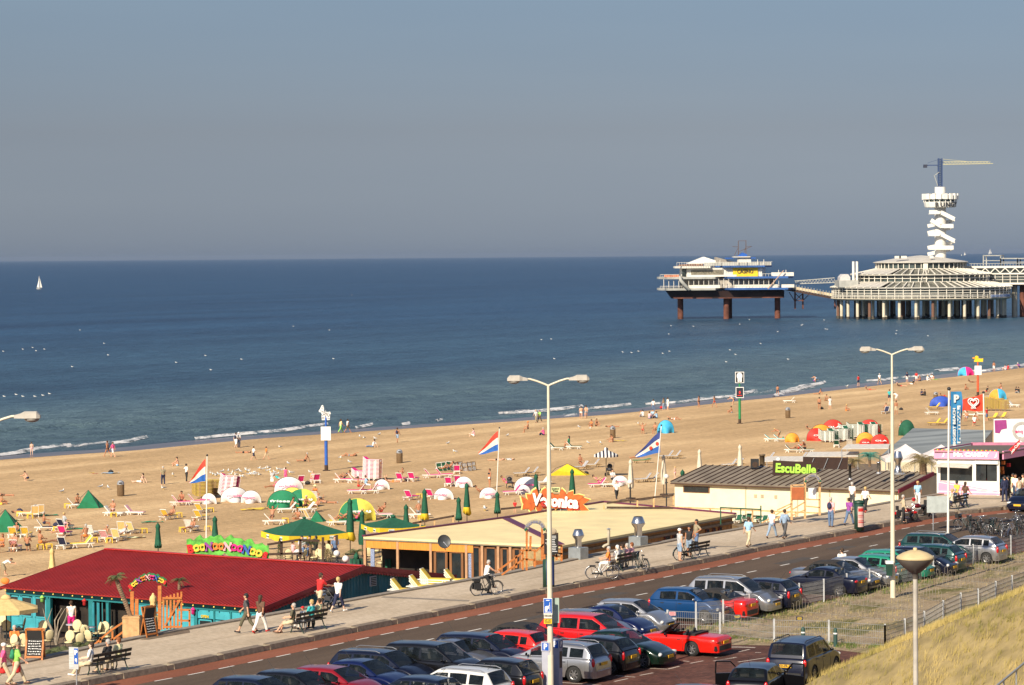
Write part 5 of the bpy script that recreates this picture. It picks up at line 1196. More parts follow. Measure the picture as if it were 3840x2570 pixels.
def pole_and_flag(base,top_px,name_label,flag_parts,flag_label,r=.05,flagcat='flag'):
 tz=PY(top_px[0],top_px[1],base.y);hgt=tz.z-base.z;t=T();q=MB();q.cyl((0,0,0),(tz.x-base.x,0,hgt),r,r*.7,12);t.part('pole',q,mwhitep);q=MB();q.sph((tz.x-base.x,0,hgt+.02),r*1.6,8,6);t.part('finial',q,mblackp);place(t,'flagpole',base,0,name_label,'flagpole')
 return tz
mfr,mfw,mfb=mat('flag_red',(.62,.05,.03),.8),mat('flag_white',(.72,.66,.56),.8),mat('flag_blue',(.02,.12,.45),.8)
def flagthing(base,reg,top,tipx,tipy,by,tby,mats_,label,names=('red_stripe','white_stripe','blue_stripe')):
 """drooping flag: hoist from top down to by, fly end tip; all photograph coordinates"""
 s=F/base.y*REG[reg][2];tz=PY(*fp(reg,*top),base.y);w_,D,h_,d2=(top[0]-tipx)/s,(tipy-top[1])/s,(by-top[1])/s,(tby-by)/s;t=T();K_=20
 def pt(u,v):e=(1-v)*(D*u**1.1)+v*(h_+d2*u**.9*1.0);return(-w_*u*(1-.05*v)-.04,.16*sin_(u*9+v*3)*u**.5,-e+.03*sin_(u*7))
 for c_,(m_,n_)in enumerate(zip(mats_,names)):
  q=MB();vs=[pt(i/K_,(c_+j/3)/3)for i in range(K_+1)for j in range(4)];q.add(vs,[(i*4+j,i*4+4+j,i*4+5+j,i*4+1+j)for i in range(K_)for j in range(3)],True);t.part(n_,q,m_)
 if 'hearts'in label:
  for u,v in((.12,.52),(.38,.56)):q=MB();q.sph(V3(pt(u,v))+V3((0,-.05,0)),(.15,.03,.17),10,7);t.part('red_emblem',q,mfr)
 return place(t,'flag',tz,0,label,'flag','national flags')
b=PB(*fp('A',1885,1470));pole_and_flag(b,fp('A',1896,510),'white flagpole standing behind the green lettered signboard',None,None)
flagthing(b,'A',(1884,540),1728,765,748,762,(mfr,mfw,mfb),'red white and blue flag hanging steeply on the leftmost pole')
b=PB(*fp('C',152,880));pole_and_flag(b,fp('C',178,258),'white flagpole left of the lamp, on the beach',None,None)
flagthing(b,'C',(168,285),-15,490,465,502,(mfr,mfw,mfb),'red white and blue flag flying left of the tall street lamp')
b=PB(*fp('C',1600,905));pole_and_flag(b,fp('C',1660,235),'leaning white flagpole beside the blue beach tent',None,None)
flagthing(b,'C',(1652,290),1420,515,482,528,(mat('flag_navy',(.03,.05,.20),.8),mfw,mat('flag_blue2',(.03,.12,.42),.8)),'dark blue and white regional flag with red hearts on the leaning pole',names=('navy_stripe','white_stripe','blue_stripe'))
b=P(*fp('V',608,1385));tz=pole_and_flag(b,fp('U',465,235),'white flagpole carrying the tall blue banner',None,None,r=.075)
t=T();q=MB();s_=F/b.y;H_=(1030-250)/3.92/s_;W_=.66;K_=H_/5.6;vs=[]
for i in range(7):
 for j in range(25):u_,v_=i/6,j/24;vs.append((.10+W_*u_*(1+.10*sin_(v_*6)),.10*sin_(v_*9+u_*3)*u_,-H_*v_*(1-.02*u_)))
q.add(vs,[(i*25+j,i*25+j+1,i*25+26+j,i*25+25+j)for i in range(6)for j in range(24)],True);t.part('cloth',q,mat('banner_blue',(.02,.17,.36),.8));q=MB();q.text('P',.62,MTr((.42,-.12,-.45)),.004,.03);q.text('BIGGEST BEACH',.22,MTr((.30,-.14,-2.15))@MRo(R(-90),4,'Y'),.004,.010,width=2.3)
t.part('lettering',q,mat('banner_white',(.62,.64,.62),.8));q=MB();q.box((.58,-.13,-2.0),(.20,.01,2.3));sp_=t.part('white_strip',q,mat('banner_white',(.62,.64,.62),.8));q=MB();q.text('FESTIVAL',.20,MTr((.58,-.16,-2.0))@MRo(R(-90),4,'Y'),.004,.012,width=2.1);t.part('strip_lettering',q,mat('banner_blue',(.02,.17,.36),.8),sp_)
place(t,'banner',tz+V3((0,0,-.15)),0,'tall narrow blue banner with a white P','banner')
b=P(*fp('U',1000,1100),0.3);b=V3((PY(*fp('U',1000,1030),225).x,225,-1.2));tz=pole_and_flag(b,fp('U',972,285),'white flagpole with the red ice cream flag behind the kiosk',None,None,r=.07)
t=T();q=MB();s_=F/225;w_,h_=310/3.92/s_,250/3.92/s_;vs=[]
for i in range(15):
 for j in range(8):u_,v_=i/14,j/7;vs.append((-w_*u_,.15*sin_(u_*8+v_*2)*u_,-h_*v_-.30*w_*u_*(1-v_)-.04*sin_(u_*6)))
q.add(vs,[(i*8+j,i*8+j+1,i*8+9+j,i*8+8+j)for i in range(14)for j in range(7)],True);t.part('cloth',q,mat('icecream_red',(.75,.05,.02),.8));q=MB()
for k,r_ in((1.0,.05),(.62,.045)):
 pts=[]
 for i in range(30):a=2*PI_*i/29;x=16*sin_(a)**3;z=13*cos_(a)-5*cos_(2*a)-2*cos_(3*a)-cos_(4*a);pts.append((-w_*.46+x*.026*k,-.20,-h_*.5+z*.026*k))
 q.tube(pts,r_,5)
q.text('OLA',.20,MTr((-w_*.46,-.2,-h_*.82)),.004,.008);t.part('emblem',q,mwht);place(t,'flag',tz+V3((-.06,0,-.1)),0,'red flag with a white double heart flying behind the kiosk','flag')
def pz(reg,x,y,z=.12):return P(*fp(reg,x,y),z)
AL=-30.8
seats=[('I',580,1090,'bench'),('H',930,1460,'bench'),('BB',1140,560,'bench'),('J',1880,455,'bench'),('V',735,1010,'bench')]
bl=['dark slatted bench with four people seen from behind, next to the red cap','dark slatted bench with three people at lower left','dark slatted bench with five people and bicycles beside it','empty dark bench in front of three people with a bicycle','dark bench by the blank sign near the kiosk']
bpos=[]
for(reg,x,y,_),lb in zip(seats,bl):
 p=pz(reg,x,y);bpos.append(p);place(BEN,'park_bench',p,R(90+AL),lb,'bench','benches along the promenade')
def on_bench(i,off,fwd=0.0):
 p=bpos[i];return p+TV*off+NV*(-.05+fwd)
BR=90+AL
person(on_bench(0,-1.05,.1),'sf',BR+25,'s shirt:olive shorts:beige shoes:brown hair:g','grey haired man in olive shirt stretching his bare legs on the bench',.98)
person(on_bench(0,-.35),'sb',BR,'s shirt:white trousers:white shoes:black cap:red','child in a red cap on the bench',.74)
person(on_bench(0,.35),'sb',BR,'p shirt:turq trousers:grey shoes:black hair:l','blond woman in pale turquoise top on the bench')
person(on_bench(0,.95),'sb',BR,'s tank:lyellow trousers:black shoes:black hair:b','brown haired woman in a pale yellow top at the right end of the bench')
person(on_bench(1,-1.0,.1),'sf',BR+25,'p shirt:white trousers:beige shoes:white hair:b','short haired woman in white on the lower left bench')
person(on_bench(1,.05),'sb',BR,'s shirt:black trousers:beige shoes:black hair:g','grey haired person in black, middle of the lower left bench')
person(on_bench(1,.75),'sb',BR,'s shirt:lyellow trousers:beige shoes:brown hair:r','red haired man in a pale yellow shirt on the lower left bench')
person(on_bench(2,-1.55,.1),'sb',BR+30,'s shirt:orange trousers:white shoes:white hair:g','person in orange and white patterned top at the left end beside the silver bicycle')
for off,sp_,lb in((-.75,'p shirt:white trousers:beige shoes:grey hair:w','white haired man in a white shirt on the bench with bicycles'),(-.2,'s shirt:cream trousers:grey shoes:black hair:b','dark haired person in cream on the bench with bicycles'),(.35,'p shirt:lpink trousers:grey shoes:black hair:g','grey haired person in pale pink on the bench with bicycles'),(.9,'p shirt:lpink trousers:grey shoes:black hair:r','red haired woman in pink at the right end of the bench with bicycles')):person(on_bench(2,off),'sb',BR,sp_,lb)
person(on_bench(4,-.5),'sb',BR,'p shirt:lgrey trousers:jeans shoes:black hair:g','person in a light grey shirt on the bench behind the flagpole');person(on_bench(4,-1.0),'sb',BR,'s shirt:cream trousers:navy shoes:black hair:l','blond person at the left end of the bench near the kiosk')
place(BKW,'bicycle',pz('BB',640,800),R(-88),'silver bicycle with white tyres standing left of the bench','bicycle');place(BKB,'bicycle',pz('BB',1580,610),R(28),'dark bicycle parked at the right end of the bench','bicycle')
place(BKB,'bicycle',pz('J',1815,468),R(-62),'dark bicycle held by the man in a white cap','bicycle')
place(BKT,'bicycle',pz('I',2165,780),R(-66),'black bicycle with pannier bags ridden along the promenade','bicycle');person(pz('I',2160,772)+V3((0,0,-.02)),'cy',-66,'s tank:white trousers:black shoes:black hair:g','grey haired cyclist in a white tank top riding along the promenade',.95)
def binp(p,label,ad=False,group=None):
 t=T();q=MB();q.lathe([(0,0),(.30,0),(.30,1.75),(0,1.75)],20);q.lathe([(.34,1.72),(.34,1.84),(0,1.90)],20);t.part('body',q,mat('bin_green',(.01,.045,.03),.5))
 q=MB();q.lathe([(.305,.25),(.305,1.5)],10,a0=R(-110),a1=R(-30));t.part('poster',q,mat('poster_blue',(.02,.05,.22),.6)if not ad else mat('poster_pink',(.62,.40,.36),.6))
 if ad:q=MB();[q.lathe([(.31,z),(.31,z+h_)],8,a0=R(-105),a1=R(-35))for z,h_ in((.95,.03),(.85,.03),(.6,.05),(.5,.05),(1.2,.2))];t.part('poster_print',q,pm('red'))
 place(t,'advertising_column',p,0,label,'advertising bin',group)
binp(pz('J',603,726),'dark green cylindrical bin column behind the street lamp');binp(pz('K',1072,186),'dark green cylindrical bin column with a pink poster',True)
PW=[('H',30,1575,'wl',-75,'p shirt:pink tied_jacket:red trousers:beige shoes:brown cap:white','woman in a pink top with a red jacket round her waist and white cap',.98),('H',150,1572,'wk',-75,'s shirt:lgreen tied_jacket:red trousers:beige shoes:brown backpack:green cap:khaki','man with a green backpack and a red jacket round his waist',1.0),
  ('I',62,1112,'wk',80,'s shirt:dgrey capri:olive shoes:black hair:k','dark haired man in charcoal T-shirt and olive knee trousers walking left',1.03),('I',180,1110,'wl',-30,'t shirt:brown trousers:white shoulder_bag:black long_hair:b shoes:red','woman in a brown top and white trousers with a black handbag',.98),
  ('I',700,920,'pu',-45,'s shirt:red shorts:beige shoes:brown hair:b','man in a red T-shirt and beige shorts pushing a pushchair',1.05),('I',862,928,'wl',-35,'p shirt:white capri:navy shoes:white hair:l','woman in a white top and navy cropped trousers walking',.96),
  ('J',1755,478,'st',-60,'s tank:lgrey shorts:ljeans shoes:brown cap:white','man in grey vest, denim shorts and white cap holding a bicycle',1.02),('J',1838,440,'hp',150,'t tank:black shorts:ljeans shoes:black long_hair:k','young woman in a black top and short denim shorts standing with two men',.97),('J',1900,390,'hp',110,'t shirt:khaki trousers:jeans shoes:black hair:k','man in a khaki T-shirt and jeans standing right of the woman in black',1.02),
  ('K',220,312,'wk',-35,'s shirt:lblue trousers:beige shoes:brown hair:b','man in a light blue shirt and beige trousers walking alone',1.0),('K',400,244,'wl',-35,'s shirt:white trousers:ljeans shoes:brown shoulder_bag:jeans hair:b','woman in a white shirt and light jeans with a shoulder bag',.97),('K',498,248,'wk',-35,'s long:ljeans trousers:dgrey shoes:brown hair:b','man in a long denim shirt and dark trousers',1.0),
  ('K',855,158,'st',-35,'s shirt:lpink trousers:jeans shoes:brown backpack:navy hair:g','grey haired man in a striped shirt and jeans with a dark backpack',1.05),('K',995,145,'wl',-35,'s shirt:purple trousers:jeans shoes:black shoulder_bag:navy hair:b','woman in a purple patterned top and jeans beside the advertising column',.98),('D',1020,905-70,'st',-35,'s shirt:white trousers:dgrey shoes:black hair:g','grey haired man in a checked shirt and dark trousers near the building',.98),
  ('D',1120,868,'wk',-35,'s shirt:white trousers:black shoes:red shoulder_bag:black hair:l','blond woman in a white top and black trousers with red shoes',.96),('D',1525,800+20,'wk',170,'t shirt:lblue trousers:white shoes:white shoulder_bag:white long_hair:l','blond woman in a pale blue top and white trousers walking towards the camera',.96),
  ('D',1415,945,'hp',-90,'s long:beige trousers:black shoes:black hair:g','grey haired man in a beige jacket standing by the red moped',.98),('V',735,985,'wl',-50,'s shirt:yellow trousers:navy shoes:black hair:k','man in a yellow T-shirt walking past the kiosk',1.0),('V',860,985,'wk',-50,'s shirt:brown trousers:jeans shoes:black long_hair:b','woman in a brown top and jeans walking past the kiosk',.95),
  ('V',1440,912,'st',20,'s jacket:navy trousers:navy shoes:black hair:k','person in all dark clothes outside the kiosk entrance',1.0),('V',1490,905,'st',60,'s shirt:black trousers:black shoes:black hair:k','person in black behind the one in dark blue at the kiosk',.98),('V',1600,885,'hp',150,'t shirt:white trousers:ljeans shoes:white hair:b','man in a white T-shirt with red print at the kiosk entrance',1.0),('V',1655,925,'st',30,'t tank:beige shorts:ljeans shoes:black hair:b','person in a beige top and denim shorts near the right edge',.98),('V',1560,850,'st',100,'d tank:lyellow skirt:cream shoes:black hair:k','woman in a pale dress in the kiosk doorway',.95),('V',1712,880,'st',80,'s shirt:cream trousers:brown shoes:black hair:b','person cut off by the right edge outside the kiosk',1.0)]
for reg,x,y,po,ro,sp_,lb,sc in PW:person(pz(reg,x,y),po,ro,sp_,lb,sc)
hp_=fp('K',940,345);p=P(hp_[0],hp_[1],1.62);person((p.x,p.y,0),'st',20,'s shirt:white trousers:black shoes:black hair:b','dark haired woman in a white top seen over the silver saloon',1.0)
def pram_t():
 t=T();q=MB();q.sph((0,.05,.78),(.22,.30,.22),12,8);t.part('hood',q,mblackp);q=MB();q.box((0,.12,.52),(.40,.62,.18),rx=R(12));t.part('seat',q,mat('pram_fabric',(.05,.05,.06),.9));q=MB()
 for s in(-1,1):q.tube([(s*.24,-.42,1.02),(s*.22,-.1,.62),(s*.24,.42,.18)],.016,6);q.tube([(s*.22,.0,.52),(s*.25,-.30,.16)],.016,6)
 q.tube([(-.24,-.42,1.02),(.24,-.42,1.02)],.018,6);t.part('frame',q,mchrome)
 for x in(-.27,.27):
  for y,r in((.42,.14),(-.30,.16)):q=MB();q.xf(MTr((x,y,r))@MRo(R(90),4,'Y'));q.lathe([(r*.6,-.025),(r,-.02),(r,.02),(r*.6,.025),(r*.6,-.025)],16);t.part('wheel',q,mtyre)
 return t
PRAM=pram_t();place(PRAM,'pushchair',pz('I',790,888),R(-45),'dark pushchair pushed by the man in red','pushchair','pushchairs');place(PRAM,'pushchair',PB(*fp('C',270,805)),R(180),'dark pushchair on the sand between white wind shelters','pushchair','pushchairs',sc=1.05);place(PRAM,'pushchair',PB(*fp('C',1190,695)),R(160),'black pushchair under the striped parasol','pushchair','pushchairs',sc=1.2)
def moto_t(m,big=True):
 t=T()
 for y in(-.72,.75):
  q=MB();q.xf(MTr((0,y,.32))@MRo(R(90),4,'Y'));q.lathe([(.20,-.05),(.31,-.06),(.33,0),(.31,.06),(.20,.05),(.20,-.05)],20);w_=t.part('wheel',q,mtyre);q=MB();q.cyl((-.05,y,.32),(.05,y,.32),.16,seg=14);t.part('rim',q,mchrome,w_)
 q=MB();q.sph((0,.18,.80),(.16,.30,.15),12,8);q.sph((0,-.75,.58),(.12,.28,.12),10,8);q.sph((0,.78,.60),(.09,.26,.10),10,8);t.part('fuel_tank',q,m);q=MB();q.sph((0,-.30,.76),(.16,.36,.09),12,8);q.box((0,-.62,.98),(.3,.12,.3));t.part('seat',q,mblackp)
 q=MB();q.box((0,.05,.42),(.30,.42,.34));q.tube([(.16,.2,.3),(.18,-.3,.24),(.18,-.85,.26)],.045,8);q.cyl((-.08,.55,.85),(-.08,.75,.32),.03);q.cyl((.08,.55,.85),(.08,.75,.32),.03);t.part('engine',q,mchrome);q=MB();q.tube([(-.38,.28,1.02),(-.3,.45,1.02),(0,.52,.95),(.3,.45,1.02),(.38,.28,1.02)],.018,6);t.part('handlebar',q,mchrome);q=MB();q.sph((0,.66,.90),(.11,.10,.11),12,8);t.part('headlight',q,mlamp);q=MB();q.box((.2,-.6,.55),(.14,.36,.28));q.box((-.2,-.6,.55),(.14,.36,.28));t.part('saddlebag',q,mblackp);return t
place(moto_t(paint('maroon',(.16,.006,.012),.3)),'motorcycle',pz('V',190,1150),R(130),'large maroon and chrome touring motorcycle parked on the promenade','motorcycle');place(moto_t(PT['red']),'motorcycle',pz('D',1425,935),R(-70),'small red moped beside the man in beige','moped',sc=.88)
t=T();q=MB();q.sph((0,0,.13),(.14,.15,.14),12,8);t.part('shell',q,PT['red']);q=MB();q.sph((0,-.06,.14),(.11,.11,.07),10,6);t.part('visor',q,mglass);hp_=pz('V',120,1020);place(t,'motorcycle_helmet',PY(*fp('V',105,905),hp_.y+1),R(0),'red helmet lying on the maroon motorcycle','helmet')
rs=random.Random(11);bl=['bicycle at the left end of the parked bicycle cluster','bicycle behind the red hanging bag','bicycle with a basket in the middle of the cluster','bicycle leaning towards the road in the cluster','bicycle next to the wire fence post','bicycle standing apart, upper right of the cluster','bicycle half hidden by the silver hatchback','bicycle in the front row of the cluster','bicycle with upturned handlebar in the cluster','bicycle touching the right edge of the photo','bicycle behind the front row at the right edge','bicycle low in the corner behind the fence']
for(x,y),lb in zip([(870,1300),(930,1330),(1050,1340),(1120,1330),(1260,1350),(1640,1255),(1320,1370),(1440,1380),(1540,1390),(1680,1330),(1620,1400),(1480,1450)],bl):place(rs.choice((BK,BKB,BKW)),'bicycle',P(*fp('V',x,y+45)),R(rs.uniform(-60,60)),lb,'bicycle','bicycles parked behind the fence',sc=rs.uniform(.95,1.05))
# ================================================================ BEACH BUILDINGS
def seg(q,a,b,t0,t1,z0,z1,th=.08,out=0.0):
 """box along the wall line a->b between fractions t0..t1; out moves it to the right-hand side of a->b (the outside)"""
 a,b=V3((a[0],a[1],0)),V3((b[0],b[1],0));d=(b-a).normalized();n=V3((d.y,-d.x,0));p0,p1=a.lerp(b,t0)+n*out,a.lerp(b,t1)+n*out
 vs=[p+n*s*th/2+V3((0,0,z))for p in(p0,p1)for s in(-1,1)for z in(z0,z1)]
 return q.add(vs,[(0,1,3,2),(4,6,7,5),(0,4,5,1),(2,3,7,6),(0,2,6,4),(1,5,7,3)])
def ribs(q,a,b,c,d,n,w=.05,h=.04):
 """ribs running from edge a-b to edge d-c"""
 for i in range(n+1):t_=i/n;q.beam(V3(a).lerp(b,t_)+V3((0,0,h/2)),V3(d).lerp(c,t_)+V3((0,0,h/2)),w,h)
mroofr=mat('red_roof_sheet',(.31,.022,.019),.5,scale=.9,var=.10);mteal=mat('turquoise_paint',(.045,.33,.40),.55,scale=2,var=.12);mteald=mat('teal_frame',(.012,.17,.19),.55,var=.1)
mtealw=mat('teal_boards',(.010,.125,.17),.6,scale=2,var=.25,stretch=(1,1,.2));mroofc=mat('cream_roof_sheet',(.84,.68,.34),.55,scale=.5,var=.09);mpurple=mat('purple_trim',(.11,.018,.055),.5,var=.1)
mroofg=mat('grey_bitumen',(.20,.165,.125),.85,scale=.8,var=.2);mseam=mat('brown_seam',(.06,.028,.018),.8);mcrw=mat('cream_wall',(.72,.66,.47),.7,scale=1.5,var=.06);mdeck=mat('deck_boards',(.17,.12,.075),.8,scale=3,var=.25)
mbulb=mat('bulb_yellow',(.80,.62,.12),.4);mcurt=mat('blue_check_curtain',(.22,.27,.42),.9,scale=20,var=.4);mbrownw=mat('brown_panelling',(.20,.085,.03),.7,scale=3,var=.25,stretch=(2,2,.3))
ZF=-2.7
# --- turquoise bar with the red roof
Lc,A_,B_=P(1.4,2203,-.4),P(985,2280,-.4),P(1652,2156,-.4);o0=V3((A_.x,A_.y,0));ex=(A_-Lc).normalized();rz0=math.atan2(ex.y,ex.x);LX=(A_-Lc).length;ey=V3((-ex.y,ex.x,0));LY=(B_-A_).dot(ey)
t=T();q=MB();zr,ze=.90,-.4;el,er=(-LX,0,ze),(0,0,ze);rl,rr_=(-LX,LY/2,zr),(0,LY/2,zr);bl_,br_=(-LX,LY,ze),(0,LY,ze)
q.slab([el,er,rr_,rl],.06);q.slab([rl,rr_,br_,bl_],.06);ribs(q,el,er,rr_,rl,int(LX/.22),.05,.035);ribs(q,rl,rr_,br_,bl_,60,.05,.035);t.part('roof',q,mroofr)
q=MB();q.beam((-LX,LY/2,zr+.05),(0,LY/2,zr+.05),.34,.05);t.part('ridge_cap',q,mat('ridge_red',(.42,.028,.022),.4))
q=MB();q.beam(V3(er)+V3((.03,0,-.10)),V3(rr_)+V3((.03,0,-.10)),.05,.30);q.beam(V3(br_)+V3((.03,0,-.10)),V3(rr_)+V3((.03,0,-.10)),.05,.30);q.beam(V3(el)+V3((-.03,0,-.06)),V3(rl)+V3((-.03,0,-.06)),.05,.2)
for i in range(34):
 for s in(0,1):c=V3(er).lerp(rr_,(i+.5)/34)if s==0 else V3(br_).lerp(rr_,(i+.5)/34);q.cyl(c+V3((.0,0,-.25)),c+V3((.055,0,-.25)),.11,seg=8)
t.part('barge_board',q,mat('barge_red',(.20,.012,.016),.5))
q=MB();q.prism([(.25,ZF),(LY-.25,ZF),(LY-.25,ze-.08),(LY/2,zr-.12),(.25,ze-.08)],.1,'x',(-.35,0,0));
for i in range(60):y=.3+(LY-.6)*i/60;zt_=ze-.1+(zr-ze)*(1-abs(y-LY/2)/(LY/2))-.05;q.bb(-.25,-.235,y,y+.03,ZF,zt_)
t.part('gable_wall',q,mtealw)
q=MB();q.bb(-.245,-.20,.3,LY-.3,-.92,-.84);
for k in(.13,.25,.38,.52,.68,.8,.92):q.bb(-.245,-.20,LY*k,LY*k+.08,ZF,-.9)
t.part('wall_batten',q,mteal)
for y in(LY*.55,LY*.66):q=MB();q.bb(-.26,-.18,y,y+.55,-.25,.28);fi=t.part('vent_frame',q,mlightgrey);q=MB();[q.bb(-.18,-.15,y+.06,y+.49,-.2+k*.09,-.15+k*.09)for k in range(5)];t.part('louvre',q,mblackp,fi)
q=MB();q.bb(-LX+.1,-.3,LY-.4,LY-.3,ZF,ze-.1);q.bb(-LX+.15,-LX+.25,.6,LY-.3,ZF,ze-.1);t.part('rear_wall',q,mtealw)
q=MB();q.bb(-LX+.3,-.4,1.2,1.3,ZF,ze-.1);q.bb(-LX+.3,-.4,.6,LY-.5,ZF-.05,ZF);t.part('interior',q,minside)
fx=lambda px:-LX+px/985*LX
q=MB();q.bb(-LX,-.3,.42,.55,ze-.40,ze-.09);t.part('eave_beam',q,mteald)
for px,w_ in((4,.25),(160,.30),(325,.34),(392,.18),(495,.2),(560,.22),(720,.22),(790,.1),(850,.1),(905,.22)):q=MB();q.bb(fx(px),fx(px)+w_,.40,.58,ZF,ze-.4);t.part('post',q,mteald)
q=MB();q.bb(fx(8),fx(156),.48,.56,ZF,ZF+.75);q.bb(fx(8),fx(156),.48,.56,ZF+.95+.6,ZF+1.75)
for px in(50,103):q.bb(fx(px),fx(px)+.22,.46,.57,ZF,ze-.4)
q.bb(fx(500),fx(615),.46,.54,ze-.4-.55,ze-.38);q.bb(fx(620),fx(985),.46,.55,ze-.85,ze-.4);q.bb(fx(560),fx(720),.48,.55,ZF,ze-.8);q.bb(fx(720),-.3,.47,.55,ZF,ZF+.35);t.part('front_wall',q,mteal)
for a,b,z0,z1 in[(15,50,ZF+.75,ze-.45),(60,103,ZF+.75,ze-.45),(113,158,ZF+.75,ze-.45),(735,783,ZF+.4,ze-.9),(793,842,ZF+.4,ze-.9),(852,902,ZF+.4,ze-.9)]:
 q=MB();x0,x1=fx(a),fx(b);q.bb(x0,x1,.44,.50,z0,z0+.07);q.bb(x0,x1,.44,.50,z1-.07,z1);q.bb(x0,x0+.07,.44,.50,z0,z1);q.bb(x1-.07,x1,.44,.50,z0,z1);wi=t.part('window',q,mteal);q=MB();q.bb(x0+.05,x1-.05,.47,.485,z0+.05,z1-.05);t.part('pane',q,mwinglass,wi)
q=MB();q.text('OPEN',.20,MTr(((fx(735)+fx(783))/2,.42,-1.15)),.01,.004);t.part('open_sign',q,mumby)
for k in range(5):q=MB();q.box((fx(342)+k*.18,.35-.12*(k%2),(ZF+ze-.4)/2),(.10,.05,ze-.5-ZF),rz=R(60 if k%2 else-60));t.part('folding_door',q,mteal if k%2 else mteald)
for i in range(26):q=MB();q.sph((-LX+.4+i*(LX-.8)/25,-.02,ze-.15),.045,6,5);t.part('light_bulb',q,mbulb)
BAR=place(t,'beach_bar',o0,rz0,'turquoise timber beach bar with a corrugated red roof at lower left','beach bar')
Mb=MTr(o0)@MRo(rz0,4,'Z')
for px,c,lb in((150,'lgreen','green'),(315,'red','red'),(722,'magenta','pink')):
 t=T();q=MB();q.lathe([(0,.14),(.15,0),(.13,-.02),(0,.02)],10);t.part('shade',q,pm(c));q=MB();q.lathe([(.09,-.02),(.10,-.2),(.05,-.26),(0,-.26)],10);t.part('lantern_body',q,mat('lantern_%s'%c,tuple(x*.6 for x in PAL[c]),.4));place(t,'party_lantern',Mb@V3((fx(px),.30,ze-.42)),0,'%s party lantern hanging under the red roof edge'%lb,'lantern','lanterns under the red roof')
q=MB();[q.add([P(x,y,ZF)for x,y in((-300,2330),(0,2330),(560,2330),(900,2300),(700,2480),(0,2590),(-300,2640))],[tuple(range(7))])];struct('terrace_deck',q,mdeck)
def letter_board(reg,x0,y0,x1,y1,Y,arch,hgt,letters,cols,label,sz,tilt=0,edge=(.10,.42,.05),wid=None):
 a,b=PY(*fp(reg,x0,y0),Y),PY(*fp(reg,x1,y1),Y);n=24;top,bot=[],[]
 for i in range(n+1):
  s=i/n;c=a.lerp(b,s)+V3((0,0,arch*sin_(PI_*s)));w_=hgt*(1+.22*sin_(i*2.1)*.8+.12*sin_(i*5));top.append((c.x,c.z+w_*.55));bot.append((c.x,c.z-w_*.45))
 o=a;t=T();q=MB()
 for i in range(n):q.prism([(bot[i][0]-o.x,bot[i][1]-o.z),(bot[i+1][0]-o.x,bot[i+1][1]-o.z),(top[i+1][0]-o.x,top[i+1][1]-o.z),(top[i][0]-o.x,top[i][1]-o.z)],.12,'y',(0,0,0))
 t.part('board',q,mat('board_green_%d'%int(sz*100),edge,.6,scale=3,var=.4));N=len(letters)
 for i,(ch,c)in enumerate(zip(letters,cols)):
  s=(i+.6)/(N+.2);p=a.lerp(b,s)+V3((0,0,arch*sin_(PI_*s)));sl_=math.atan2((b-a).z+arch*PI_*cos_(PI_*s),(b-a).x);q=MB();k=sz*(1.25 if ch in 'BN'else.95)
  q.text(ch,k,MTr((p.x-o.x,-.06,p.z-o.z))@MRo(-sl_,4,'Y'),.06,.018*sz*4);t.part('letter',q,pm(c))
 return t,o
cols=['red','yellow','yellow','purple','orange','orange','lpink','magenta','magenta','blue','yellow','yellow','red']
t,o=letter_board('F',700,2062,1008,2088,163,.35,1.05,'BOONOONOONOOS',cols,'',.50)
q=MB();[q.cyl((x,.2,-1.3),(x,.1,.2),.04)for x in(.6,2.6,4.2)];t.part('support',q,mblackp);place(t,'sign',o,0,'wavy green signboard with big coloured letters above the red roof','sign')
t,o=letter_board('M',375,330,1190,225,141,.42,.36,'BOONOONOONOOS',cols,'',.25,edge=(.02,.16,.04));place(t,'sign',o,0,'small arched green sign with coloured letters over the wooden gate','sign')
def quick(reg,Y,mats_parts,name,label,cat,th=.08):
 """timber pieces given as photograph segments, standing at distance Y"""
 t=T();x0,y0=mats_parts[0][1][0][:2];o=PY(*fp(reg,x0,y0),Y)
 for nm,segs,m,w_ in mats_parts:
  for s in segs:
   q=MB();dy=s[4]if len(s)>4 else 0;dy2=s[5]if len(s)>5 else dy
   a=PY(*fp(reg,s[0],s[1]),Y+dy)-o;b=PY(*fp(reg,s[2],s[3]),Y+dy2)-o;q.beam(a,b,th,w_);t.part(nm,q,m)
 return place(t,name,o,0,label,cat)
quick('M',140.5,[('gate_post',[(440,400,440,1100),(1040,270,1040,1240),(540,560,540,1120)],mwood,.17)],'gate_frame','two tall orange timber posts under the arched sign','gate frame',.15)
quick('M',139.8,[('plank',[(1120+i*78,520-i*24,1120+i*78,1225)for i in range(6)],mwood,.09),('rail',[(1110,545,1520,540,-.06),(1110,1170,1530,1170,-.06)],mwood,.10),('brace',[(1160,1130,1480,580,-.08)],mwood,.09)],'picket_gate','open orange picket gate at the top of the beach bar stairs','gate',.04)
quick('M',139.5,[('baluster',[(260,990,260,1500),(600,1000,600,1440),(10,1260,10,1560),(-250,1400,-250,1640),(1690,800,1690,1250),(910,880,910,1260)],mwood,.09),('handrail',[(230,970,620,990),(240,1075,-20,1240),(-20,1240,-460,1620),(250,1270,10,1450),(10,1450,-330,1680),(260,1200,600,1220),(1450,800,1700,800),(1440,1030,1700,1035),(870,940,1000,850),(870,1110,1000,1030)],mwood,.09)],'stair_railing','orange timber stair railing leading down to the terrace','railing')
c=P(*fp('M',400,1415),.05);t=T();q=MB();q.bb(-.38,.38,-.3,.3,0,.95);t.part('box',q,mwood2);q=MB();q.bb(-.40,.40,-.32,.32,.86,.92);t.part('rim',q,mwood2);place(t,'planter',c+V3((0,.5,0)),0,'pale wooden planter box holding the leaning palm','planter')
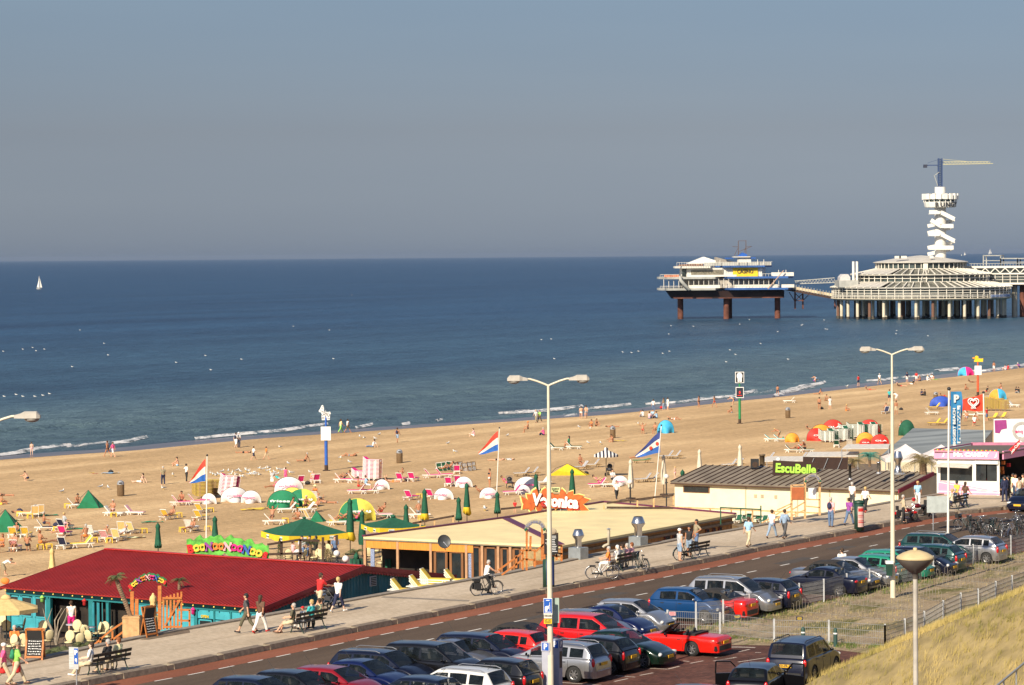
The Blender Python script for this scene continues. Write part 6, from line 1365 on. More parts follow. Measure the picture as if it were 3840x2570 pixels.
t_=palm_t(1.9,16,.55,None,.09,6);pp=place(t_,'palm',c+V3((-.05,.55,.9)),(0,R(-20),0),'small leaning palm growing out of the planter at the gate','palm')
place(PALM[1],'palm',P(*fp('M',1230,1000),-.8)+V3((0,1.2,0)),0,'thin dry palm behind the picket gate, left one','palm',sc=.8);place(PALM[3],'palm',P(*fp('M',1400,900),-1.2)+V3((0,1.5,0)),0,'thin dry palm behind the picket gate, right one','palm',sc=.7)
place(ABD,'chalkboard_stand',P(*fp('L',510,1195),.12)+V3((0,.35,0)),R(-8),'black chalkboard in an orange frame on the promenade edge at far left','menu board',sc=1.05);place(ABD,'chalkboard_stand',P(*fp('M',790,1400),.12)+V3((0,.3,0)),R(55),'open menu board between the gate posts','menu board',sc=(1,1,1.1))
q=MB();vs=[P(*fp('M',x,y),.13)for x,y in((610,1450),(1200,1250),(1680,1235),(1700,1290),(800,1445))];q.slab(vs,.1);struct('gate_landing',q,mdeck)
for i,(x,y,r_)in enumerate([(0,720,160),(100,800,10),(290,780,100),(625,830,170),(1155,820,180),(1260,880,20),(1340,880,-60),(1430,850,110),(1560,850,170),(1620,900,60),(720,960,30),(1040,990,175),(1190,1010,20),(1380,960,-30),(160,1050,150),(370,1040,200)]):
 place(TCH,'terrace_chair',P(*fp('L',x,y+70),ZF),R(r_),['cream cushioned chair at the left edge of the terrace','cushioned chair left of the open sand parasol pole','tilted cushioned chair under the turquoise window','cushioned chair standing alone in front of the turquoise post','cushioned chair by the table nearest the woman in white','cushioned chair seen from the side on the right of that table','small cushioned chair turned away, middle right of the terrace','folded-forward cushioned chair under the folding doors','cushioned chair closest to the stair rail, rear','cushioned chair beside the stair rail','low cushioned chair behind the planted driftwood','cushioned chair in the front row near the stairs','cushioned chair at the front, turned sideways','cushioned chair directly left of the stair rail foot','yellow cushioned chair near the chalkboard','cushioned chair directly behind the chalkboard'][i],'chair','cushioned terrace chairs')
for x,y,lb in((1110,800,'terrace table near the woman in a white top'),(1330,840,'terrace table between the cushioned chairs on the right'),(830,660,'dark wooden table inside the bar opening'),(590,960,'terrace table behind the chalkboard')):place(TBLW if x>1000 else TBL,'terrace_table',P(*fp('L',x,y+60),ZF),0,lb,'table','terrace tables')
for(x,y),k,lb in zip([(800,1110),(1260,1000),(900,1080)],(0,1,2),['spiky green plant left of the P sign','spiky green plant at the foot of the stairs','dry spiky plant behind the P sign']):place(palm_t(.05,26,.8,None,.05,30+k),'spiky_plant',P(*fp('L',x,y),ZF+.3),0,lb,'plant')
q=MB();rs=random.Random(5)
for i in range(9):a=rs.uniform(0,6.28);q.tube([(0,0,0),(cos_(a)*.2,sin_(a)*.1,.7),(cos_(a)*.55,sin_(a)*.2,1.3),(cos_(a+.5)*.7,0,1.9)],[.07,.05,.035,.01],6)
thing('driftwood','bleached driftwood branches standing on the terrace','driftwood',P(*fp('L',850,960),ZF),0,[('branch',q,mat('driftwood',(.30,.25,.19),.9,scale=6,var=.3))])
person(P(*fp('L',1080,800),ZF),'st',15,'s tank:white shorts:magenta hair:b','dark haired waitress in a white top and pink shorts entering the turquoise bar',1.0)
person(P(*fp('L',225,1080),ZF),'sb',-160,'s shirt:orange shorts:beige hair:g','person in an orange patterned shirt seated behind the chalkboard',1.0)
person(P(*fp('A',25,1600),-4.1)+V3((0,0,0)),'bd',-80,'s shirt:white skirt:khaki hair:b','dark haired woman in a white top bending over an orange bag at the left edge',.85);q=MB();q.sph((0,0,.2),(.30,.14,.22),12,8);thing('beach_bag','bright orange bag carried by the woman at the left edge','bag',P(*fp('H',45,680),-4.05),0,[('bag',q,pm('orange'))])
UO=round_umbrella_t(mumbc,1.75,2.25,2.95,8,val=.28);p=P(*fp('L',100,900),ZF);top=PY(*fp('L',130,200),p.y).z-ZF;place(UO,'open_parasol',p,R(10),'open sand coloured parasol on the terrace at lower left','parasol',sc=(1,1,top/3.15))
# --- cream roofed pavilion
A2,B2,C2,D2,E2=P(2107,2047,0),P(2758,1929,0),P(2263,1887,0),P(1894,1945,0),P(1363,2013,0);o=V3((A2.x,A2.y,0));r=lambda p,z=0:V3((p.x-o.x,p.y-o.y,z));a,b,c,d,e=r(A2),r(B2),r(C2),r(D2),r(E2)
t=T();q=MB();c_=V3((c.x,c.y,.05));d_=V3((d.x,d.y,.03));q.slab([a,b,c_,d_],.12);q.slab([e,a,d_],.12);t.part('roof',q,mroofc)
q=MB();q.beam(e+V3((0,0,.05)),d_+V3((0,0,.05)),.25,.10);q.beam(d_+V3((0,0,.05)),c_+V3((0,0,.05)),.25,.10);q.beam(c_+V3((0,0,.05)),b+V3((0,0,.05)),.22,.10);q.beam(d_.lerp(a,.02)+V3((0,0,.03)),a.lerp(d_,.03)+V3((0,0,.03)),.55,.05);t.part('purple_trim',q,mpurple)
q=MB();seg(q,e,a,0,1,-.20,-.12,.06,.02);seg(q,a,b,0,1,-.22,-.12,.06,.02);t.part('gutter',q,mat('gutter',(.20,.17,.12),.6))
q=MB();seg(q,a,b,.01,1,ZF,-.14,.1,-.30);seg(q,a,b,.0,.995,-.48,-.22,.06,-.2);t.part('road_side_wall',q,mat('pavilion_boards',(.34,.17,.05),.7,scale=3,var=.2));q=MB();seg(q,a,b,0,1,-.62,-.46,.12,-.18);t.part('wall_beam',q,mat('beam_grey',(.22,.18,.13),.8))
for k in(.58,.63):q=MB();seg(q,a,b,k,k+.035,-1.15,-.62,.06,-.2);wi=t.part('window',q,mat('maroon_frame',(.14,.03,.02),.6));q=MB();seg(q,a,b,k+.005,k+.03,-1.1,-.67,.04,-.17);t.part('pane',q,mwinglass,wi)
for k in(.83,.87,.91):q=MB();seg(q,a,b,k,k+.02,-.95,-.70,.06,-.2);wi=t.part('window',q,mat('maroon_frame',(.14,.03,.02),.6));q=MB();seg(q,a,b,k+.004,k+.016,-.92,-.73,.04,-.17);t.part('pane',q,mwinglass,wi)
q=MB();seg(q,e,a,0,.56,-.68,-.14,.06,-.05);t.part('fascia',q,mat('fascia_pine',(.62,.25,.04),.5,scale=6,var=.15,stretch=(4,4,.3)))
for k in(.0,.17,.34,.52,.60,.68,.74,.80):q=MB();seg(q,e,a,k,k+.012,ZF,-.14,.14,-.06);t.part('column',q,mat('column_tan',(.42,.24,.13),.6));q=MB();seg(q,e,a,.80,1,ZF,-.2,.1,-.08);t.part('front_wall',q,mat('pale_stucco',(.62,.47,.24),.7));q=MB();seg(q,e,a,.86,.93,-1.55,-.95,.04,.0);t.part('shutter',q,mwood)
for k0,k1 in((.36,.43),(.44,.51),(.55,.60),(.615,.68),(.695,.74),(.755,.80)):
 q=MB();seg(q,e,a,k0,k0+.012,ZF,-.7 if k0<.5 else-.3,.08,-.08);seg(q,e,a,k1-.012,k1,ZF,-.7 if k0<.5 else-.3,.08,-.08);seg(q,e,a,k0,k1,-.75 if k0<.5 else-.38,-.68 if k0<.5 else-.30,.08,-.08);di=t.part('door',q,mbrownw);q=MB();seg(q,e,a,k0+.01,k1-.01,ZF+.1,-.75 if k0<.5 else-.38,.03,-.10);t.part('pane',q,mwinglass,di)
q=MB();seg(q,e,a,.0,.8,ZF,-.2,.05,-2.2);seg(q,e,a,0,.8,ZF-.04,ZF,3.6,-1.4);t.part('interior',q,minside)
for k in(.03,.53,.755):q=MB();seg(q,e,a,k,k+.02,-2.2,-.7,.05,-.16);t.part('curtain',q,mcurt)
place(t,'beach_pavilion',o,0,'low pavilion with a flat cream roof and purple edging','beach pavilion')
for k,(x,y)in enumerate(((1140,400),(1200,360),(1240,470),(1380,430),(1420,380),(1500,440))):place(TCH,'pavilion_chair',P(*fp('I',x,y+90),ZF),R(k*70),['chair','chair','chair','chair','chair','chair'][k]+' '+['leftmost inside the glazed corner of the cream pavilion','second from the left inside the cream pavilion','nearest the glass inside the cream pavilion','behind the second small green parasol','farthest back inside the cream pavilion','beside the pavilion door post'][k],'chair','chairs inside the cream pavilion')
c=PY(*fp('C',690,935),195);t=T();q=MB();mfl=mat('flame_brown',(.50,.10,.015),.6,scale=2,var=.3);rs=random.Random(3);ks=F/195*2.4406;sx_=lambda v:(v-690)/ks;sz_=lambda v:-(v-935)/ks
for ax,ay,bx,by in[(430,950,375,880),(430,960,385,1000),(470,900,425,860),(500,860,520,810),(590,850,600,805),(470,980,460,1020),(540,990,525,1020),(600,980,600,1000),(700,960,690,1005),(760,870,750,812),(820,880,850,835),(880,900,950,880),(920,930,1005,915),(900,970,1000,1020),(860,980,915,1040),(800,970,848,1028),(650,880,640,840)]:
 a=V3((sx_(ax),0,sz_(ay)));b=V3((sx_(bx),0,sz_(by)));d=(b-a).normalized();n=V3((-d.z,0,d.x));w_=.24;poly=[a-n*w_-d*.3,a+n*w_-d*.3,a+n*w_*.8+d*(b-a).length*.4,b,a-n*w_*.8+d*(b-a).length*.4];q.prism([(p.x,p.z)for p in poly],.06,'y',(0,rs.uniform(.02,.10),0))
q.prism([(sx_(450),sz_(985)),(sx_(880),sz_(990)),(sx_(890),sz_(905)),(sx_(720),sz_(870)),(sx_(500),sz_(860))],.1,'y',(0,.12,0));t.part('flame_board',q,mfl)
q2=MB();q2.v=[((x)*1.045,y+.09,z*1.10+.0)for x,y,z in q.v];q2.f=q.f;q2.sm=q.sm;q2.mi=q.mi;t.part('yellow_edge',q2,mat('edge_yellow',(.78,.66,.22),.6))
q=MB();q.text('Veronica',1.05,MTr((0,-.05,.04))@MRo(R(5),4,'Y'),.05,.055,width=3.15);t.part('lettering',q,mwht);q=MB();q.text('Veronica',1.05,MTr((.05,.02,-.05))@MRo(R(5),4,'Y'),.05,.05,width=3.2);t.part('lettering_shadow',q,mat('letter_red',(.40,.02,.01),.6))
q=MB();q.bb(-.32,.30,-.04,.02,.66,1.0);t.part('top_plate',q,mat('plate_yellow',(.66,.60,.30),.6));q=MB();q.text('Dubbel',.16,MTr((0,-.07,.90)),.01,.004);q.text('Frisss',.17,MTr((0,-.07,.75)),.01,.006);t.part('plate_lettering',q,mumbg)
q=MB();[q.cyl((x,.1,-2.2),(x,.1,-.5),.04)for x in(-.9,.35,1.6)];t.part('support',q,mgalv);place(t,'sign',c,0,'large sign with white letters on brown flames over the cream roof','sign')
for(x,yb,yt,w_,bx0,by0,bx1,by1),lb in(((862,358,200,104,770,352,928,475),'shiny metal exhaust cowl on a grey box, the left one on the cream pavilion'),((1388,262,87,122,1305,255,1458,362),'shiny metal exhaust cowl on a grey box, the right and taller one')):
 pb=P(*fp('J',x,(by0+by1)/2),-.5);pb.y=P(*fp('J',bx1,by1),.1).y+.8;zt_=PY(*fp('J',x,yt),pb.y).z;z0=PY(*fp('J',x,by0+6),pb.y).z;sc_=F/pb.y*2.3406;bw=(bx1-bx0)/sc_
 t=T();q=MB();q.box((0,0,-.75),(bw*.8,bw*.8,1.5),rz=R(-35));t.part('duct_box',q,mat('duct_grey',(.34,.37,.38),.45,metal=.5));q=MB();h_=zt_-z0;rr=w_/2/sc_;q.lathe([(rr*.56,0),(rr*.56,h_*.42),(rr,h_*.62),(rr,h_*.68),(rr*.66,h_*.98),(rr*.58,h_)],24);t.part('exhaust_cowl',q,mstainless)
 xx=PY(*fp('J',x,yt),pb.y).x;place(t,'kitchen_flue',(xx,pb.y,z0),0,lb,'flue')
pb=P(*fp('J',1135,355),.0);q=MB();s1=F/pb.y*2.3406;q.tube([(-.35,0,-.1),(-.25,0,.0),(-.02,0,.10),(0,0,.3),(0,0,.95)],.085,10);t=T();t.part('pipe',q,mat('pipe_cream',(.45,.40,.30),.6));q=MB();q.lathe([(.16,.98),(0,1.06)],12);t.part('cap',q,mgalv);place(t,'vent_pipe',pb+V3((0,.8,0)),0,'bent cream vent pipe between the two metal flues','vent pipe')
quick('J',136.5,[('post',[(410,200,410,560),(545,160,545,470),(445,260,440,390),(565,250,565,460),(672,230,672,470),(318,430,318,540),(375,390,375,555),(480,390,480,530),(715,340,715,480)],mwood,.10),('rail',[(355,385,490,385),(375,405,160,560),(370,470,190,600),(375,460,480,470),(490,395,560,330),(570,420,700,440),(680,345,722,345),(680,410,722,415)],mwood,.08)],'stair_gateway','orange timber stairway gate in front of the cream pavilion','gateway')
def arch_sign(reg,x,y,wpx,Y,label):
 c=PY(*fp(reg,x,y),Y);s=F/Y*REG[reg][2];r_=wpx/2/s;t=T();q=MB();pts=[(cos_(a)*r_,sin_(a)*r_*.95)for a in[R(d)for d in range(5,176,10)]];pin=[(x_*.62,z_*.62)for x_,z_ in pts]
 for i in range(len(pts)-1):q.prism([pin[i],pin[i+1],pts[i+1],pts[i]][::-1],.05,'y')
 t.part('board',q,mat('arch_board',(.34,.30,.22),.7));q=MB()
 for i,ch in enumerate('Veronica'):a=R(152-i*18);q.text(ch,r_*.42,MTr((cos_(a)*r_*.80,-.03,sin_(a)*r_*.76))@MRo(-(a-R(90)),4,'Y'),.012,.012)
 t.part('lettering',q,mat('arch_letters',(.20,.20,.28),.6));q=MB();[q.box((s_*r_*.86,-.03,.02),(r_*.22,.03,r_*.3),ry=R(45))for s_ in(-1,1)];t.part('leaf_emblem',q,mumbg);place(t,'arch_sign',c,0,label,'sign','arched gateway signs')
arch_sign('J',485,205,190,136.2,'grey arched name sign on the orange gateway by the lamp pole');arch_sign('D',715,630,130,183,'grey arched name sign on the pale gateway in front of the cream wall')
c=PY(*fp('J',625,325),136.3);t=T();q=MB();q.box((0,0,0),(.68,.05,1.0));t.part('frame',q,mdkwood);q=MB();q.box((0,-.03,-.02),(.60,.02,.9));bi=t.part('board',q,mat('chalkboard',(.015,.015,.016),.8));q=MB();[q.box((rs.uniform(-.05,.05),-.045,.35-k*.08),(rs.uniform(.25,.5),.006,.025))for k in range(10)];t.part('chalk_writing',q,mwht,bi);q=MB();q.sph((0,-.02,.58),(.26,.03,.16),12,8);t.part('crest',q,mat('crest',(.4,.32,.22),.8));place(t,'menu_board',c,0,'tall black menu board with chalk writing right of the lamp pole','menu board')
c=PY(*fp('I',1782,330),168);t=T();q=MB();q.xf(MRo(R(20),4,'Z')@MRo(R(75),4,'X'));q.lathe([(0,.0),(.22,.03),(.40,.12),(.41,.13),(.38,.13)],20);t.part('dish',q,mat('dish_grey',(.06,.065,.07),.5));q=MB();q.cyl((0,0,0),(.1,.1,-.5),.03);q.cyl((0,0,0),(.25,-.35,-.25),.015);t.part('arm',q,mlightgrey);place(t,'satellite_dish',c+V3((0,1.3,0)),0,'dark grey satellite dish above the pavilion doors','satellite dish')
# --- grey roofed building
e1,e2,r1,r2=P(2515,1807,-.25),P(3367,1838,-.25),P(2648,1744,.65),P(3498,1772,.65);o=V3((e2.x,e2.y,0));r=lambda p:p-o;t=T();q=MB();q.slab([r(e1),r(e2),r(r2),r(r1)],.12);f1,f2=r(r1)+(r(r1)-r(e1))*.95,r(r2)+(r(r2)-r(e2))*.95;f1.z=f2.z=-.2;q.slab([r(r1),r(r2),f2,f1],.12);t.part('roof',q,mroofg)
q=MB();ribs(q,r(e1),r(e2),r(r2),r(r1),31,.09,.05);t.part('roof_seams',q,mseam);q=MB();q.beam(r(e2)+V3((.05,0,-.1)),r(r2)+V3((.05,0,-.1)),.1,.3);t.part('gable_trim',q,mat('trim_maroon',(.25,.02,.05),.6));q=MB();seg(q,r(e1),r(e2),.0,1,-.42,-.34,.12,.02);t.part('gutter',q,mseam)
q=MB();seg(q,r(e1),r(e2),.01,.995,-3.9,-.36,.1,-.35);t.part('front_wall',q,mcrw);q=MB();g1,g2=r(e2),f2;pts=[V3((g1.x-.1,g1.y+.3,-3.9)),V3((g2.x-.1,g2.y,-3.9)),V3((g2.x-.1,g2.y,-.4)),r(r2)+V3((-.1,0,-.15)),V3((g1.x-.1,g1.y+.3,-.4))];q.add(pts,[(0,1,2,3,4)]);t.part('gable_wall',q,mcrw)
q=MB();seg(q,r(e1),r(e2),.05,.17,-1.05,-.55,.05,-.28);wi=t.part('window',q,mbrownw);q=MB();seg(q,r(e1),r(e2),.055,.165,-1.0,-.6,.05,-.26);t.part('pane',q,mwinglass,wi)
for k in(.37,.40,.46,.775):q=MB();seg(q,r(e1),r(e2),k,k+.012,-1.25,-1.0,.05,-.28);t.part('wall_vent',q,mat('vent_tan',(.42,.34,.22),.7))
for k in(.33,.56,.70):q=MB();seg(q,r(e1),r(e2),k,k+.004,-3.8,-.4,.04,-.27);t.part('panel_joint',q,mat('joint',(.45,.38,.25),.8))
q=MB();seg(q,r(e1),r(e2),.0,.86,-2.2,-2.1,.1,.5);
for k in range(10):seg(q,r(e1),r(e2),k*.095,k*.095+.005,-3.6,-2.1,.1,.5)
t.part('deck_railing',q,mwood2);place(t,'beach_pavilion',o,0,'long cream building with a grey seamed roof','beach building')
c=PY(*fp('D',580,531),222);t=T();q=MB();q.box((0,0,0),(3.45,.08,1.12),ry=R(3.2));t.part('board',q,mat('sign_brown',(.035,.014,.008),.6));q=MB();q.text('EscuBelle',.95,MTr((.02,-.08,-.02))@MRo(R(3.2),4,'Y'),.02,.035,width=3.1);t.part('lettering',q,mat('lime_letters',(.40,.75,.08),.5));place(t,'sign',c,0,'dark brown signboard with lime green letters on the grey roof','sign')
c=PY(*fp('D',812,492),226);t=T();q=MB();q.box((0,0,0),(3.5,.08,1.0),ry=R(2));t.part('board',q,mat('sign_brown',(.035,.014,.008),.6));q=MB();[q.beam((x,-.1,-.5),(x+.4,-.12,.45),.04)for x in(-1.3,-.2,.9)];t.part('strut',q,mgalv);place(t,'sign',c,0,'plain back of a brown signboard behind the lime lettered one','sign')
for(x,y0,y1,w_),lb,sp in(((325,420,520,.2),'rusty round flue left of the lime lettered sign',0),((1002,495,615,.1),'thin black flue in the middle of the grey roof',0),((1372,398,572,.36),'shiny wide metal flue at the right end of the grey roof',1),((1222,478,568,.12),'slanting metal flue near the white tents',0)):
 Y=226 if x==325 else 216;b=PY(*fp('D',x,y1),Y);h_=PY(*fp('D',x,y0),Y).z-b.z;t=T();q=MB();m=mstainless if x>1100 else(mat('rusty_flue',(.20,.14,.08),.6,metal=.4)if x==325 else mblackp)
 if sp:q.lathe([(w_*.75,0),(w_*.75,h_*.2),(w_*.56,h_*.25),(w_*.56,h_*.5),(w_,h_*.68),(w_,h_*.74),(w_*.64,h_)],20)
 else:q.lathe([(w_,0),(w_,h_*.9),(w_*1.25,h_*.9),(w_*1.25,h_),(0,h_)],14)
 t.part('flue_pipe',q,m);q=MB();q.lathe([(w_*1.6,0),(w_*1.1,.12)],14);t.part('collar',q,mgalv);place(t,'flue',b,0,lb,'flue','flues on the grey roof')
c=PY(*fp('D',268,490),225);q=MB();q.box((0,0,0),(.62,.4,.70));t=T();t.part('cabinet',q,mblackp);q=MB();q.cyl((0,-.2,-.08),(0,-.22,-.08),.22,seg=16);t.part('cone',q,mdkwood);place(t,'loudspeaker',c,0,'black loudspeaker box behind the grey roof','loudspeaker')
quick('D',184,[('post',[(552,655,552,925),(655,600,655,915),(768,630,768,890)],mwood2,.14),('rail',[(552,658,655,655),(665,765,768,770),(560,845,650,790),(560,890,650,850),(665,820,768,830),(440,850,550,800),(320,950,545,820),(330,965,545,860)],mwood2,.08)],'stair_gateway','pale timber gateway and stairs in front of the cream wall','gateway');c=PY(*fp('D',600,722),183.9);thing('notice_board','plain rust brown board on the pale timber gateway','board',c,0,[('board',MB().box((0,0,0),(.78,.05,.78)),mat('rust_board',(.36,.10,.03),.7)),('edge',MB().box((0,.03,0),(.84,.03,.84)),mwood2)]);c=PY(*fp('D',712,725),184.2);thing('notice_board','white notice board on the pale timber gateway','board',c,0,[('board',MB().box((0,0,0),(.50,.05,.72)),mwht),('edge',MB().box((0,.03,0),(.56,.03,.78)),mgalv)])
# --- candy kiosk
KL,KR=P(3518,1854,.12),P(3749,1859,.12);kb=KL+TV*7.0;k2=KR+TV*8.5;o=KL;r=lambda p:p-o;a,b,c,d=r(KL),r(KR),r(k2),r(kb);t=T();mpk=mat('candy_pink',(.78,.30,.46),.5,var=.04);H_=3.05
q=MB();seg(q,a,b,0,1,0,.95,.1);seg(q,a,b,0,.04,0,H_-.55,.12);seg(q,a,b,.56,.62,0,H_-.5,.12);seg(q,a,b,.96,1,0,H_-.5,.14);seg(q,a,b,0,1,H_-.85,H_-.5,.1);seg(q,a,d,0,1,0,H_-.5,.1,-.05);seg(q,a,b,.60,.97,.95,1.0,.12);t.part('front_wall',q,mwhitep)
q=MB();f=lambda x,z:a.lerp(b,x)+V3((0,-.075,z));q.add([f(0,.03),f(1,.03),f(1,.13),f(0,.85)],[(0,1,2,3)]);q.add([f(0,.92),f(0,1.0),f(1,.28),f(1,.20)],[(0,1,2,3)]);t.part('pink_panel',q,mpk);q=MB();q.add([V3(p_)+V3((0,-.01,0))for p_ in(f(0,.18),f(1,.17),f(1,.24),f(0,.25))],[(0,1,2,3)]);t.part('white_line',q,mwht)
for x0,x1,z0,z1 in((.05,.56,.98,2.0),(.63,.78,.38,2.2),(.80,.95,.38,2.2)):q=MB();seg(q,a,b,x0,x1,z0-.04,z0,.16);seg(q,a,b,x0,x1,z1,z1+.04,.16);wi=t.part('window',q,mwhitep);q=MB();seg(q,a,b,x0,x1,z0,z1,.04,.0);t.part('pane',q,mwinglass,wi)
q=MB();g=lambda x,y,z:a.lerp(b,x)+V3((0,-y,z));q.slab([g(-.10,.9,2.05),g(.46,.9,1.98),g(.56,.06,2.18),g(-.02,.06,2.18)],.05);t.part('awning',q,mat('awning_white',(.60,.55,.48),.6));q=MB();q.beam(g(.60,.15,2.32),g(.97,.15,2.32),.22,.22);t.part('shutter_box',q,mwhitep)
q=MB();seg(q,a,b,-.05,1.0,H_-.5,H_+.08,.1,.25);seg(q,b,c,0,1,H_-.5,H_+.08,.1,.25);t.part('fascia',q,mpk);q=MB();q.text('Mr. CANDY',.40,MTr(a.lerp(b,.52)+V3((.02,-.36,H_-.2)))@MRo(math.atan2((b-a).y,(b-a).x),4,'Z'),.01,.03,width=2.55)
for x in(.08,.93):p_=a.lerp(b,x)+V3((0,-.34,H_-.2));q.add([p_+V3((-.14,0,-.2)),p_+V3((-.02,0,-.2)),p_+V3((.16,0,.2)),p_+V3((.04,0,.2))],[(0,1,2,3)])
t.part('lettering',q,mwht)
for cc,off in(('red',0),('green',1),('yellow',2)):
 q=MB();[seg(q,a,b,-.05+k/42,-.05+(k+.9)/42,H_+.08,H_+.15,.12,.26)for k in range(off,44,3)];t.part('sweet_trim',q,pm(cc))
q=MB();zz=V3((0,0,H_));ov=.3;q.slab([a+V3((-ov,-ov,H_)),b+V3((ov,-ov,H_)),c+V3((ov,0,H_)),d+V3((-ov,0,H_))],.06);t.part('roof',q,mat('felt_roof',(.12,.10,.08),.9));q=MB();q.beam(d+zz+V3((-.3,0,.1)),c+zz+V3((0,0,.1)),.1,.2);q.beam(d+zz+V3((-.2,0,.12)),a+zz+V3((-.2,0,.12)),.08,.1);t.part('roof_edge',q,mat('pink_dull',(.50,.18,.28),.6))
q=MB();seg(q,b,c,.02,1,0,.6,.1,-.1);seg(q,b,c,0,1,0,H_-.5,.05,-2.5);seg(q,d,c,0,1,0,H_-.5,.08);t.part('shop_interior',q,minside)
rs=random.Random(8)
for k in range(12):q=MB();u_=rs.uniform(.06,.8);z_=rs.uniform(.4,2.1);seg(q,b,c,u_,u_+.03,z_,z_+.25,.2,-.4-rs.random());t.part('goods',q,pm(rs.choice(['red','lpink','turq','yellow','white','orange'])))
place(t,'candy_kiosk',o,0,'pink and white sweet kiosk with a striped base on the promenade','kiosk')
p=PY(*fp('U',1400,1130),(KR.y+1));t=T();q=MB();q.beam((-.5,0,-.5),(-.05,0,.05),.05);t.part('staff',q,mwhitep);q=MB();vs=[(-.35+.85*i/8,-.05+.05*sin_(i*1.3),(-.35+.85*i/8)*.95+s_)for i in range(9)for s_ in(-.25,.28)];q.add(vs,[(2*i,2*i+2,2*i+3,2*i+1)for i in range(8)]);t.part('cloth',q,pm('red'));q=MB();q.text('Coca-Cola',.26,MTr((.10,-.13,.10))@MRo(R(-50),4,'Y'),.01,.008);t.part('lettering',q,mwht);place(t,'flag',p,0,'slanting red flag with white script on the kiosk corner','flag')
a_,b_=PY(3727,1668,232),PY(3990,1668,232);t=T();q=MB();wd=(b_-a_).x;q.bb(0,wd,0,.1,0,2.05);t.part('panel',q,mwht);q=MB();q.prism([(.05,1.95),(1.0,1.98),(1.05,1.3),(.6,1.2),(.45,.9),(.1,.95)],.02,'y',(0,-.03,0));t.part('purple_patch',q,mat('patch_purple',(.30,.04,.20),.6));q=MB();q.text('Q',2.1,MTr((2.25,-.03,1.0)),.01,.02);q.text('O',.1,MTr((3,-.03,.3)),.01);t.part('letter',q,mat('poster_grey',(.40,.38,.36),.6));q=MB();q.text('enq',.42,MTr((2.0,-.05,1.05)),.01,.004);t.part('lettering',q,mpinkt);place(t,'billboard',a_,0,'white billboard with a purple corner behind the kiosk','billboard')
# --- slanted grey roof, tents, awnings
z4=[(3365,1658,.3,0),(3680,1662,.3,0),(3722,1614,1.25,0),(3424,1606,1.25,0)];pts=[P(x,y,z)for x,y,z,_ in z4];o=V3((pts[0].x,pts[0].y,0));t=T();q=MB();low=[P(3300,1712,-.45),P(3640,1717,-.45)];q.slab([low[0]-o,low[1]-o,pts[2]-o,pts[3]-o],.12);t.part('roof',q,mat('zinc_roof',(.20,.215,.21),.5,scale=.25,var=.35,stretch=(.3,3,1)))
q=MB();seg(q,low[0]-o,low[1]-o,0,1,-4,-.6,.1,-.5);rt=[low[1]-o,pts[2]-o];q.add([rt[0]+V3((0,0,-3.6)),rt[1]+V3((0,0,-5)),rt[1]+V3((0,0,-.1)),rt[0]+V3((0,0,-.1))],[(0,1,2,3)]);t.part('wall',q,mat('wall_beige',(.50,.44,.32),.8));place(t,'beach_pavilion',o,0,'building with a streaky slanted grey roof behind the white tents','beach building')
def ptent(reg,xa,ya,xl,xr,yb,Y,label):
 ap=PY(*fp(reg,xa,ya),Y);l,r_=PY(*fp(reg,xl,yb),Y-2),PY(*fp(reg,xr,yb),Y-2);h_=(r_-l).x/2;o=V3((ap.x,Y,-3.5));zt_=l.z+3.5;t=T();q=MB();N=8;vs=[];fs=[]
 C4=[(-h_,-h_),(h_,-h_),(h_,h_),(-h_,h_)]
 for s in range(4):
  a,b=C4[s],C4[(s+1)%4];k=len(vs)
  for i in range(N+1):
   for j in range(N+1):u_,v_=i/N,j/N;x=(a[0]+(b[0]-a[0])*u_)*(1-v_);y=(a[1]+(b[1]-a[1])*u_)*(1-v_);vs.append((x,y,zt_+(ap.z+3.5-zt_)*v_**1.35))
  fs+=[(k+i*(N+1)+j,k+(i+1)*(N+1)+j,k+(i+1)*(N+1)+j+1,k+i*(N+1)+j+1)for i in range(N)for j in range(N)]
 q.add(vs,fs,True)
 for s in range(4):a,b=C4[s],C4[(s+1)%4];q.add([(a[0],a[1],zt_),(b[0],b[1],zt_),(b[0],b[1],zt_-.3),(a[0],a[1],zt_-.3)],[(0,1,2,3)])
 t.part('canopy',q,mat('tent_white',(.66,.60,.58),.7,var=.04));
 for cx_,cy_ in C4:q=MB();q.cyl((cx_*.98,cy_*.98,0),(cx_*.98,cy_*.98,zt_),.04);t.part('pole',q,mgalv)
 place(t,'party_tent',o,0,label,'tent','white peaked tents')
ptent('E',1235,1035,960,1400,1175,236,'white peaked party tent directly behind the right street lamp');ptent('E',1570,1040,1230,1680,1180,228,'white peaked party tent left of the kiosk')
for(pts,lb)in(([(640,1170-90),(1075,1098),(1090,1060),(690,1058)],'flat white awning behind the palms'),([(300,1152),(790,1158),(800,1130),(330,1122)],'flat white awning above the brown sign backs'),([(-110,1195),(300,1205),(330,1180),(-60,1165)],'flat white awning behind the lime lettered sign')):
 Y=236;p4=[PY(*fp('E',x,y),Y+(0 if i<2 else 3.2))for i,(x,y)in enumerate(pts)];zc=p4[0].z
 for i in(1,):p4[i].z=zc
 p4[2].z=p4[3].z=zc+.15;o=V3((p4[0].x,p4[0].y,-3.6));t=T();q=MB();q.slab([p-o for p in p4],.05);t.part('canopy',q,mat('awning_cream',(.60,.56,.50),.7))
 for p in p4:q=MB();q.cyl((p.x-o.x,p.y-o.y,0),(p.x-o.x,p.y-o.y,p.z-o.z-.05),.035);t.part('pole',q,mgalv)
 place(t,'awning',o,0,lb,'awning','flat white awnings')
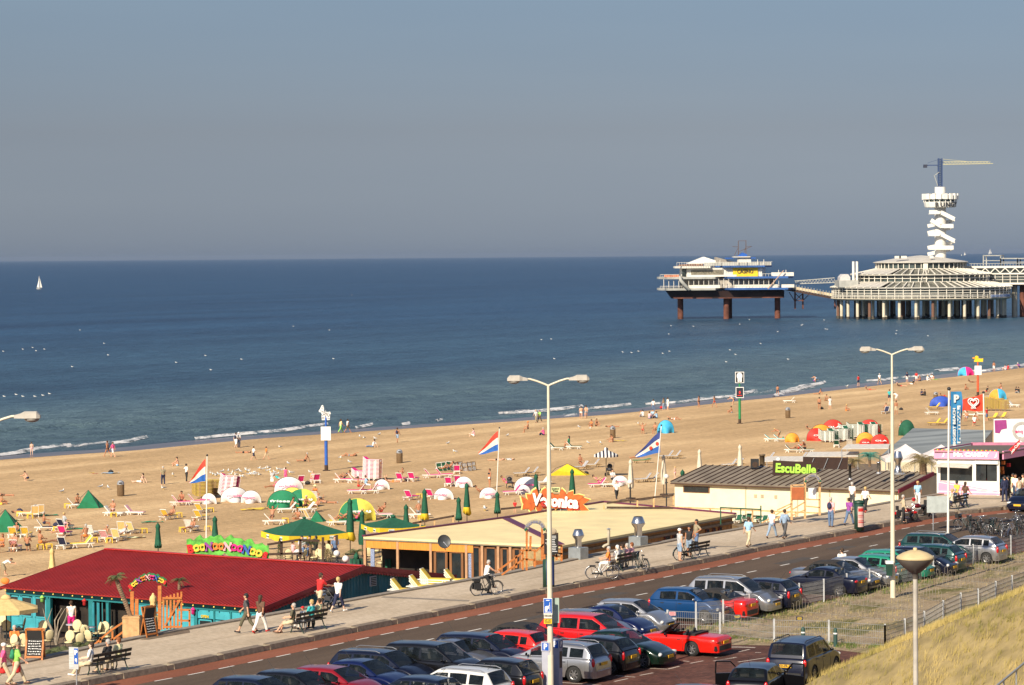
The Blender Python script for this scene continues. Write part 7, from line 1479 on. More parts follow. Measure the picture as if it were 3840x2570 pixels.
place(palm_t(.9,34,2.1,mpalmdry,.25,21,.75),'palm',PY(*fp('E',1400,1320),214),0,'broad dry palm between the grey roof and the kiosk','palm');place(palm_t(.8,22,1.3,mat('palm_turquoise',(.07,.26,.20),.7,var=.3),.1,22),'palm',PY(*fp('E',900,1250),230),0,'turquoise green artificial palm left of the white tents','palm');place(palm_t(.5,22,1.1,mpalmdry,.15,23),'palm',PY(*fp('E',745,1260),228),0,'dry palm beside the brown sign back','palm')
# --- green pavilion terrace with big square parasols
SQ=square_umbrella_t(2.6,2.3,3.35,.42,logo='frisss');c=P(*fp('I',545,520),-3.9);zt_=PY(*fp('I',560,100),c.y+2).z+3.9;s_=F/c.y;sc_=(930-165)/2.3406/s_/5.2/1.32
place(SQ,'open_parasol',(c.x,c.y+2.5,-3.9),R(30),'huge square green parasol with a yellow edge over the terrace','parasol','open square parasols',sc=(sc_,sc_,zt_/3.4));c=PY(*fp('I',1345,160),200);place(square_umbrella_t(1.7,2.2,2.75,.3,logo='frisss'),'open_parasol',(c.x,200,c.z-2.2),R(25),'smaller square green parasol with a yellow edge and a white label','parasol','open square parasols',sc=(1.0,1,1))
quick('I',166,[('post',[(365,310,365,420),(530,290,530,460),(728,270,728,480),(850,250,850,340)],mdkwood,.14),('rail',[(240,335,530,290),(530,295,700,300),(230,420,560,410)],mdkwood,.12)],'terrace_fence','dark timber rail fence round the parasol terrace','fence',.12)
quick('C',196,[('post',[(1135,960,1135,1010),(1770,870,1770,960),(1590,890,1590,980),(1440,910,1440,985)],mwood2,.1),('rail',[(1160,945,1770,870),(190,1000,430,975),(1160,985,1760,990)],mdkwood,.13)],'terrace_fence','long dark handrail between the cream roof and the grey roof','fence',.12)
quick('B',198,[('post',[(1650,1110,1650,1165),(1780,1100,1780,1150),(1950,1060,1950,1120)],mwood2,.1),('rail',[(1580,1130,1960,1062)],mdkwood,.13)],'terrace_fence','short dark handrail with a palm behind the cream roof','fence',.12)
quick('D',186,[('rail',[(0,830,315,845),(315,815,315,960)],mat('green_rail',(.01,.08,.04),.6),.08),('post',[(5,830,5,960),(160,838,160,950)],mat('green_rail',(.01,.08,.04),.6),.07)],'terrace_fence','thin green rail on the terrace below the cream wall','fence',.06)
q=MB();q.add([P(x,y,-3.0)for x,y in((1000,2130),(1350,2080),(1400,2140),(1340,2170),(1000,2200))],[tuple(range(5))]);struct('terrace_deck',q,mdeck)
q=MB();q.add([P(x,y,-3.1)for x,y in((2720,1960),(2500,1850),(3340,1900),(3100,1960),(2850,2000))],[tuple(range(5))]);struct('terrace_deck',q,mdeck)
q=MB();q.add([P(x,y,-3.3)for x,y in((3180,1770),(3180,1740),(3700,1740),(3560,1830),(3300,1810))],[tuple(range(5))]);struct('terrace_deck',q,mdeck)
for x,y,po,ro,sp_,lb in[(470,440,'sb',-60,'s tank:lpink shorts:white hair:b','woman in pink seated at the left of the parasol terrace'),(725,460,'sf',70,'s trunks:lblue hair:b','shirtless man in pale blue shorts leaning back on the terrace'),(545,400,'sb',180,'s shirt:lgrey trousers:jeans hair:k','person in grey seated under the big green parasol'),(610,400,'sb',150,'s shirt:navy trousers:jeans hair:k','person in dark blue under the big green parasol'),(835,400,'sb',180,'s shirt:jeans trousers:navy hair:b','person in a denim shirt behind the terrace lamp globes'),(665,400,'sb',60,'s shirt:black trousers:black hair:k','person in black in the deep shade of the big parasol')]:
 p=P(*fp('I',x,y+40),-2.95);person(p,po,ro,sp_,lb)
for i,(x,y)in enumerate(((430,470),(540,470),(650,470),(720,480),(840,460),(800,420))):place(TCH,'terrace_chair',P(*fp('I',x,y+40),-2.95),R(i*65),['chair under the green parasol, leftmost','chair under the green parasol next to the first globe lamp','chair under the green parasol beside the potted palm','chair under the reclining shirtless man','chair near the right globe lamp of the parasol terrace','chair at the back right of the parasol terrace'][i],'chair','chairs under the green parasol')
for i,(x,y,po)in enumerate(((620,490,0),(350,480,8),(1020,500,1),(780,330,1),(770,505,9))):
 p=P(*fp('I',x,y+20),-3.0);place(SHR[0]if po==8 else(SHR[2]if po==9 else PALM[po]),'conifer_shrub'if po==8 else('dry_shrub'if po==9 else 'palm'),p,0,['potted palm in the middle of the parasol terrace','narrow conifer at the left end of the parasol terrace','palm at the corner of the cream pavilion','small palm at the parasol post','dry bush by the terrace lamp globes'][i],'plant',sc=.95)
def globe_t(h):
 t=T();q=MB();q.cyl((0,0,0),(0,0,h),.05);q.lathe([(.12,h-.35),(.10,h-.28),(.05,h-.25)],10);t.part('post',q,mblackp);q=MB();q.sph((0,0,h+.13),.19,14,10);t.part('globe',q,mat('opal_globe',(.74,.70,.66),.3));return t
for(reg,x,y,Y,h),lb in((('I',502,403,168,1.2),'white globe lamp left on the parasol terrace'),(('I',849,412,166,1.2),'white globe lamp right on the parasol terrace'),(('I',927,460,160,1.0),'lowest white globe lamp beside the timber post'),(('C',1374,752,212,2.4),'white globe lamp on a black post below the cream parasols, left'),(('C',1705,702,214,3.0),'white globe lamp on a taller black post near the leaning flagpole'),(('D',450,462,232,1.6),'white globe lamp above the lime lettered sign')):c=PY(*fp(reg,x,y),Y);place(globe_t(h),'globe_lamp',c-V3((0,0,h+.13)),0,lb,'lamp','white globe lamps')
for reg,x,y,k,lb in(('J',1955,15,1,'small conifer at the right end of the cream roof'),('K',130,80,0,'bushy conifer beside the green terrace chairs'),('K',262,105,0,'slim conifer left of the pale timber stairs'),('K',385,70,1,'slim conifer behind the walking couple'),('C',2260,1010,2,'loose bush at the corner between the two pavilions'),('C',2040,1010,0,'conifer left of the short timber rail'),('K',500,30,1,'small conifer under the pale timber gateway'),('C',1860,980,2,'dark bush in front of the small brown window'),('I',1760,560,1,'small conifer in front of the pavilion doors')):
 p=P(*fp(reg,x,y),-3.0);place(SHR[k],'conifer_shrub',p,0,lb,'shrub','conifers on the terraces',sc=1.15)
for i,(x,y)in enumerate(((185,890),(215,895),(290,895),(340,910),(140,905))):place(LT['green'],'terrace_lounger',P(*fp('D',x,y+40),-3.0),R(160),['green seat left of the slim conifer','second green seat beside the conifer','green seat right of the slim conifer','green seat nearest the pale stairs','green seat at the left end below the green rail'][i],'seat','green seats on the lower terrace',sc=.62)
for x,lb in((1022,'small closed green parasol left, behind the pavilion glass'),(1322,'small closed green parasol right, by the pavilion glass')):closed_umb(x,410 if x<1200 else 420,560,'green','I',-2.3,lb,'small closed parasols',r=.42)
for x,y,lb in((1500,2148,'yellow sun lounger stack at the left in front of the pavilion'),(1610,2170,'tallest stack of yellow loungers with white frames'),(1570,2190,'low stack of yellow loungers in the corner by the coping'),(1700,2160,'stack of yellow loungers below the cyclist')):
 n=5 if 'tallest'in lb else 3
 for k in range(n):pz_=PY(x+20,y,153.2+(x-1500)*.022);place(LT['yellow'],'sun_lounger',V3((pz_.x,pz_.y,-.95+k*.13)),R(-104),lb+(', on top'if k==n-1 else ', layer %s'%['one','two','three','four'][k]),'sun lounger','stacked yellow loungers',sc=.95)
pz_=PY(1620,2200,154.6);thing('storage_platform','low timber platform under the stacked yellow loungers','platform',(pz_.x,pz_.y,0),R(56),[('boards',MB().bb(-3.0,3.0,-.9,.9,-1.1,-.97),mdeck),('frame',MB().bb(-2.9,2.9,-.8,.8,-4.2,-1.1),mdkwood)])
q=MB();q.tube([(-.7,0,-.35),(.15,0,-.35),(.32,0,-.22),(.35,0,.0),(.35,0,.25)],.17,12);q.lathe([(.17,.25),(.30,.32),(.30,.50),(.16,.56),(0,.56)],16,(.35,0,0));thing('exhaust_fan','metal exhaust elbow coming out of the gable beside the pushchair couple','exhaust',Mb@V3((.1,LY*.25,-.55)),rz0,[('elbow',q,mstainless),('cap',MB().box((.35,0,.60),(.5,.5,.04)),mgalv)])
# ================================================================ THE PIER
SEA=-4.85
mpw=mat('pier_white',(.70,.66,.57),.6,scale=.6,var=.08);mpwd=mat('pier_grey',(.36,.36,.33),.7,scale=.5,var=.15);mrust=mat('rusty_steel',(.13,.045,.028),.85,scale=.4,var=.45);mhull=mat('hull_dark',(.045,.022,.018),.8,scale=.3,var=.35)
mpglass=mat('pier_glass',(.045,.060,.058),.15,scale=.4,var=.5,spec=.6);mpblue=mat('pier_blue',(.03,.10,.30),.6,scale=.3,var=.2);mconc=mat('pier_concrete',(.58,.52,.40),.8,scale=.5,var=.12);mconcd=mat('wet_concrete',(.07,.06,.045),.7,var=.3);mroofp=mat('pier_roof',(.50,.47,.42),.6,scale=.3,var=.08)
DC=759*F/8400
def WP(x,y,D=DC):return PY(*fp('W',x,y),D)
o=V3((WP(1065,600).x,DC+13,0));K=F/DC*3.2542;lx=lambda x:(x-1065)/K;lz=lambda y:WP(1065,y).z;t=T()
def octa(q,x0,x1,z0,z1,dep,ch=.22,x0b=None,x1b=None,yb=0):
 """long octagon slab seen side-on; b values shrink the bottom"""
 def ring(a,b,d,z):c=(b-a)*ch;return[(a+c,-d,z),(b-c,-d,z),(b,-d*.42,z),(b,d*.42,z),(b-c,d,z),(a+c,d,z),(a,d*.42,z),(a,-d*.42,z)]
 A=ring(x0 if x0b is None else x0b,x1 if x1b is None else x1b,dep if x0b is None else dep*.88,z0);B=ring(x0,x1,dep,z1);q.add(A+B,[(i,(i+1)%8,8+(i+1)%8,8+i)for i in range(8)]+[tuple(range(8))[::-1],tuple(range(8,16))])
q=MB();octa(q,lx(345),lx(1787),lz(880),lz(785),12,.2,lx(410),lx(1787));t.part('hull',q,mhull);q=MB()
for a,b in((400,860),(945,1340),(1480,1730)):q.add([(lx(a),-10.7,lz(852)),(lx(b),-10.7,lz(852)),(lx(b)+.8,-10.75,lz(878)),(lx(a)+.5,-10.75,lz(878))],[(0,1,2,3)])
t.part('hull_rust_band',q,mrust)
for x,y in((510,0),(1068,-3),(1135,9),(1705,0)):q=MB();q.cyl((lx(x),y-4,SEA-2),(lx(x),y-4,lz(870)),1.0 if x<1600 else.98,seg=20);t.part('leg',q,mrust)
for z0,z1,nm in((775,750,'lower_deck'),(637,612,'upper_deck')):
 q=MB();octa(q,lx(240),lx(1010),lz(z0),lz(z1),14,.12);t.part(nm,q,mpwd);q=MB();octa(q,lx(1000),lx(1893),lz(z0),lz(z1),14.1,.10);t.part(nm,q,mpblue)
q=MB();octa(q,lx(445),lx(935),lz(506),lz(482),12,.15);t.part('roof_deck',q,mpw);q=MB();octa(q,lx(930),lx(1635),lz(498),lz(478),12.1,.15);t.part('roof_deck',q,mpblue)
q=MB();octa(q,lx(520),lx(1680),lz(750),lz(637),10.5,.08);t.part('lower_storey',q,mat('pier_stained',(.40,.36,.30),.8,scale=.5,var=.35));q=MB();octa(q,lx(520),lx(1560),lz(612),lz(506),10,.06);t.part('upper_storey',q,mpw)
q=MB();q.bb(lx(630),lx(1025),-10.2,-10.0,lz(583),lz(532));t.part('window_band',q,mat('pier_curtain',(.20,.18,.13),.7,scale=2,var=.3));q=MB();q.bb(lx(520),lx(575),-9.2,-9,lz(610),lz(512));t.part('window_band',q,mpglass)
q=MB();q.add([(lx(1140),-10.4,lz(612)),(lx(1448),-10.4,lz(612)),(lx(1448),-10.4,lz(505)),(lx(1140),-10.4,lz(505))],[(0,1,2,3)]);bn=t.part('banner',q,mat('casino_yellow',(.80,.52,.02),.6));q=MB();q.text('CASINO',1.75,MTr((lx(1292),-10.6,lz(553))),.02,.03,width=196/K);t.part('lettering',q,mblackp,bn)
q=MB()
for y0,y1 in((750,712),):
 for a,b in((590,975),(1150,1680),(1725,1880)):q.bb(lx(a),lx(b),-13.4,-13.2,lz(y0),lz(y1))
q.bb(lx(575),lx(1180),-12.2,-12,lz(612),lz(588));q.bb(lx(1605),lx(1878),-12.5,-12.2,lz(610),lz(565));t.part('parapet',q,mpw);q=MB();q.bb(lx(790),lx(1610),-11,-10.8,lz(478),lz(440));t.part('roof_parapet',q,mpwd)
for i in range(24):q=MB();x=290+i*61;q.cyl((lx(x),-13,lz(750)),(lx(x),-13,lz(637)),.11,seg=6);t.part('column',q,mpw)
q=MB()
for y0,y1,a,b,st in((478,435,450,1615,30),(612,580,245,480,24),(750,722,245,590,24),(612,580,1460,1600,36),(750,725,1010,1700,40)):
 q.beam((lx(a),-13.5,lz(y1)),(lx(b),-13.5,lz(y1)),.09)
 for k in range(int((b-a)/st)+1):q.beam((lx(a+k*st),-13.5,lz(y0)),(lx(a+k*st),-13.5,lz(y1)),.08)
t.part('railing',q,mpw)
for x in(980,1440,1515,1695,1785,1195,1298):q=MB();q.cyl((lx(x),-12,lz(478 if x<1600 else 565)),(lx(x),-12,lz(405 if x<1600 else 535)),.12,seg=6);t.part('flag_post',q,mpw)
q=MB();q.beam((lx(1555),-14,lz(765)),(lx(1750),-14,lz(540)),.3);t.part('boom',q,mat('boom_pink',(.45,.30,.22),.7))
q=MB();q.prism([(lx(590),lz(450)),(lx(800),lz(368)),(lx(990),lz(430)),(lx(990),lz(450))],9,'y',(0,-6,0));t.part('tent_roof',q,mwhitep);q=MB();q.prism([(lx(940),lz(440)),(lx(945),lz(372)),(lx(1150),lz(430)),(lx(1150),lz(440))],8,'y',(0,-7,0));t.part('shed_roof',q,mat('shed_grey',(.28,.25,.21),.8))
q=MB();q.bb(lx(1215),lx(1370),-8,-4,lz(440),lz(375));q.bb(lx(1150),lx(1360),-9,-3,lz(377),lz(368));t.part('roof_cabin',q,mpw);q=MB();q.bb(lx(1050),lx(1150),-8.5,-8,lz(392),lz(382));q.bb(lx(1360),lx(1425),-8.5,-8,lz(392),lz(380));q.prism([(lx(1205),lz(365)),(lx(1270),lz(320)),(lx(1320),lz(340)),(lx(1325),lz(365))],4,'y',(0,-8,0));t.part('blue_canopy',q,mat('canopy_blue',(.01,.09,.40),.6))
q=MB();[q.add([(lx(470),-12+k*.3,lz(478)),(lx(775),-12+k*.3,lz(478)),(lx(770),-12+k*.3,lz(455)-.1*k),(lx(480),-12+k*.3,lz(460))],[(0,1,2,3)])for k in range(3)];t.part('stacked_planks',q,mat('planks_brown',(.30,.15,.08),.8,scale=2,var=.5));q=MB();q.bb(lx(300),lx(478),-11.8,-11.3,lz(612),lz(585));t.part('stacked_planks',q,mat('planks_red',(.50,.14,.06),.8,scale=2,var=.5))
for segs in([(1222,365,1222,175)],[(1315,365,1315,170)],[(1170,360,1225,250),(1225,250,1150,245)],[(1280,350,1315,250),(1220,310,1385,245),(1315,250,1390,245)],[(1225,175,1315,175)]):
 q=MB();[q.beam((lx(a),-6,lz(b)),(lx(c),-6,lz(d)),.22 if a==c else.14)for a,b,c,d in segs];t.part('mast',q,mat('mast_brown',(.10,.06,.045),.8))
q=MB();pts=[(465,600),(480,670),(530,720),(600,772),(545,715),(520,660),(490,600)]
q.tube([(lx(485),-14.8,lz(600)),(lx(490),-15.4,lz(650)),(lx(530),-15.6,lz(700)),(lx(595),-14.6,lz(765))],[.5,.6,.6,.5],8);t.part('spiral_stair',q,mpwd)
place(t,'casino_platform',o,0,'white and blue casino platform on rust brown legs standing in the sea','pier building')
t=T();a,b=WP(1790,790,DC+8),WP(2380,885,DC+8);a.z=lz(772);b2=PY(*fp('Y',95,850),DC);o=a;q=MB();q.beam((0,0,0),b2-o+V3((0,0,0)),3,.7);t.part('deck',q,mhull);q=MB();q.beam((0,-1.6,.9),b2-o+V3((0,-1.6,.9)),.12,.9);t.part('parapet',q,mat('parapet_rusty',(.50,.40,.26),.7,scale=.6,var=.35))
for k in range(17):q=MB();c=(b2-o)*(k/16);q.beam(c+V3((0,-1.75,.2)),c+V3((0,-1.75,2.0)),.18);t.part('lamp_post',q,mpwd)
u0,u1=WP(1890,700,DC+6)-o,PY(*fp('Y',95,665),DC)-o
for dz in(0,1.6):q=MB();q.beam(u0+V3((0,0,dz*.6)),u1+V3((0,0,dz)),.25);t.part('truss_chord',q,mpwd)
q=MB()
for k in range(26):c,d=u0.lerp(u1,k/26),u0.lerp(u1,(k+1)/26);q.beam(c+V3((0,0,0))if k%2 else c+V3((0,0,1.2)),d+V3((0,0,1.2))if k%2 else d,.12)
t.part('truss_lattice',q,mpwd)
for x in(1893,1988,2380):c=WP(x,1100,DC+8);q=MB();c2=c-o;q.beam((c2.x,0,SEA-2),(c2.x,0,(b2-o).z*c2.x/(b2-o).x),.5);t.part('trestle_leg',q,mrust)
q=MB()
for x0,y0,x1,y1 in((1820,800,1885,905),(1893,815,1988,905),(1988,815,1893,905),(1893,905,1988,905),(1988,905,2060,830)):q.beam(WP(x0,y0,DC+8)-o,WP(x1,y1,DC+8)-o,.25)
t.part('trestle_brace',q,mrust);place(t,'footbridge',o,0,'rusty footbridge linking the casino platform to the round restaurant','footbridge')
DR=757*F/8400;c0=PY(*fp('Y',1120,1090),DR);KR_=F/DR*3.1662;o=V3((c0.x,DR,0));zy=lambda y,d=0:PY(*fp('Y',1120,y),DR-d).z
t=T();rr=lambda wpx:wpx/2/KR_/1.0
R1,R2,R3,RT=29.9,22.8,15.2,15.9;RD=30.4;R1b=29.9;R2b=23.2;zd0,zd1=zy(882,30),zy(855,30);z1=zy(728,30);z2a=zy(660,23);z2=zy(572,23);z3a=zy(503,15);z3=zy(432,16);zap=zy(342)
q=MB();q.lathe([(0,zd0),(RD-1.5,zd0),(RD,zd0+.5),(RD,zd1),(0,zd1)],64,smooth=False);t.part('deck',q,mconc)
for r_,za,zb_,nm in((R1,zd1,z1,'lower'),(R2,z2a,z2,'middle'),(R3,z3a,z3,'upper')):q=MB();q.lathe([(r_-.3,za),(r_-.3,zb_)],64,smooth=False);t.part(nm+'_glazing',q,mpglass)
for r_,za,zb_,n,rows_ in((R1,zd1,z1,66,(.12,.25,.5,.75,1)),(R2,z2a,z2,54,(.02,.5,1)),(R3,z3a,z3,48,(.02,1))):
 q=MB()
 for i in range(n):a=2*PI_*i/n;cs,sn=cos_(a),sin_(a);q.beam((cs*r_,sn*r_,za),(cs*r_,sn*r_,zb_),.24)
 for f in rows_:
  z=za+(zb_-za)*f
  for i in range(n):a,b=2*PI_*i/n,2*PI_*(i+1)/n;q.beam((cos_(a)*r_,sin_(a)*r_,z),(cos_(b)*r_,sin_(b)*r_,z),.18)
 t.part('window_frame',q,mpw)
for ra,za,rb,zb_,n in((R1b+.6,z1,R2-.2,z2a,66),(R2b+.5,z2,R3-.2,z3a,54)):
 q=MB();q.lathe([(ra-2.5,za-.05),(rb,zb_-.15)],64,smooth=False);t.part('roof_glazing',q,mat('roof_glass',(.13,.13,.11),.3,scale=.4,var=.4));q=MB();q.lathe([(ra,za-.25),(ra+.2,za),(ra-.4,za+.15)],64,smooth=False);t.part('eave_ring',q,mpw);q=MB()
 for i in range(n):a=2*PI_*i/n;q.beam((cos_(a)*ra,sin_(a)*ra,za+.12),(cos_(a)*rb,sin_(a)*rb,zb_+.1),.32)
 t.part('roof_rib',q,mpw)
 q=MB();q.lathe([(ra,za+.2),(rb,zb_+.2)],20,a0=R(168),a1=R(236),smooth=False);t.part('roof_panel',q,mroofp)
q=MB();q.lathe([(RT,z3),(RT+.3,z3+.15),(RT-.2,z3+.35),(8,z3+.35+(zap-z3)*.52),(2,zap-.15),(0,zap)],64);t.part('roof',q,mroofp)
for i,(r_,n)in enumerate(((28,32),(21.5,24),(14,13))):
 for k in range(n):a=2*PI_*(k+.3*i)/n;q=MB();q.cyl((cos_(a)*r_,sin_(a)*r_,SEA-2),(cos_(a)*r_,sin_(a)*r_,zd0),.52,seg=12);pi_=t.part('pile',q,mconc if k%4 else mat('brown_pile',(.16,.08,.05),.8));q=MB();q.cyl((cos_(a)*r_,sin_(a)*r_,SEA-.5),(cos_(a)*r_,sin_(a)*r_,SEA+.9),.58,seg=12);t.part('tide_band',q,mconcd,pi_)
q=MB()
for i in range(90):a,b=2*PI_*i/90,2*PI_*(i+1)/90;[q.beam((cos_(a)*30.2,sin_(a)*30.2,zd1+h),(cos_(b)*30.2,sin_(b)*30.2,zd1+h),.1)for h in(.6,1.2)];q.beam((cos_(a)*30.2,sin_(a)*30.2,zd1),(cos_(a)*30.2,sin_(a)*30.2,zd1+1.2),.1)
t.part('railing',q,mpw)
q=MB();q.lathe([(30.6,zd1+.1),(30.6,zd1+1.0)],10,a0=R(-50),a1=R(-24),smooth=False);bi=t.part('name_banner',q,mat('banner_pale',(.50,.55,.66),.6));q=MB()
for i,ch in enumerate('VAN DER VALK RESTAURANT'):a=R(-49+i*1.08);q.text(ch,.8,MTr((cos_(a)*30.75,sin_(a)*30.75,zd1+.55))@MRo(a+R(90),4,'Z'),.01,.02)
t.part('lettering',q,mpblue,bi)
sx=lambda x:(x-1120)/KR_
q=MB();z_,dy=zy(503,18),-19
for(x0,y0),(x1,y1)in(((1080,500),(1000,640)),((1130,520),(1060,660))):q.beam((sx(x0),-17,zy(y0,17)),(sx(x1),-25,zy(y1,25)),.25)
[q.beam((sx(1080-k*9),-17-k*.9,zy(505+k*16,20)),(sx(1130-k*8),-17-k*.9,zy(515+k*16,20)),.5,.08)for k in range(10)];q.bb(sx(1070),sx(1125),-15.7,-15.4,zy(520,15),zy(440,15));t.part('outside_stair',q,mpw)
q=MB();q.bb(sx(95),sx(320),-14,0,zy(710),zy(628));t.part('plant_room',q,mpwd);q=MB();q.bb(sx(108),sx(230),-13,-6,zy(628),zy(592));q.prism([(sx(108),zy(592)),(sx(140),zy(556)),(sx(205),zy(556)),(sx(230),zy(592))],7,'y',(0,-13,0));t.part('air_handling_unit',q,mat('unit_white',(.55,.52,.50),.5));
for x in(278,321):q=MB();q.cyl((sx(x),-10,zy(640)),(sx(x),-10,zy(408)),.42,seg=14);t.part('chimney',q,mwhitep)
q=MB();[q.box((sx(x),-12,zy(372-abs(x-1150)*.0)+.3),(w_,1,.8))for x,w_ in((790,2),(850,2.5),(1185,1.2))];t.part('roof_vent',q,mpw)
place(t,'pier_restaurant',o,0,'round glass and white steel restaurant on concrete piles in the sea','pier building')
DT=DR+3;XX=lambda x,y:PY(*fp('X',x,y),DT);c0=XX(1090,900);o=V3((c0.x,DT,14));kx=F/DT*2.24;zx=lambda y:XX(1090,y).z-14;wx=lambda x:(x-1090)/kx;t=T()
q=MB();q.cyl((0,0,-3),(0,0,zx(500)),48/kx,seg=28);q.cyl((0,0,zx(400)),(0,0,zx(340)),46/kx,seg=28);t.part('shaft',q,mwhitep)
q=MB();q.lathe([(126/kx,zx(512)),(130/kx,zx(508)),(139/kx,zx(470)),(138/kx,zx(466)),(60/kx,zx(466))],18,smooth=False);q.lathe([(0,zx(512)),(128/kx,zx(512))],18,smooth=False);t.part('pod',q,mwhitep);q=MB();q.lathe([(130/kx,zx(466)),(130/kx,zx(440))],18,smooth=False);t.part('pod_glazing',q,mpglass)
q=MB();q.lathe([(138/kx,zx(442)),(138/kx,zx(405)),(60/kx,zx(402))],18,smooth=False);[q.beam((cos_(a)*138/kx,sin_(a)*138/kx,zx(466)),(cos_(a)*138/kx,sin_(a)*138/kx,zx(440)),.25)for a in[2*PI_*i/18 for i in range(18)]];t.part('parapet',q,mwhitep)
for i in range(18):a=2*PI_*i/18;q=MB();q.box((cos_(a)*143/kx,sin_(a)*143/kx,(zx(445)+zx(397))/2),(.9,1.1,zx(397)-zx(445)),rz=a);t.part('fin',q,mwhitep)
q=MB()
for i,ch in enumerate('BUNGY'):a=R(-90-20+i*19);q.text(ch,2.2,MTr((cos_(a)*143/kx,sin_(a)*143/kx,zx(491)))@MRo(a+R(90),4,'Z'),.05,.05)
t.part('lettering',q,mblackp)
ys=[(540,0),(545,.25),(615,.5),(618,.62),(665,.85),(668,1.0)];rw=106/kx
hel=[]
cor=[(-1,-1),(-.05,-1),(1,-1),(1,1),(-1,1)]
path=[(-1,552),(-.1,552),(1,612)],[(-.86,618),(-.1,668),(.9,670)],[(-1.05,735),(-.1,735),(1,795)],[(-.98,850),(-.1,850),(.9,850)]
prev=None
for fl in path:
 q=MB();pts=[V3((f*rw,-rw*.80,zx(y)))for f,y in fl]
 for a,b in zip(pts,pts[1:]):q.beam(a,b,.25,1.35);q.beam(a+V3((0,1.0,-.6)),b+V3((0,1.0,-.6)),2.0,.3)
 e=pts[-1];b_=e+V3((-.1,rw*1.6,-.6));q.beam(e,b_,.25,1.3);q.beam(b_,V3((-rw*.9,rw*.8,b_.z-1.6)),.25,1.2);t.part('stair_flight',q,mwhitep)
place(t,'lookout_tower',o,0,'white cylindrical tower with a winding outside stair and a round pod','tower')
mcb=mat('crane_blue',(.03,.06,.15),.6);mcy=mat('crane_yellow',(.50,.46,.26),.6);o=XX(1088,340);t=T();q=MB();w=15/kx;zz=lambda y:XX(1088,y).z-o.z;n=16
for sx_ in(-1,1):
 for sy in(-1,1):q.beam((sx_*w,sy*w,0),(sx_*w,sy*w,zz(100)),.28)
for i in range(n):
 z0,z1=zz(100)*i/n,zz(100)*(i+1)/n
 for s in(-1,1):q.beam((-w*s,-w,z0),(w*s,-w,z1),.16);q.beam((-w*s,w,z0),(w*s,w,z1),.16);q.beam((s*w,-w,z0),(s*w,w,z1),.16)
t.part('mast',q,mcb);q=MB();j0,j1=20/kx,442/kx;zj0,zj1=zz(152),zz(146)
for y in(-.5,.5):q.beam((j0,y,zj0),(j1,y,zj1),.16)
q.beam((j0,0,zz(128)),(j1*.92,0,zz(130)),.16)
for i in range(30):x0,x1=j0+(j1*.95-j0)*i/30,j0+(j1*.95-j0)*(i+1)/30;q.beam((x0,0,zj0 if i%2 else zz(129)),(x1,0,zz(129)if i%2 else zj0),.12)
q.beam((wx(1095),0,zz(104)),(j1*.52,0,zz(128)),.10);t.part('jib',q,mcy);q=MB();q.beam((-w,0,zz(157)),(wx(950),0,zz(157)),.35);q.beam((0,0,zz(104)),(wx(985),0,zz(138)),.1);t.part('counter_jib',q,mcb);q=MB();q.box((wx(965),0,zz(164)),(28/kx,1.5,26/kx));t.part('counterweight',q,mat('crane_dark',(.03,.035,.06),.6));q=MB();q.beam((wx(1045),-1,zz(240)),(wx(1078),-1,zz(215)),.2);q.beam((wx(1035),-1,zz(240)),(wx(1065),-1,zz(330)),.2);t.part('davit',q,mpwd)
place(t,'tower_crane',o,0,'blue and yellow tower crane on top of the lookout tower','crane')
a=PY(*fp('Y',1660,470),DR+6);dirp=V3((1,-.25,0)).normalized();Lp=60;t=T();zz=lambda y:PY(*fp('Y',1900,y),DR).z-a.z
def bar(q,y0,y1,w_,dy=0):q.xf(MRo(math.atan2(dirp.y,dirp.x),4,'Z'));q.bb(0,Lp,-w_/2+dy,w_/2+dy,zz(y1),zz(y0))
q=MB();bar(q,470,494,9);t.part('upper_deck',q,mpw);q=MB();bar(q,553,570,9.5);t.part('middle_beam',q,mpw);q=MB();bar(q,668,690,9.5);t.part('lower_deck',q,mpw);q=MB();bar(q,570,668,8.4);t.part('glazing',q,mpglass);q=MB();bar(q,494,553,7.5);t.part('glazing',q,mpglass);q=MB();bar(q,690,705,8);t.part('under_beam',q,mhull)
q=MB();q.xf(MRo(math.atan2(dirp.y,dirp.x),4,'Z'))
for i in range(36):x0,x1=Lp*i/36,Lp*(i+1)/36;q.beam((x0,-4.6,zz(553)if i%2 else zz(494)),(x1,-4.6,zz(494)if i%2 else zz(553)),.3)
for i in range(24):q.beam((Lp*i/24,-4.4,zz(570)),(Lp*i/24,-4.4,zz(668)),.2)
for y in(600,633):q.beam((0,-4.4,zz(y)),(Lp,-4.4,zz(y)),.14)
t.part('lattice',q,mpw);q=MB();q.xf(MRo(math.atan2(dirp.y,dirp.x),4,'Z'));q.beam((0,-4.4,zz(440)),(Lp,-4.4,zz(440)),.15);[q.beam((Lp*i/60,-4.4,zz(470)),(Lp*i/60,-4.4,zz(440)),.12)for i in range(60)];t.part('railing',q,mpwd)
for x in(2245,2335,2500):c=PY(*fp('Y',x,1050),DR)-a;q=MB();q.cyl((c.x,c.x*dirp.y,SEA-a.z-2),(c.x,c.x*dirp.y,zz(700)),.95,seg=14);t.part('pile',q,mconc if x!=2335 else mrust)
q=MB();
for x0,x1,y0 in((1860,2065,345),(2065,2265,380),(2265,2400,380)):
 A=[PY(*fp('Y',x,y),DR)-a for x,y in((x0,y0),(x1,y0),(x0,465),(x1,465),(x0,(y0+465)/2),(x1,(y0+465)/2))];q.beam(A[0],A[1],.35);q.beam(A[2],A[0],.35);q.beam(A[3],A[1],.35);q.beam(A[4],A[5],.25)
 B=[p+V3((2,6,0))for p in A];q.beam(B[0],B[1],.35);q.beam(B[2],B[0],.35);q.beam(B[3],B[1],.35);q.beam(A[0],B[0],.3);q.beam(A[1],B[1],.3)
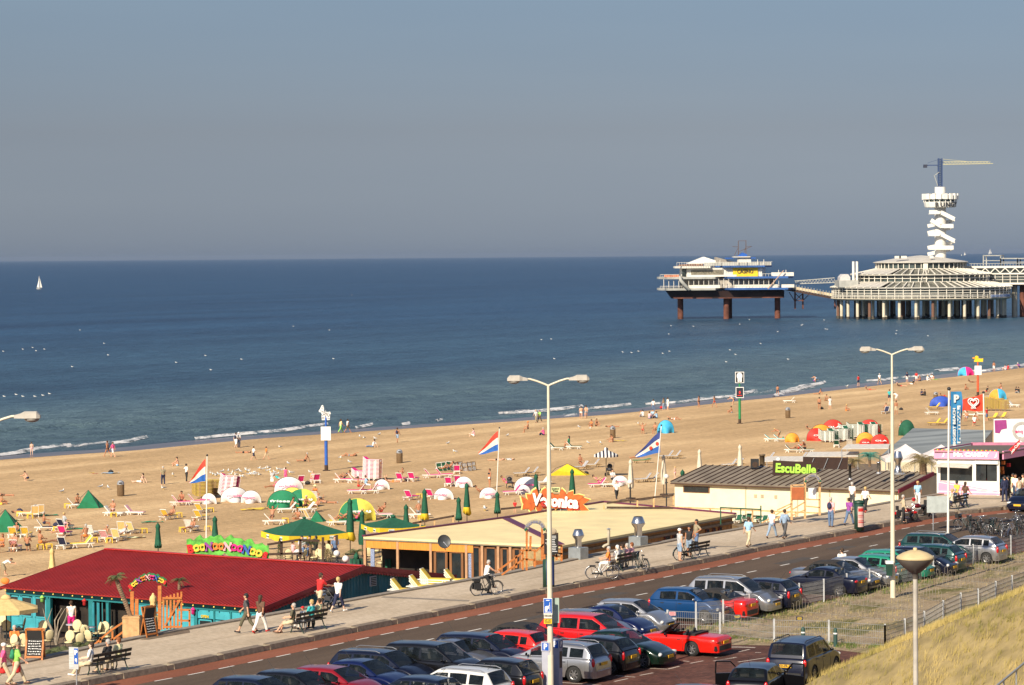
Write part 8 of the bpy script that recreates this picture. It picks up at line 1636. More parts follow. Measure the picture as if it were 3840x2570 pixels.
t.part('roof_pergola',q,mpwd);place(t,'covered_pier',a,0,'two level white covered pier leaving the photo at the right edge','pier')
for reg,x,y,yt,w_,lb in(('F',148,1085,1034,1.9,'white sailboat alone on the sea at far left'),('Y',1940,332,258,2,'white sailboat on the horizon above the covered pier'),('Y',1640,345,300,1.6,'small pale sailing boat near the horizon beside the tower'),('Y',1603,348,318,1.6,'small white motorboat near the horizon beside the tower')):
 X_,Y_=fp(reg,x,y);p=PS(X_,Y_);s=F/p.y;h=(Y_-fp(reg,x,yt)[1])/s;t=T();L_=h*(.65 if 'far left'not in lb else.42);q=MB();q.add([(-L_/2,0,.0),(L_*.55,0,.12*h),(-L_/2,-.12*L_,.1*h),(-L_/2,.12*L_,.1*h),(0,-.16*L_,.09*h),(0,.16*L_,.09*h),(0,0,-.05*h)],[(0,2,4,6),(6,4,1),(0,6,5,3),(6,1,5),(2,3,5,1,4),(0,3,2)]);t.part('hull',q,mwhitep)
 if 'motor'in lb:q=MB();q.bb(-.3*L_,.15*L_,-.1*L_,.1*L_,.1*h,.6*h);t.part('cabin',q,mwhitep)
 else:q=MB();q.cyl((0,0,0),(0,0,h),.012*h,seg=6);t.part('mast',q,mgalv);q=MB();q.add([(-.02*h,0,h*.98),(-.42*L_,.06*h,.14*h),(-.02*h,0,.13*h),(-.14*L_,.05*h,.6*h)],[(0,3,1,2)]);q.add([(.02*h,0,h*.85),(.48*L_,0,.13*h),(.05*L_,.05*h,.15*h)],[(0,1,2)]);t.part('sail',q,mwhitep)
 place(t,'sailboat'if 'motor'not in lb else 'motorboat',(p.x,p.y,SEA),R(20),lb,'boat')
# ================================================================ THE BEACH
def at(s):r_,x,y=s.split()[:3];return PB(*fp(r_,float(x),float(y)))
def rows(txt):return[[c.strip()for c in l.split('|')]for l in txt.strip().split('\n')]
LS=.95
for k,w,ro,lb in rows('''pink|B 690 760|200|pink lounger with a pink patterned towel, right of the large white shelter
pink|B 545 775|200|pink lounger draped with a yellow flowered towel
pink|B 940 755|100|pink lounger with a person in a blue bathing costume left of the tall pink stack
pink|B 1060 760|100|pink lounger squeezed against the tall pink stack
pink|B 1075 860|-100|pink lounger in front of the tall pink stack, left one
pink|B 1190 855|-100|pink lounger in front of the tall pink stack, right one
pink|B 1475 750|160|pink lounger right of the small white shelter, occupied
pink|B 1585 745|160|empty pink lounger beside the black bag
pink|B 1755 715|110|pink lounger with a pink towel left of the deck chair pile
pink|B 1860 710|110|pink lounger with white towels below the deck chair pile
pink|B 1985 675|180|pink lounger with a man in orange in front of the deck chair pile
pink|B 1915 790|170|pink lounger left of the highest white shelter
pink|B 2000 775|170|pink lounger tucked behind the highest white shelter
pink|B 1565 915|150|empty pink lounger left of the closed green parasols
pink|B 1760 905|150|empty pink lounger between two closed green parasols
pink|A 1650 965|110|pink lounger with a man sitting up, left of the flag
pink|A 1800 955|110|pink lounger partly behind the white shelters at left
pink|C 300 870|-80|pink lounger next to the pushchair
pink|C 1080 800|-80|pink lounger with a woman reading below the striped parasol
white|C 570 780|-60|white lounger with yellow towel behind the green parasol
white|C 1190 800|-80|pale yellow lounger beside the small white shelter
towel|H 1180 80|75|lounger with a white frame and a pink patterned towel
white|H 1000 85|75|white lounger with an elderly person and yellow stool
yellow|A 1540 1095|150|yellow lounger with a brown reclining man
yellow|A 1850 1040|150|bright yellow lounger close behind the leftmost flagpole
yellow|A 1840 1100|150|bright yellow lounger in front of the leftmost flagpole
yellow|A 750 1350|-70|yellow lounger with a white towel near the red roof
blank|A 840 1250|165|white lounger with its back raised, in the middle of the left group
towel|A 970 1290|165|lounger covered with a pale pink towel, in the left group
straw|A 1120 1220|175|orange striped beach chair standing upright in the left group
straw|A 1220 1225|150|empty orange striped beach chair with a white frame
straw|A 1080 1290|160|orange striped chair with a reclining person beside the pale towel
straw|A 320 1070|-170|orange striped beach chair, left one of the upper left pair
straw|A 370 1060|-170|orange striped beach chair, right one of the upper left pair
straw|A 260 1065|-100|low beach chair beside the black bag at upper left
white|A 700 990|100|white lounger at the small green tent
blue|A 420 1200|100|grey lounger with a man leaning on his knees
blue|A 590 1190|150|blue backed lounger with a person in grey
pink|A 590 1250|165|pink towel chair with a person in red
blue|A 590 1360|165|navy towel lounger with a dark tanned person
yellow|A 240 1260|175|yellow chair with a white towel at the far left
yellow|A 130 1260|175|yellow chair with a tanned person at the far left
towel|A 140 1380|175|pink towel chair at the far left edge group
blank|A 1750 1200|160|white framed chair with a resting person near the flagpole
white|B 430 1030|-80|white lounger in front of the round green and yellow shelters
white|B 600 1030|-70|white lounger with two people near the yellow shelters
blank|B 690 930|170|white chair right of the yellow shelter
white|B 310 1140|100|white lounger behind the huge green parasol
white|B 900 1150|110|white lounger right of the huge green parasol
towel|B 1290 1080|110|lounger with pink towel under the crowd of stools
white|B 1640 1080|100|white lounger behind the closed green parasols
straw|B 650 1110|120|low seat just behind the huge green parasol tip
green|C 700 460|75|green lounger with white frame, left of a pair on the open sand
green|C 860 450|80|green lounger with white frame, right of a pair on the open sand
white|E 150 650|-100|white lounger alone near the water at right
stripe|C 390 700|-75|blue striped wooden lounger, left of the first pair
stripe|C 470 695|-75|blue striped wooden lounger, right of the first pair
stripe|C 930 640|-60|blue striped wooden lounger with a man near the yellow cover
stripe|C 1030 620|-75|blue striped wooden lounger right of the man near the yellow cover
stripe|C 1500 755|-75|blue striped wooden lounger at the leaning flagpole, left one
stripe|C 1570 750|-75|blue striped wooden lounger at the leaning flagpole, right one
stripe|C 1710 540|-75|blue striped wooden lounger on open sand behind the cream parasols, left one
stripe|C 1780 540|-75|blue striped wooden lounger on open sand behind the cream parasols, right one
flat|C 1480 580|-75|green covered wooden lounger with two resting people
stripe|C 2290 620|-75|blue striped wooden lounger above the grey roof, left one
stripe|C 2350 615|-75|blue striped wooden lounger above the grey roof, right one
stripe|D 620 470|-75|blue striped wooden lounger beside the flat white awnings
stripe|D 370 470|-75|blue striped wooden lounger behind the loudspeaker
stripe|D 390 500|-75|blue striped wooden lounger nearest the rusty flue
aqua|D 400 320|80|turquoise lounger with a lying woman near the orange tent
aqua|D 470 320|80|turquoise lounger touching the orange tent
green|D 560 405|80|green lounger with a red haired person near the awnings
green|D 660 405|100|green lounger with a tanned man near the awnings
green|D 900 365|170|green lounger standing in front of the green stacks
white|D 1000 365|170|white lounger standing in front of the green stacks
sun|E 1510 710|-80|yellow wooden lounger beside the blue dome tent
sun|E 1510 860|-80|yellow wooden lounger above the slanted roof, left one
sun|E 1580 860|-80|yellow wooden lounger above the slanted roof, right one
sun|E 2050 810|-60|yellow chair near the billboard, left one
sun|E 2130 805|-60|yellow chair near the billboard, right one
white|E 1480 760|100|white covered lounger with a helmet-like pillow
white|E 1840 780|70|white lounger in the crowd under the red flag, left
white|E 1940 775|70|white lounger in the crowd under the red flag, right
green|E 1200 935|170|red and white deck chair by the green dome edge
white|E 2190 690|80|white lounger heap right of the dark stacks
white|E 2250 690|60|second white lounger right of the dark stacks
blue|E 1050 750|-30|dark blue low chair near the right street lamp'''):
 place(LT[k],'sun_lounger',at(w),R(float(ro)+180),lb,'lounger','sun loungers on the beach',sc=LS)
for w,lb in rows('''A 615 990|yellow stool left of the small green tent
A 1040 1075|yellow stool between two loungers with towels
A 1640 1075|yellow stool right of the brown reclining man
A 1930 1030|yellow stool right of the leftmost flagpole, upper one
A 1905 1200|yellow stool right of the leftmost flagpole, lower one
A 865 1305|yellow stool in front of the white lounger with its back raised
A 1000 1310|yellow stool below the pale pink towel lounger
A 1320 1220|yellow stool at the right end of the orange striped chairs
A 370 1370|yellow stool in the left foreground group, left
A 450 1365|yellow stool in the left foreground group, right
A 515 1205|yellow stool carrying a blue bag
A 180 1065|yellow stool in the upper left corner group
A 275 1085|yellow stool in front of the upper left chairs
A 1670 1210|yellow stool beside the resting person near the flagpole
B 415 1125|yellow stool behind the huge green parasol
B 1215 1070|yellow stool in the group beyond the huge green parasol
B 540 1025|yellow stool between two white loungers and the round shelters
B 850 1145|yellow stool nearest the tall closed green parasols
B 1640 900|yellow stool between empty pink loungers
B 1660 1100|yellow stool at the back of the closed green parasols'''):place(stool,'stool',at(w),R(20),lb,'stool','yellow stools on the beach')
def stack(w,n,col,fr,lb,tilt=0,rot=0,dz=.125):
 t=T();q=MB()
 for s in(-1,1):q.beam((s*.30,-.95,.05),(s*.30,.55,.02),.05,.05);q.beam((s*.3,.55,.02),(s*.3,.95,.30),.05,.05);q.beam((s*.3,-.6,.03),(s*.3,-.3,-.22),.04,.05);q.beam((s*.3,.3,.03),(s*.3,.1,-.2),.04,.05)
 t.part('frame',q,fr);q=MB();q.box((0,-.2,.07),(.56,1.4,.04));q.box((0,.74,.19),(.56,.45,.04),rx=R(34));t.part('cushion',q,col);p=at(w)
 for k in range(n):
  up=MRo(R(rot),3,'Z')@MRo(R(tilt),3,'Y')@V3((0,0,.24+k*dz));place(t,'stacked_lounger',p+up,(0,R(tilt),R(rot)),'%s, %s'%(lb,'at the bottom'if k==0 else('at the top'if k==n-1 else 'in the middle')),'lounger',lb)
mg_,yl=pm('magenta'),mat('stack_yellow',(.55,.42,.03),.7)
stack('A 2080 905',15,mg_,mwhitep,'leaning tall stack of pink loungers by the leftmost flag',16,60);stack('B 1210 740',15,mg_,mwhitep,'tallest stack of pink loungers on the beach',4,60);stack('B 1110 735',6,mg_,mwhitep,'low stack of pink loungers left of the tallest one',0,60)
for w,n,lb in(('A 1855 905',12,'dark and yellow stack behind the leftmost flagpole, left'),('A 1930 890',11,'dark and yellow stack behind the leftmost flagpole, right'),('E 2010 725',13,'dark and yellow stack right of the red flag, left'),('E 2090 725',12,'dark and yellow stack right of the red flag, middle'),('E 2140 725',10,'dark and yellow stack right of the red flag, right'),('E 1790 715',9,'dark and yellow stack left of the red flag')):stack(w,n,yl,mstraw,lb,0,80)
for x,y,n,k in((500,1018,9,0),(560,1020,9,1),(625,1010,10,2),(700,1005,10,3),(760,985,12,4),(840,990,12,5),(900,975,11,6),(960,965,10,7),(680,930,6,8)):stack('E %d %d'%(x,y),n,mumbg,mwhitep,'%s green lounger stack from the left of the big pile'%['first','second','third','fourth','fifth','sixth','seventh','eighth','ninth'][k],0,(80,20)[k%2])
mor,mrd=mat('shelter_orange',(.80,.30,.03),.7),mat('shelter_red',(.66,.03,.02),.7);mbl=mat('tent_blue',(.03,.08,.42),.6);mlb=mat('tent_sky_blue',(.05,.38,.62),.6)
for tt,w,ro,sc,lb in((SH_A,'B 445 850',0,1.15,'largest white half dome shelter with pink lettering'),(SH_B,'B 1290 820',-20,.8,'small white shelter in front of the tallest pink stack'),(SH_B,'B 2045 800',-10,.85,'highest placed white shelter right of two pink loungers'),(SH_A,'B 1855 912',-20,.8,'white shelter between the closed green parasols'),(SH_B,'C 80 905',0,.85,'white shelter with a person reading at its left'),(SH_A,'C 430 830',0,1.0,'white shelter behind the pushchair'),(SH_B,'C 390 860',-10,.7,'smaller white shelter in front of another behind the pushchair'),(SH_B,'C 1280 785',-10,.8,'rounded white shelter beside the cream parasol'),(SH_A,'A 2150 935',10,1.05,'white shelter in front of the leaning pink stack, left'),(SH_B,'A 2290 945',-10,.95,'white shelter in front of the leaning pink stack, right'),(SH_B,'A 1900 952',-25,.8,'white shelter half behind the leftmost flagpole')):place(tt,'wind_shelter',at(w),R(ro),lb,'wind shelter','white wind shelters',sc=sc)
GY=shelter_t(mtentg,2.6,1.5,1.1,'frisss',True,mtenty,mwht);GG=shelter_t(mtentg,2.6,1.45,1.1,'frisss',False,None,mwht)
for tt,w,ro,sc,lb in((GG,'B 385 1000',-10,1.1,'round green shelter with a white label, left'),(GY,'B 570 985',10,1.05,'round green and yellow shelter with a white label'),(shelter_t(mtenty,2.3,1.4,1),'B 480 950',0,1,'yellow shelter behind the two round green ones'),(GY,'B 1080 1110',15,1.2,'green and yellow shelter by the tall closed parasols')):place(tt,'wind_shelter',at(w),R(ro),lb,'wind shelter','green and yellow wind shelters',sc=sc)
OS,RS=shelter_t(mor,2.2,1.3,1),shelter_t(mrd,2.2,1.3,1,'OLA',False,None,mwht)
for tt,w,ro,sc,lb in((RS,'E 410 1005',20,1.1,'red shelter at the left end of the green lounger pile'),(OS,'E 455 990',10,1.3,'orange shelter at the left end of the green lounger pile'),(RS,'E 560 930',0,1.2,'orange and red shelter behind the green lounger pile, left'),(RS,'E 900 930',0,1.2,'red shelter behind the green lounger pile, right'),(OS,'E 860 1030',0,.95,'orange shelter in front of the green lounger pile'),(RS,'E 860 1050',0,.6,'small red shelter in front of the green lounger pile'),(RS,'E 1000 1050',0,.95,'red shelter with a white heart at the right of the pile'),(OS,'E 180 1018',10,.8,'orange triangular shelter by the turquoise loungers')):place(tt,'wind_shelter',at(w),R(ro),lb,'wind shelter','orange and red wind shelters',sc=sc)
for tt,w,sc,lb in((peak_tent_t(mtentg),'A 810 990',1.3,'small green pointed tent beside a white lounger'),(peak_tent_t(mtentg),'A 50 1210',1.5,'green pointed tent cut by the left edge'),(peak_tent_t(mtentg),'B 700 1120',.8,'little green pointed tent peeping over the huge parasol'),(shelter_t(mlb,2.0,1.5,1.1),'C 1700 305',1.05,'sky blue half dome tent behind the leaning flagpole'),(shelter_t(mbl,2.8,1.25,1.2),'E 1570 685',1.15,'royal blue dome tent next to the tall banner'),(shelter_t(mlb,2.3,1.2,1.1,None,False,pm('magenta')),'E 1800 395',1.25,'blue and magenta dome tent near the duck sign'),(shelter_t(mor,2.2,1.3,1,None,False,mlb),'E 2100 620',1.2,'orange and blue dome tent behind the dark stacks'),(shelter_t(mumbg,1.8,1.7,1),'E 1250 960',1.1,'green dome shelter at the left of the slanted roof'),(peak_tent_t(mumby,None,3.0,.9),'C 800 690',1.25,'bright yellow tarpaulin heap on the sand')):place(tt,'beach_tent',at(w),0,lb,'tent',sc=sc)
for w,lb in rows('''A 1105 880|slatted litter bin on the left part of the beach
B 1460 578|slatted litter bin above the deck chair pile
C 1215 350|slatted litter bin with a person sitting in front
D 523 140|slatted litter bin right of the green sign post
E 1518 640|slatted litter bin beside the blue dome tent'''):place(bin_t,'litter_bin',at(w),0,lb,'litter bin','slatted bins on the beach',sc=1.1)
def sign_pole(w,top,col,lb,rc,fn):
 p=at(w);s=F/p.y;reg=w.split()[0];h=PY(*fp(reg,float(w.split()[1]),top),p.y).z-p.z;t=T();q=MB();q.cyl((0,0,.55),(0,0,h*.5),.17,seg=12);q.cyl((0,0,h*.5),(0,0,h*.84),.11,seg=12);t.part('pole',q,col);q=MB();q.cyl((0,0,0),(0,0,.6),.19,seg=12);q.box((0,0,.03),(.7,.7,.08));t.part('pole_foot',q,mdkwood);z=PY(*fp(reg,0,rc),p.y).z-p.z;fn(t,h,z,s*REG[reg][2]);place(t,'beach_sign',p,0,lb,'sign','pole signs on the beach')
def zebra(t,h,z,k):
 q=MB();q.box((0,-.2,z),(90/k,.12,125/k));t.part('panel',q,mwht);f=lambda x,y:((x-788)/k,(114-y)/k+h-66/k);o=[(750,52),(758,46),(766,52),(772,70),(773,108),(812,112),(828,108),(833,125),(826,140),(826,182),(800,186),(796,160),(782,160),(780,185),(752,185),(750,150),(754,130),(742,112),(728,110),(724,100),(738,80)]
 q=MB();q.prism([f(x,y)for x,y in o],.10,'y',(0,-.1,0));zi=t.part('zebra_figure',q,mwht);q=MB();[q.beam((f(a,b)[0],-.12,f(a,b)[1]),(f(c,d)[0],-.12,f(c,d)[1]),.03,.045)for a,b,c,d in((740,92,752,104),(748,75,765,85),(755,60,768,66),(752,112,768,102),(762,122,780,112),(772,140,790,114),(784,152,800,116),(800,150,812,116),(810,160,824,130),(754,160,776,158),(753,172,776,172),(802,172,824,172),(756,146,770,130))];t.part('stripes',q,mblackp,zi);q=MB();q.cyl((0,0,h*.82),(0,0,h-.5),.05);t.part('neck',q,mgalv)
sign_pole('B 790 650',48,mat('pole_blue',(.02,.10,.42),.5),'zebra shaped sign on a blue pole above a blank white panel',313,zebra)
def headsign(t,h,z,k):
 q=MB();q.box((0,-.2,h-48/k),(78/k,.1,98/k));t.part('frame',q,mwht);q=MB();q.box((0,-.26,h-48/k),(68/k,.02,88/k));t.part('field',q,mblackp);q=MB();q.sph((0,-.29,h-36/k),(26/k,.03,30/k),14,9);q.box((-10/k,-.29,h-70/k),(16/k,.03,34/k));q.box((10/k,-.29,h-70/k),(16/k,.03,34/k));t.part('emblem',q,mwht);q=MB();q.box((0,-.2,z),(70/k,.1,96/k));t.part('poster_frame',q,mwht);q=MB();q.box((0,-.26,z),(60/k,.02,84/k));pi_=t.part('poster',q,mat('poster_dark',(.015,.02,.035),.5,scale=4,var=.6));q=MB();q.box((0,-.28,z-26/k),(40/k,.01,6/k));q.sph((0,-.28,z),(8/k,.01,14/k));t.part('poster_print',q,mrd,pi_)
sign_pole('G 2048 795',340,mat('pole_green',(.01,.22,.07),.5),'white emblem sign and dark poster on a green pole',537,headsign)
def duck(t,h,z,k):
 q=MB();q.box((0,-.2,z),(64/k,.12,86/k));t.part('panel',q,mwht);f=lambda x,y:((x-1908)/k,(270-y)/k+h-60/k);q=MB();q.prism([f(x,y)for x,y in[(1873,268),(1956,268),(1958,235),(1945,238),(1912,236),(1914,218),(1900,210),(1886,212),(1880,225),(1882,242),(1872,255)]],.1,'y',(0,-.1,0));t.part('duck_figure',q,mumby);q=MB();q.prism([f(x,y)for x,y in[(1882,222),(1856,228),(1858,238),(1882,240)]],.1,'y',(0,-.1,0));t.part('duck_beak',q,mor)
sign_pole('E 1912 585',210,mat('pole_orange',(.62,.09,.03),.5),'yellow duck sign on an orange pole above a blank panel',362,duck)
for i,(reg,x,y0,y1,col,z,lb,v)in enumerate((('A',1448,1130,1440,'green',-4.0,'closed green parasol standing alone over the red roof',0),('A',1970,1068,1400,'green',-4.0,'closed green parasol behind the coloured lettering',0),('B',1010,905,1420,'green',-4.0,'tallest closed green parasol with a yellow skirt',1),('B',1120,1015,1440,'green',-4.0,'closed green parasol right of the tallest one',0),('B',1522,960,1240,'green',-4.0,'closed green parasol in front of the smaller square one',0),('B',1692,818,1210,'green',-4.0,'high closed green parasol with yellow skirt above the cream roof',1),('B',2003,895,1180,'green',-4.0,'shorter closed green parasol of the close pair',0),('B',2078,762,1150,'green',-4.0,'taller closed green parasol of the close pair',1),('C',160,845,1110,'green',-4.0,'closed green parasol under the middle flagpole',0),('C',515,682,1000,'green',-4.0,'closed green parasol behind the flame sign, left',0),('C',845,635,960,'green',-4.0,'closed green parasol behind the flame sign, right',0),('C',1855,642,960,'green',-3.0,'closed green parasol at the corner of the grey roof',0),('C',1380,548,905,'cream',-4.0,'large closed cream parasol left of the leaning flagpole',0),('C',1682,508,870,'cream',-4.0,'closed cream parasol right of the leaning flagpole',0),('C',2010,455,760,'cream',-4.0,'closed cream parasol left above the grey roof',0),('D',155,348,640,'cream',-4.0,'closed cream parasol beside the loudspeaker',0),('H',460,365,640,'sand',-4.0,'closed sand coloured parasol behind the left roof edge',0))):closed_umb(x,y0,y1,col,reg,z,lb,val=mumby if v else None,r=.27)
closed_umb(905,455,1290,'sand','M',.12,'closed sand coloured parasol between the gate posts',r=.22);closed_umb(1955,1395,1500,'green','A',-4,'small folded green and yellow parasol under the coloured lettering',val=mumby)
place(round_umbrella_t(mstr_par,1.15,2.0,2.5,14),'open_parasol',at('C 1155 700'),R(0),'open parasol with black and white rings over a pushchair','parasol',sc=1.05)
rs=random.Random(2)
for k in range(9):w='B %d %d'%(1830+k*38,655-(k%3)*6);place(LT['stripe'if k>2 else 'green'],'deck_chair',at(w),(R(62),R(rs.uniform(-8,8)),R(170)),['leftmost green','second green','third green','fourth','fifth','sixth','seventh','eighth','last right'][k]+' folded chair in the leaning pile of deck chairs','deck chair','pile of folded deck chairs',sc=.9)
for w,c,lb in(('A 1390 1125','green','green surf-like mat lying near the yellow loungers'),('B 160 1000','yellow','crumpled yellow sheet on the open sand'),('A 2300 1010','yellow','long crumpled yellow sheet below the white shelters'),('A 430 1060','green','green mat next to the upper left chairs'),('A 130 1105','lyellow','yellow mat near the left green tent'),('A 690 1190','green','small green mat beside the person in grey'),('A 1220 1265','lyellow','yellow mat below the orange striped chairs'),('C 1270 380','yellow','yellow mat near the litter bin sitter'),('B 1400 1070','green','green mat in the group beyond the huge parasol'),('B 800 945','white','white towel under the prone sunbather'),('A 870 678','red','red beach toys on open sand'),('A 838 670','yellow','yellow bucket on open sand'),('A 1010 675','lblue','pale towel with a red bag by the black bag'),('E 1520 435','lgreen','lime towel at the water side')):
 p=at(w);q=MB();vs=[];rs=random.Random(len(lb));n=8
 for i in range(n):
  for j in range(4):vs.append((-.9+1.8*i/(n-1),-.35+.7*j/3,.04+rs.uniform(0,.10)))
 q.add(vs,[(i*4+j,i*4+4+j,i*4+5+j,i*4+1+j)for i in range(n-1)for j in range(3)],True);o=place((lambda t:(t.part('towel',q,pm(c)),t)[1])(T()),'towel'if 'bucket'not in lb and 'toys'not in lb else 'beach_toy',p,R(15),lb,'towel'if 'toy'not in lb and 'bucket'not in lb else 'toy',sc=1 if 'bucket'not in lb and 'toys'not in lb else.35)
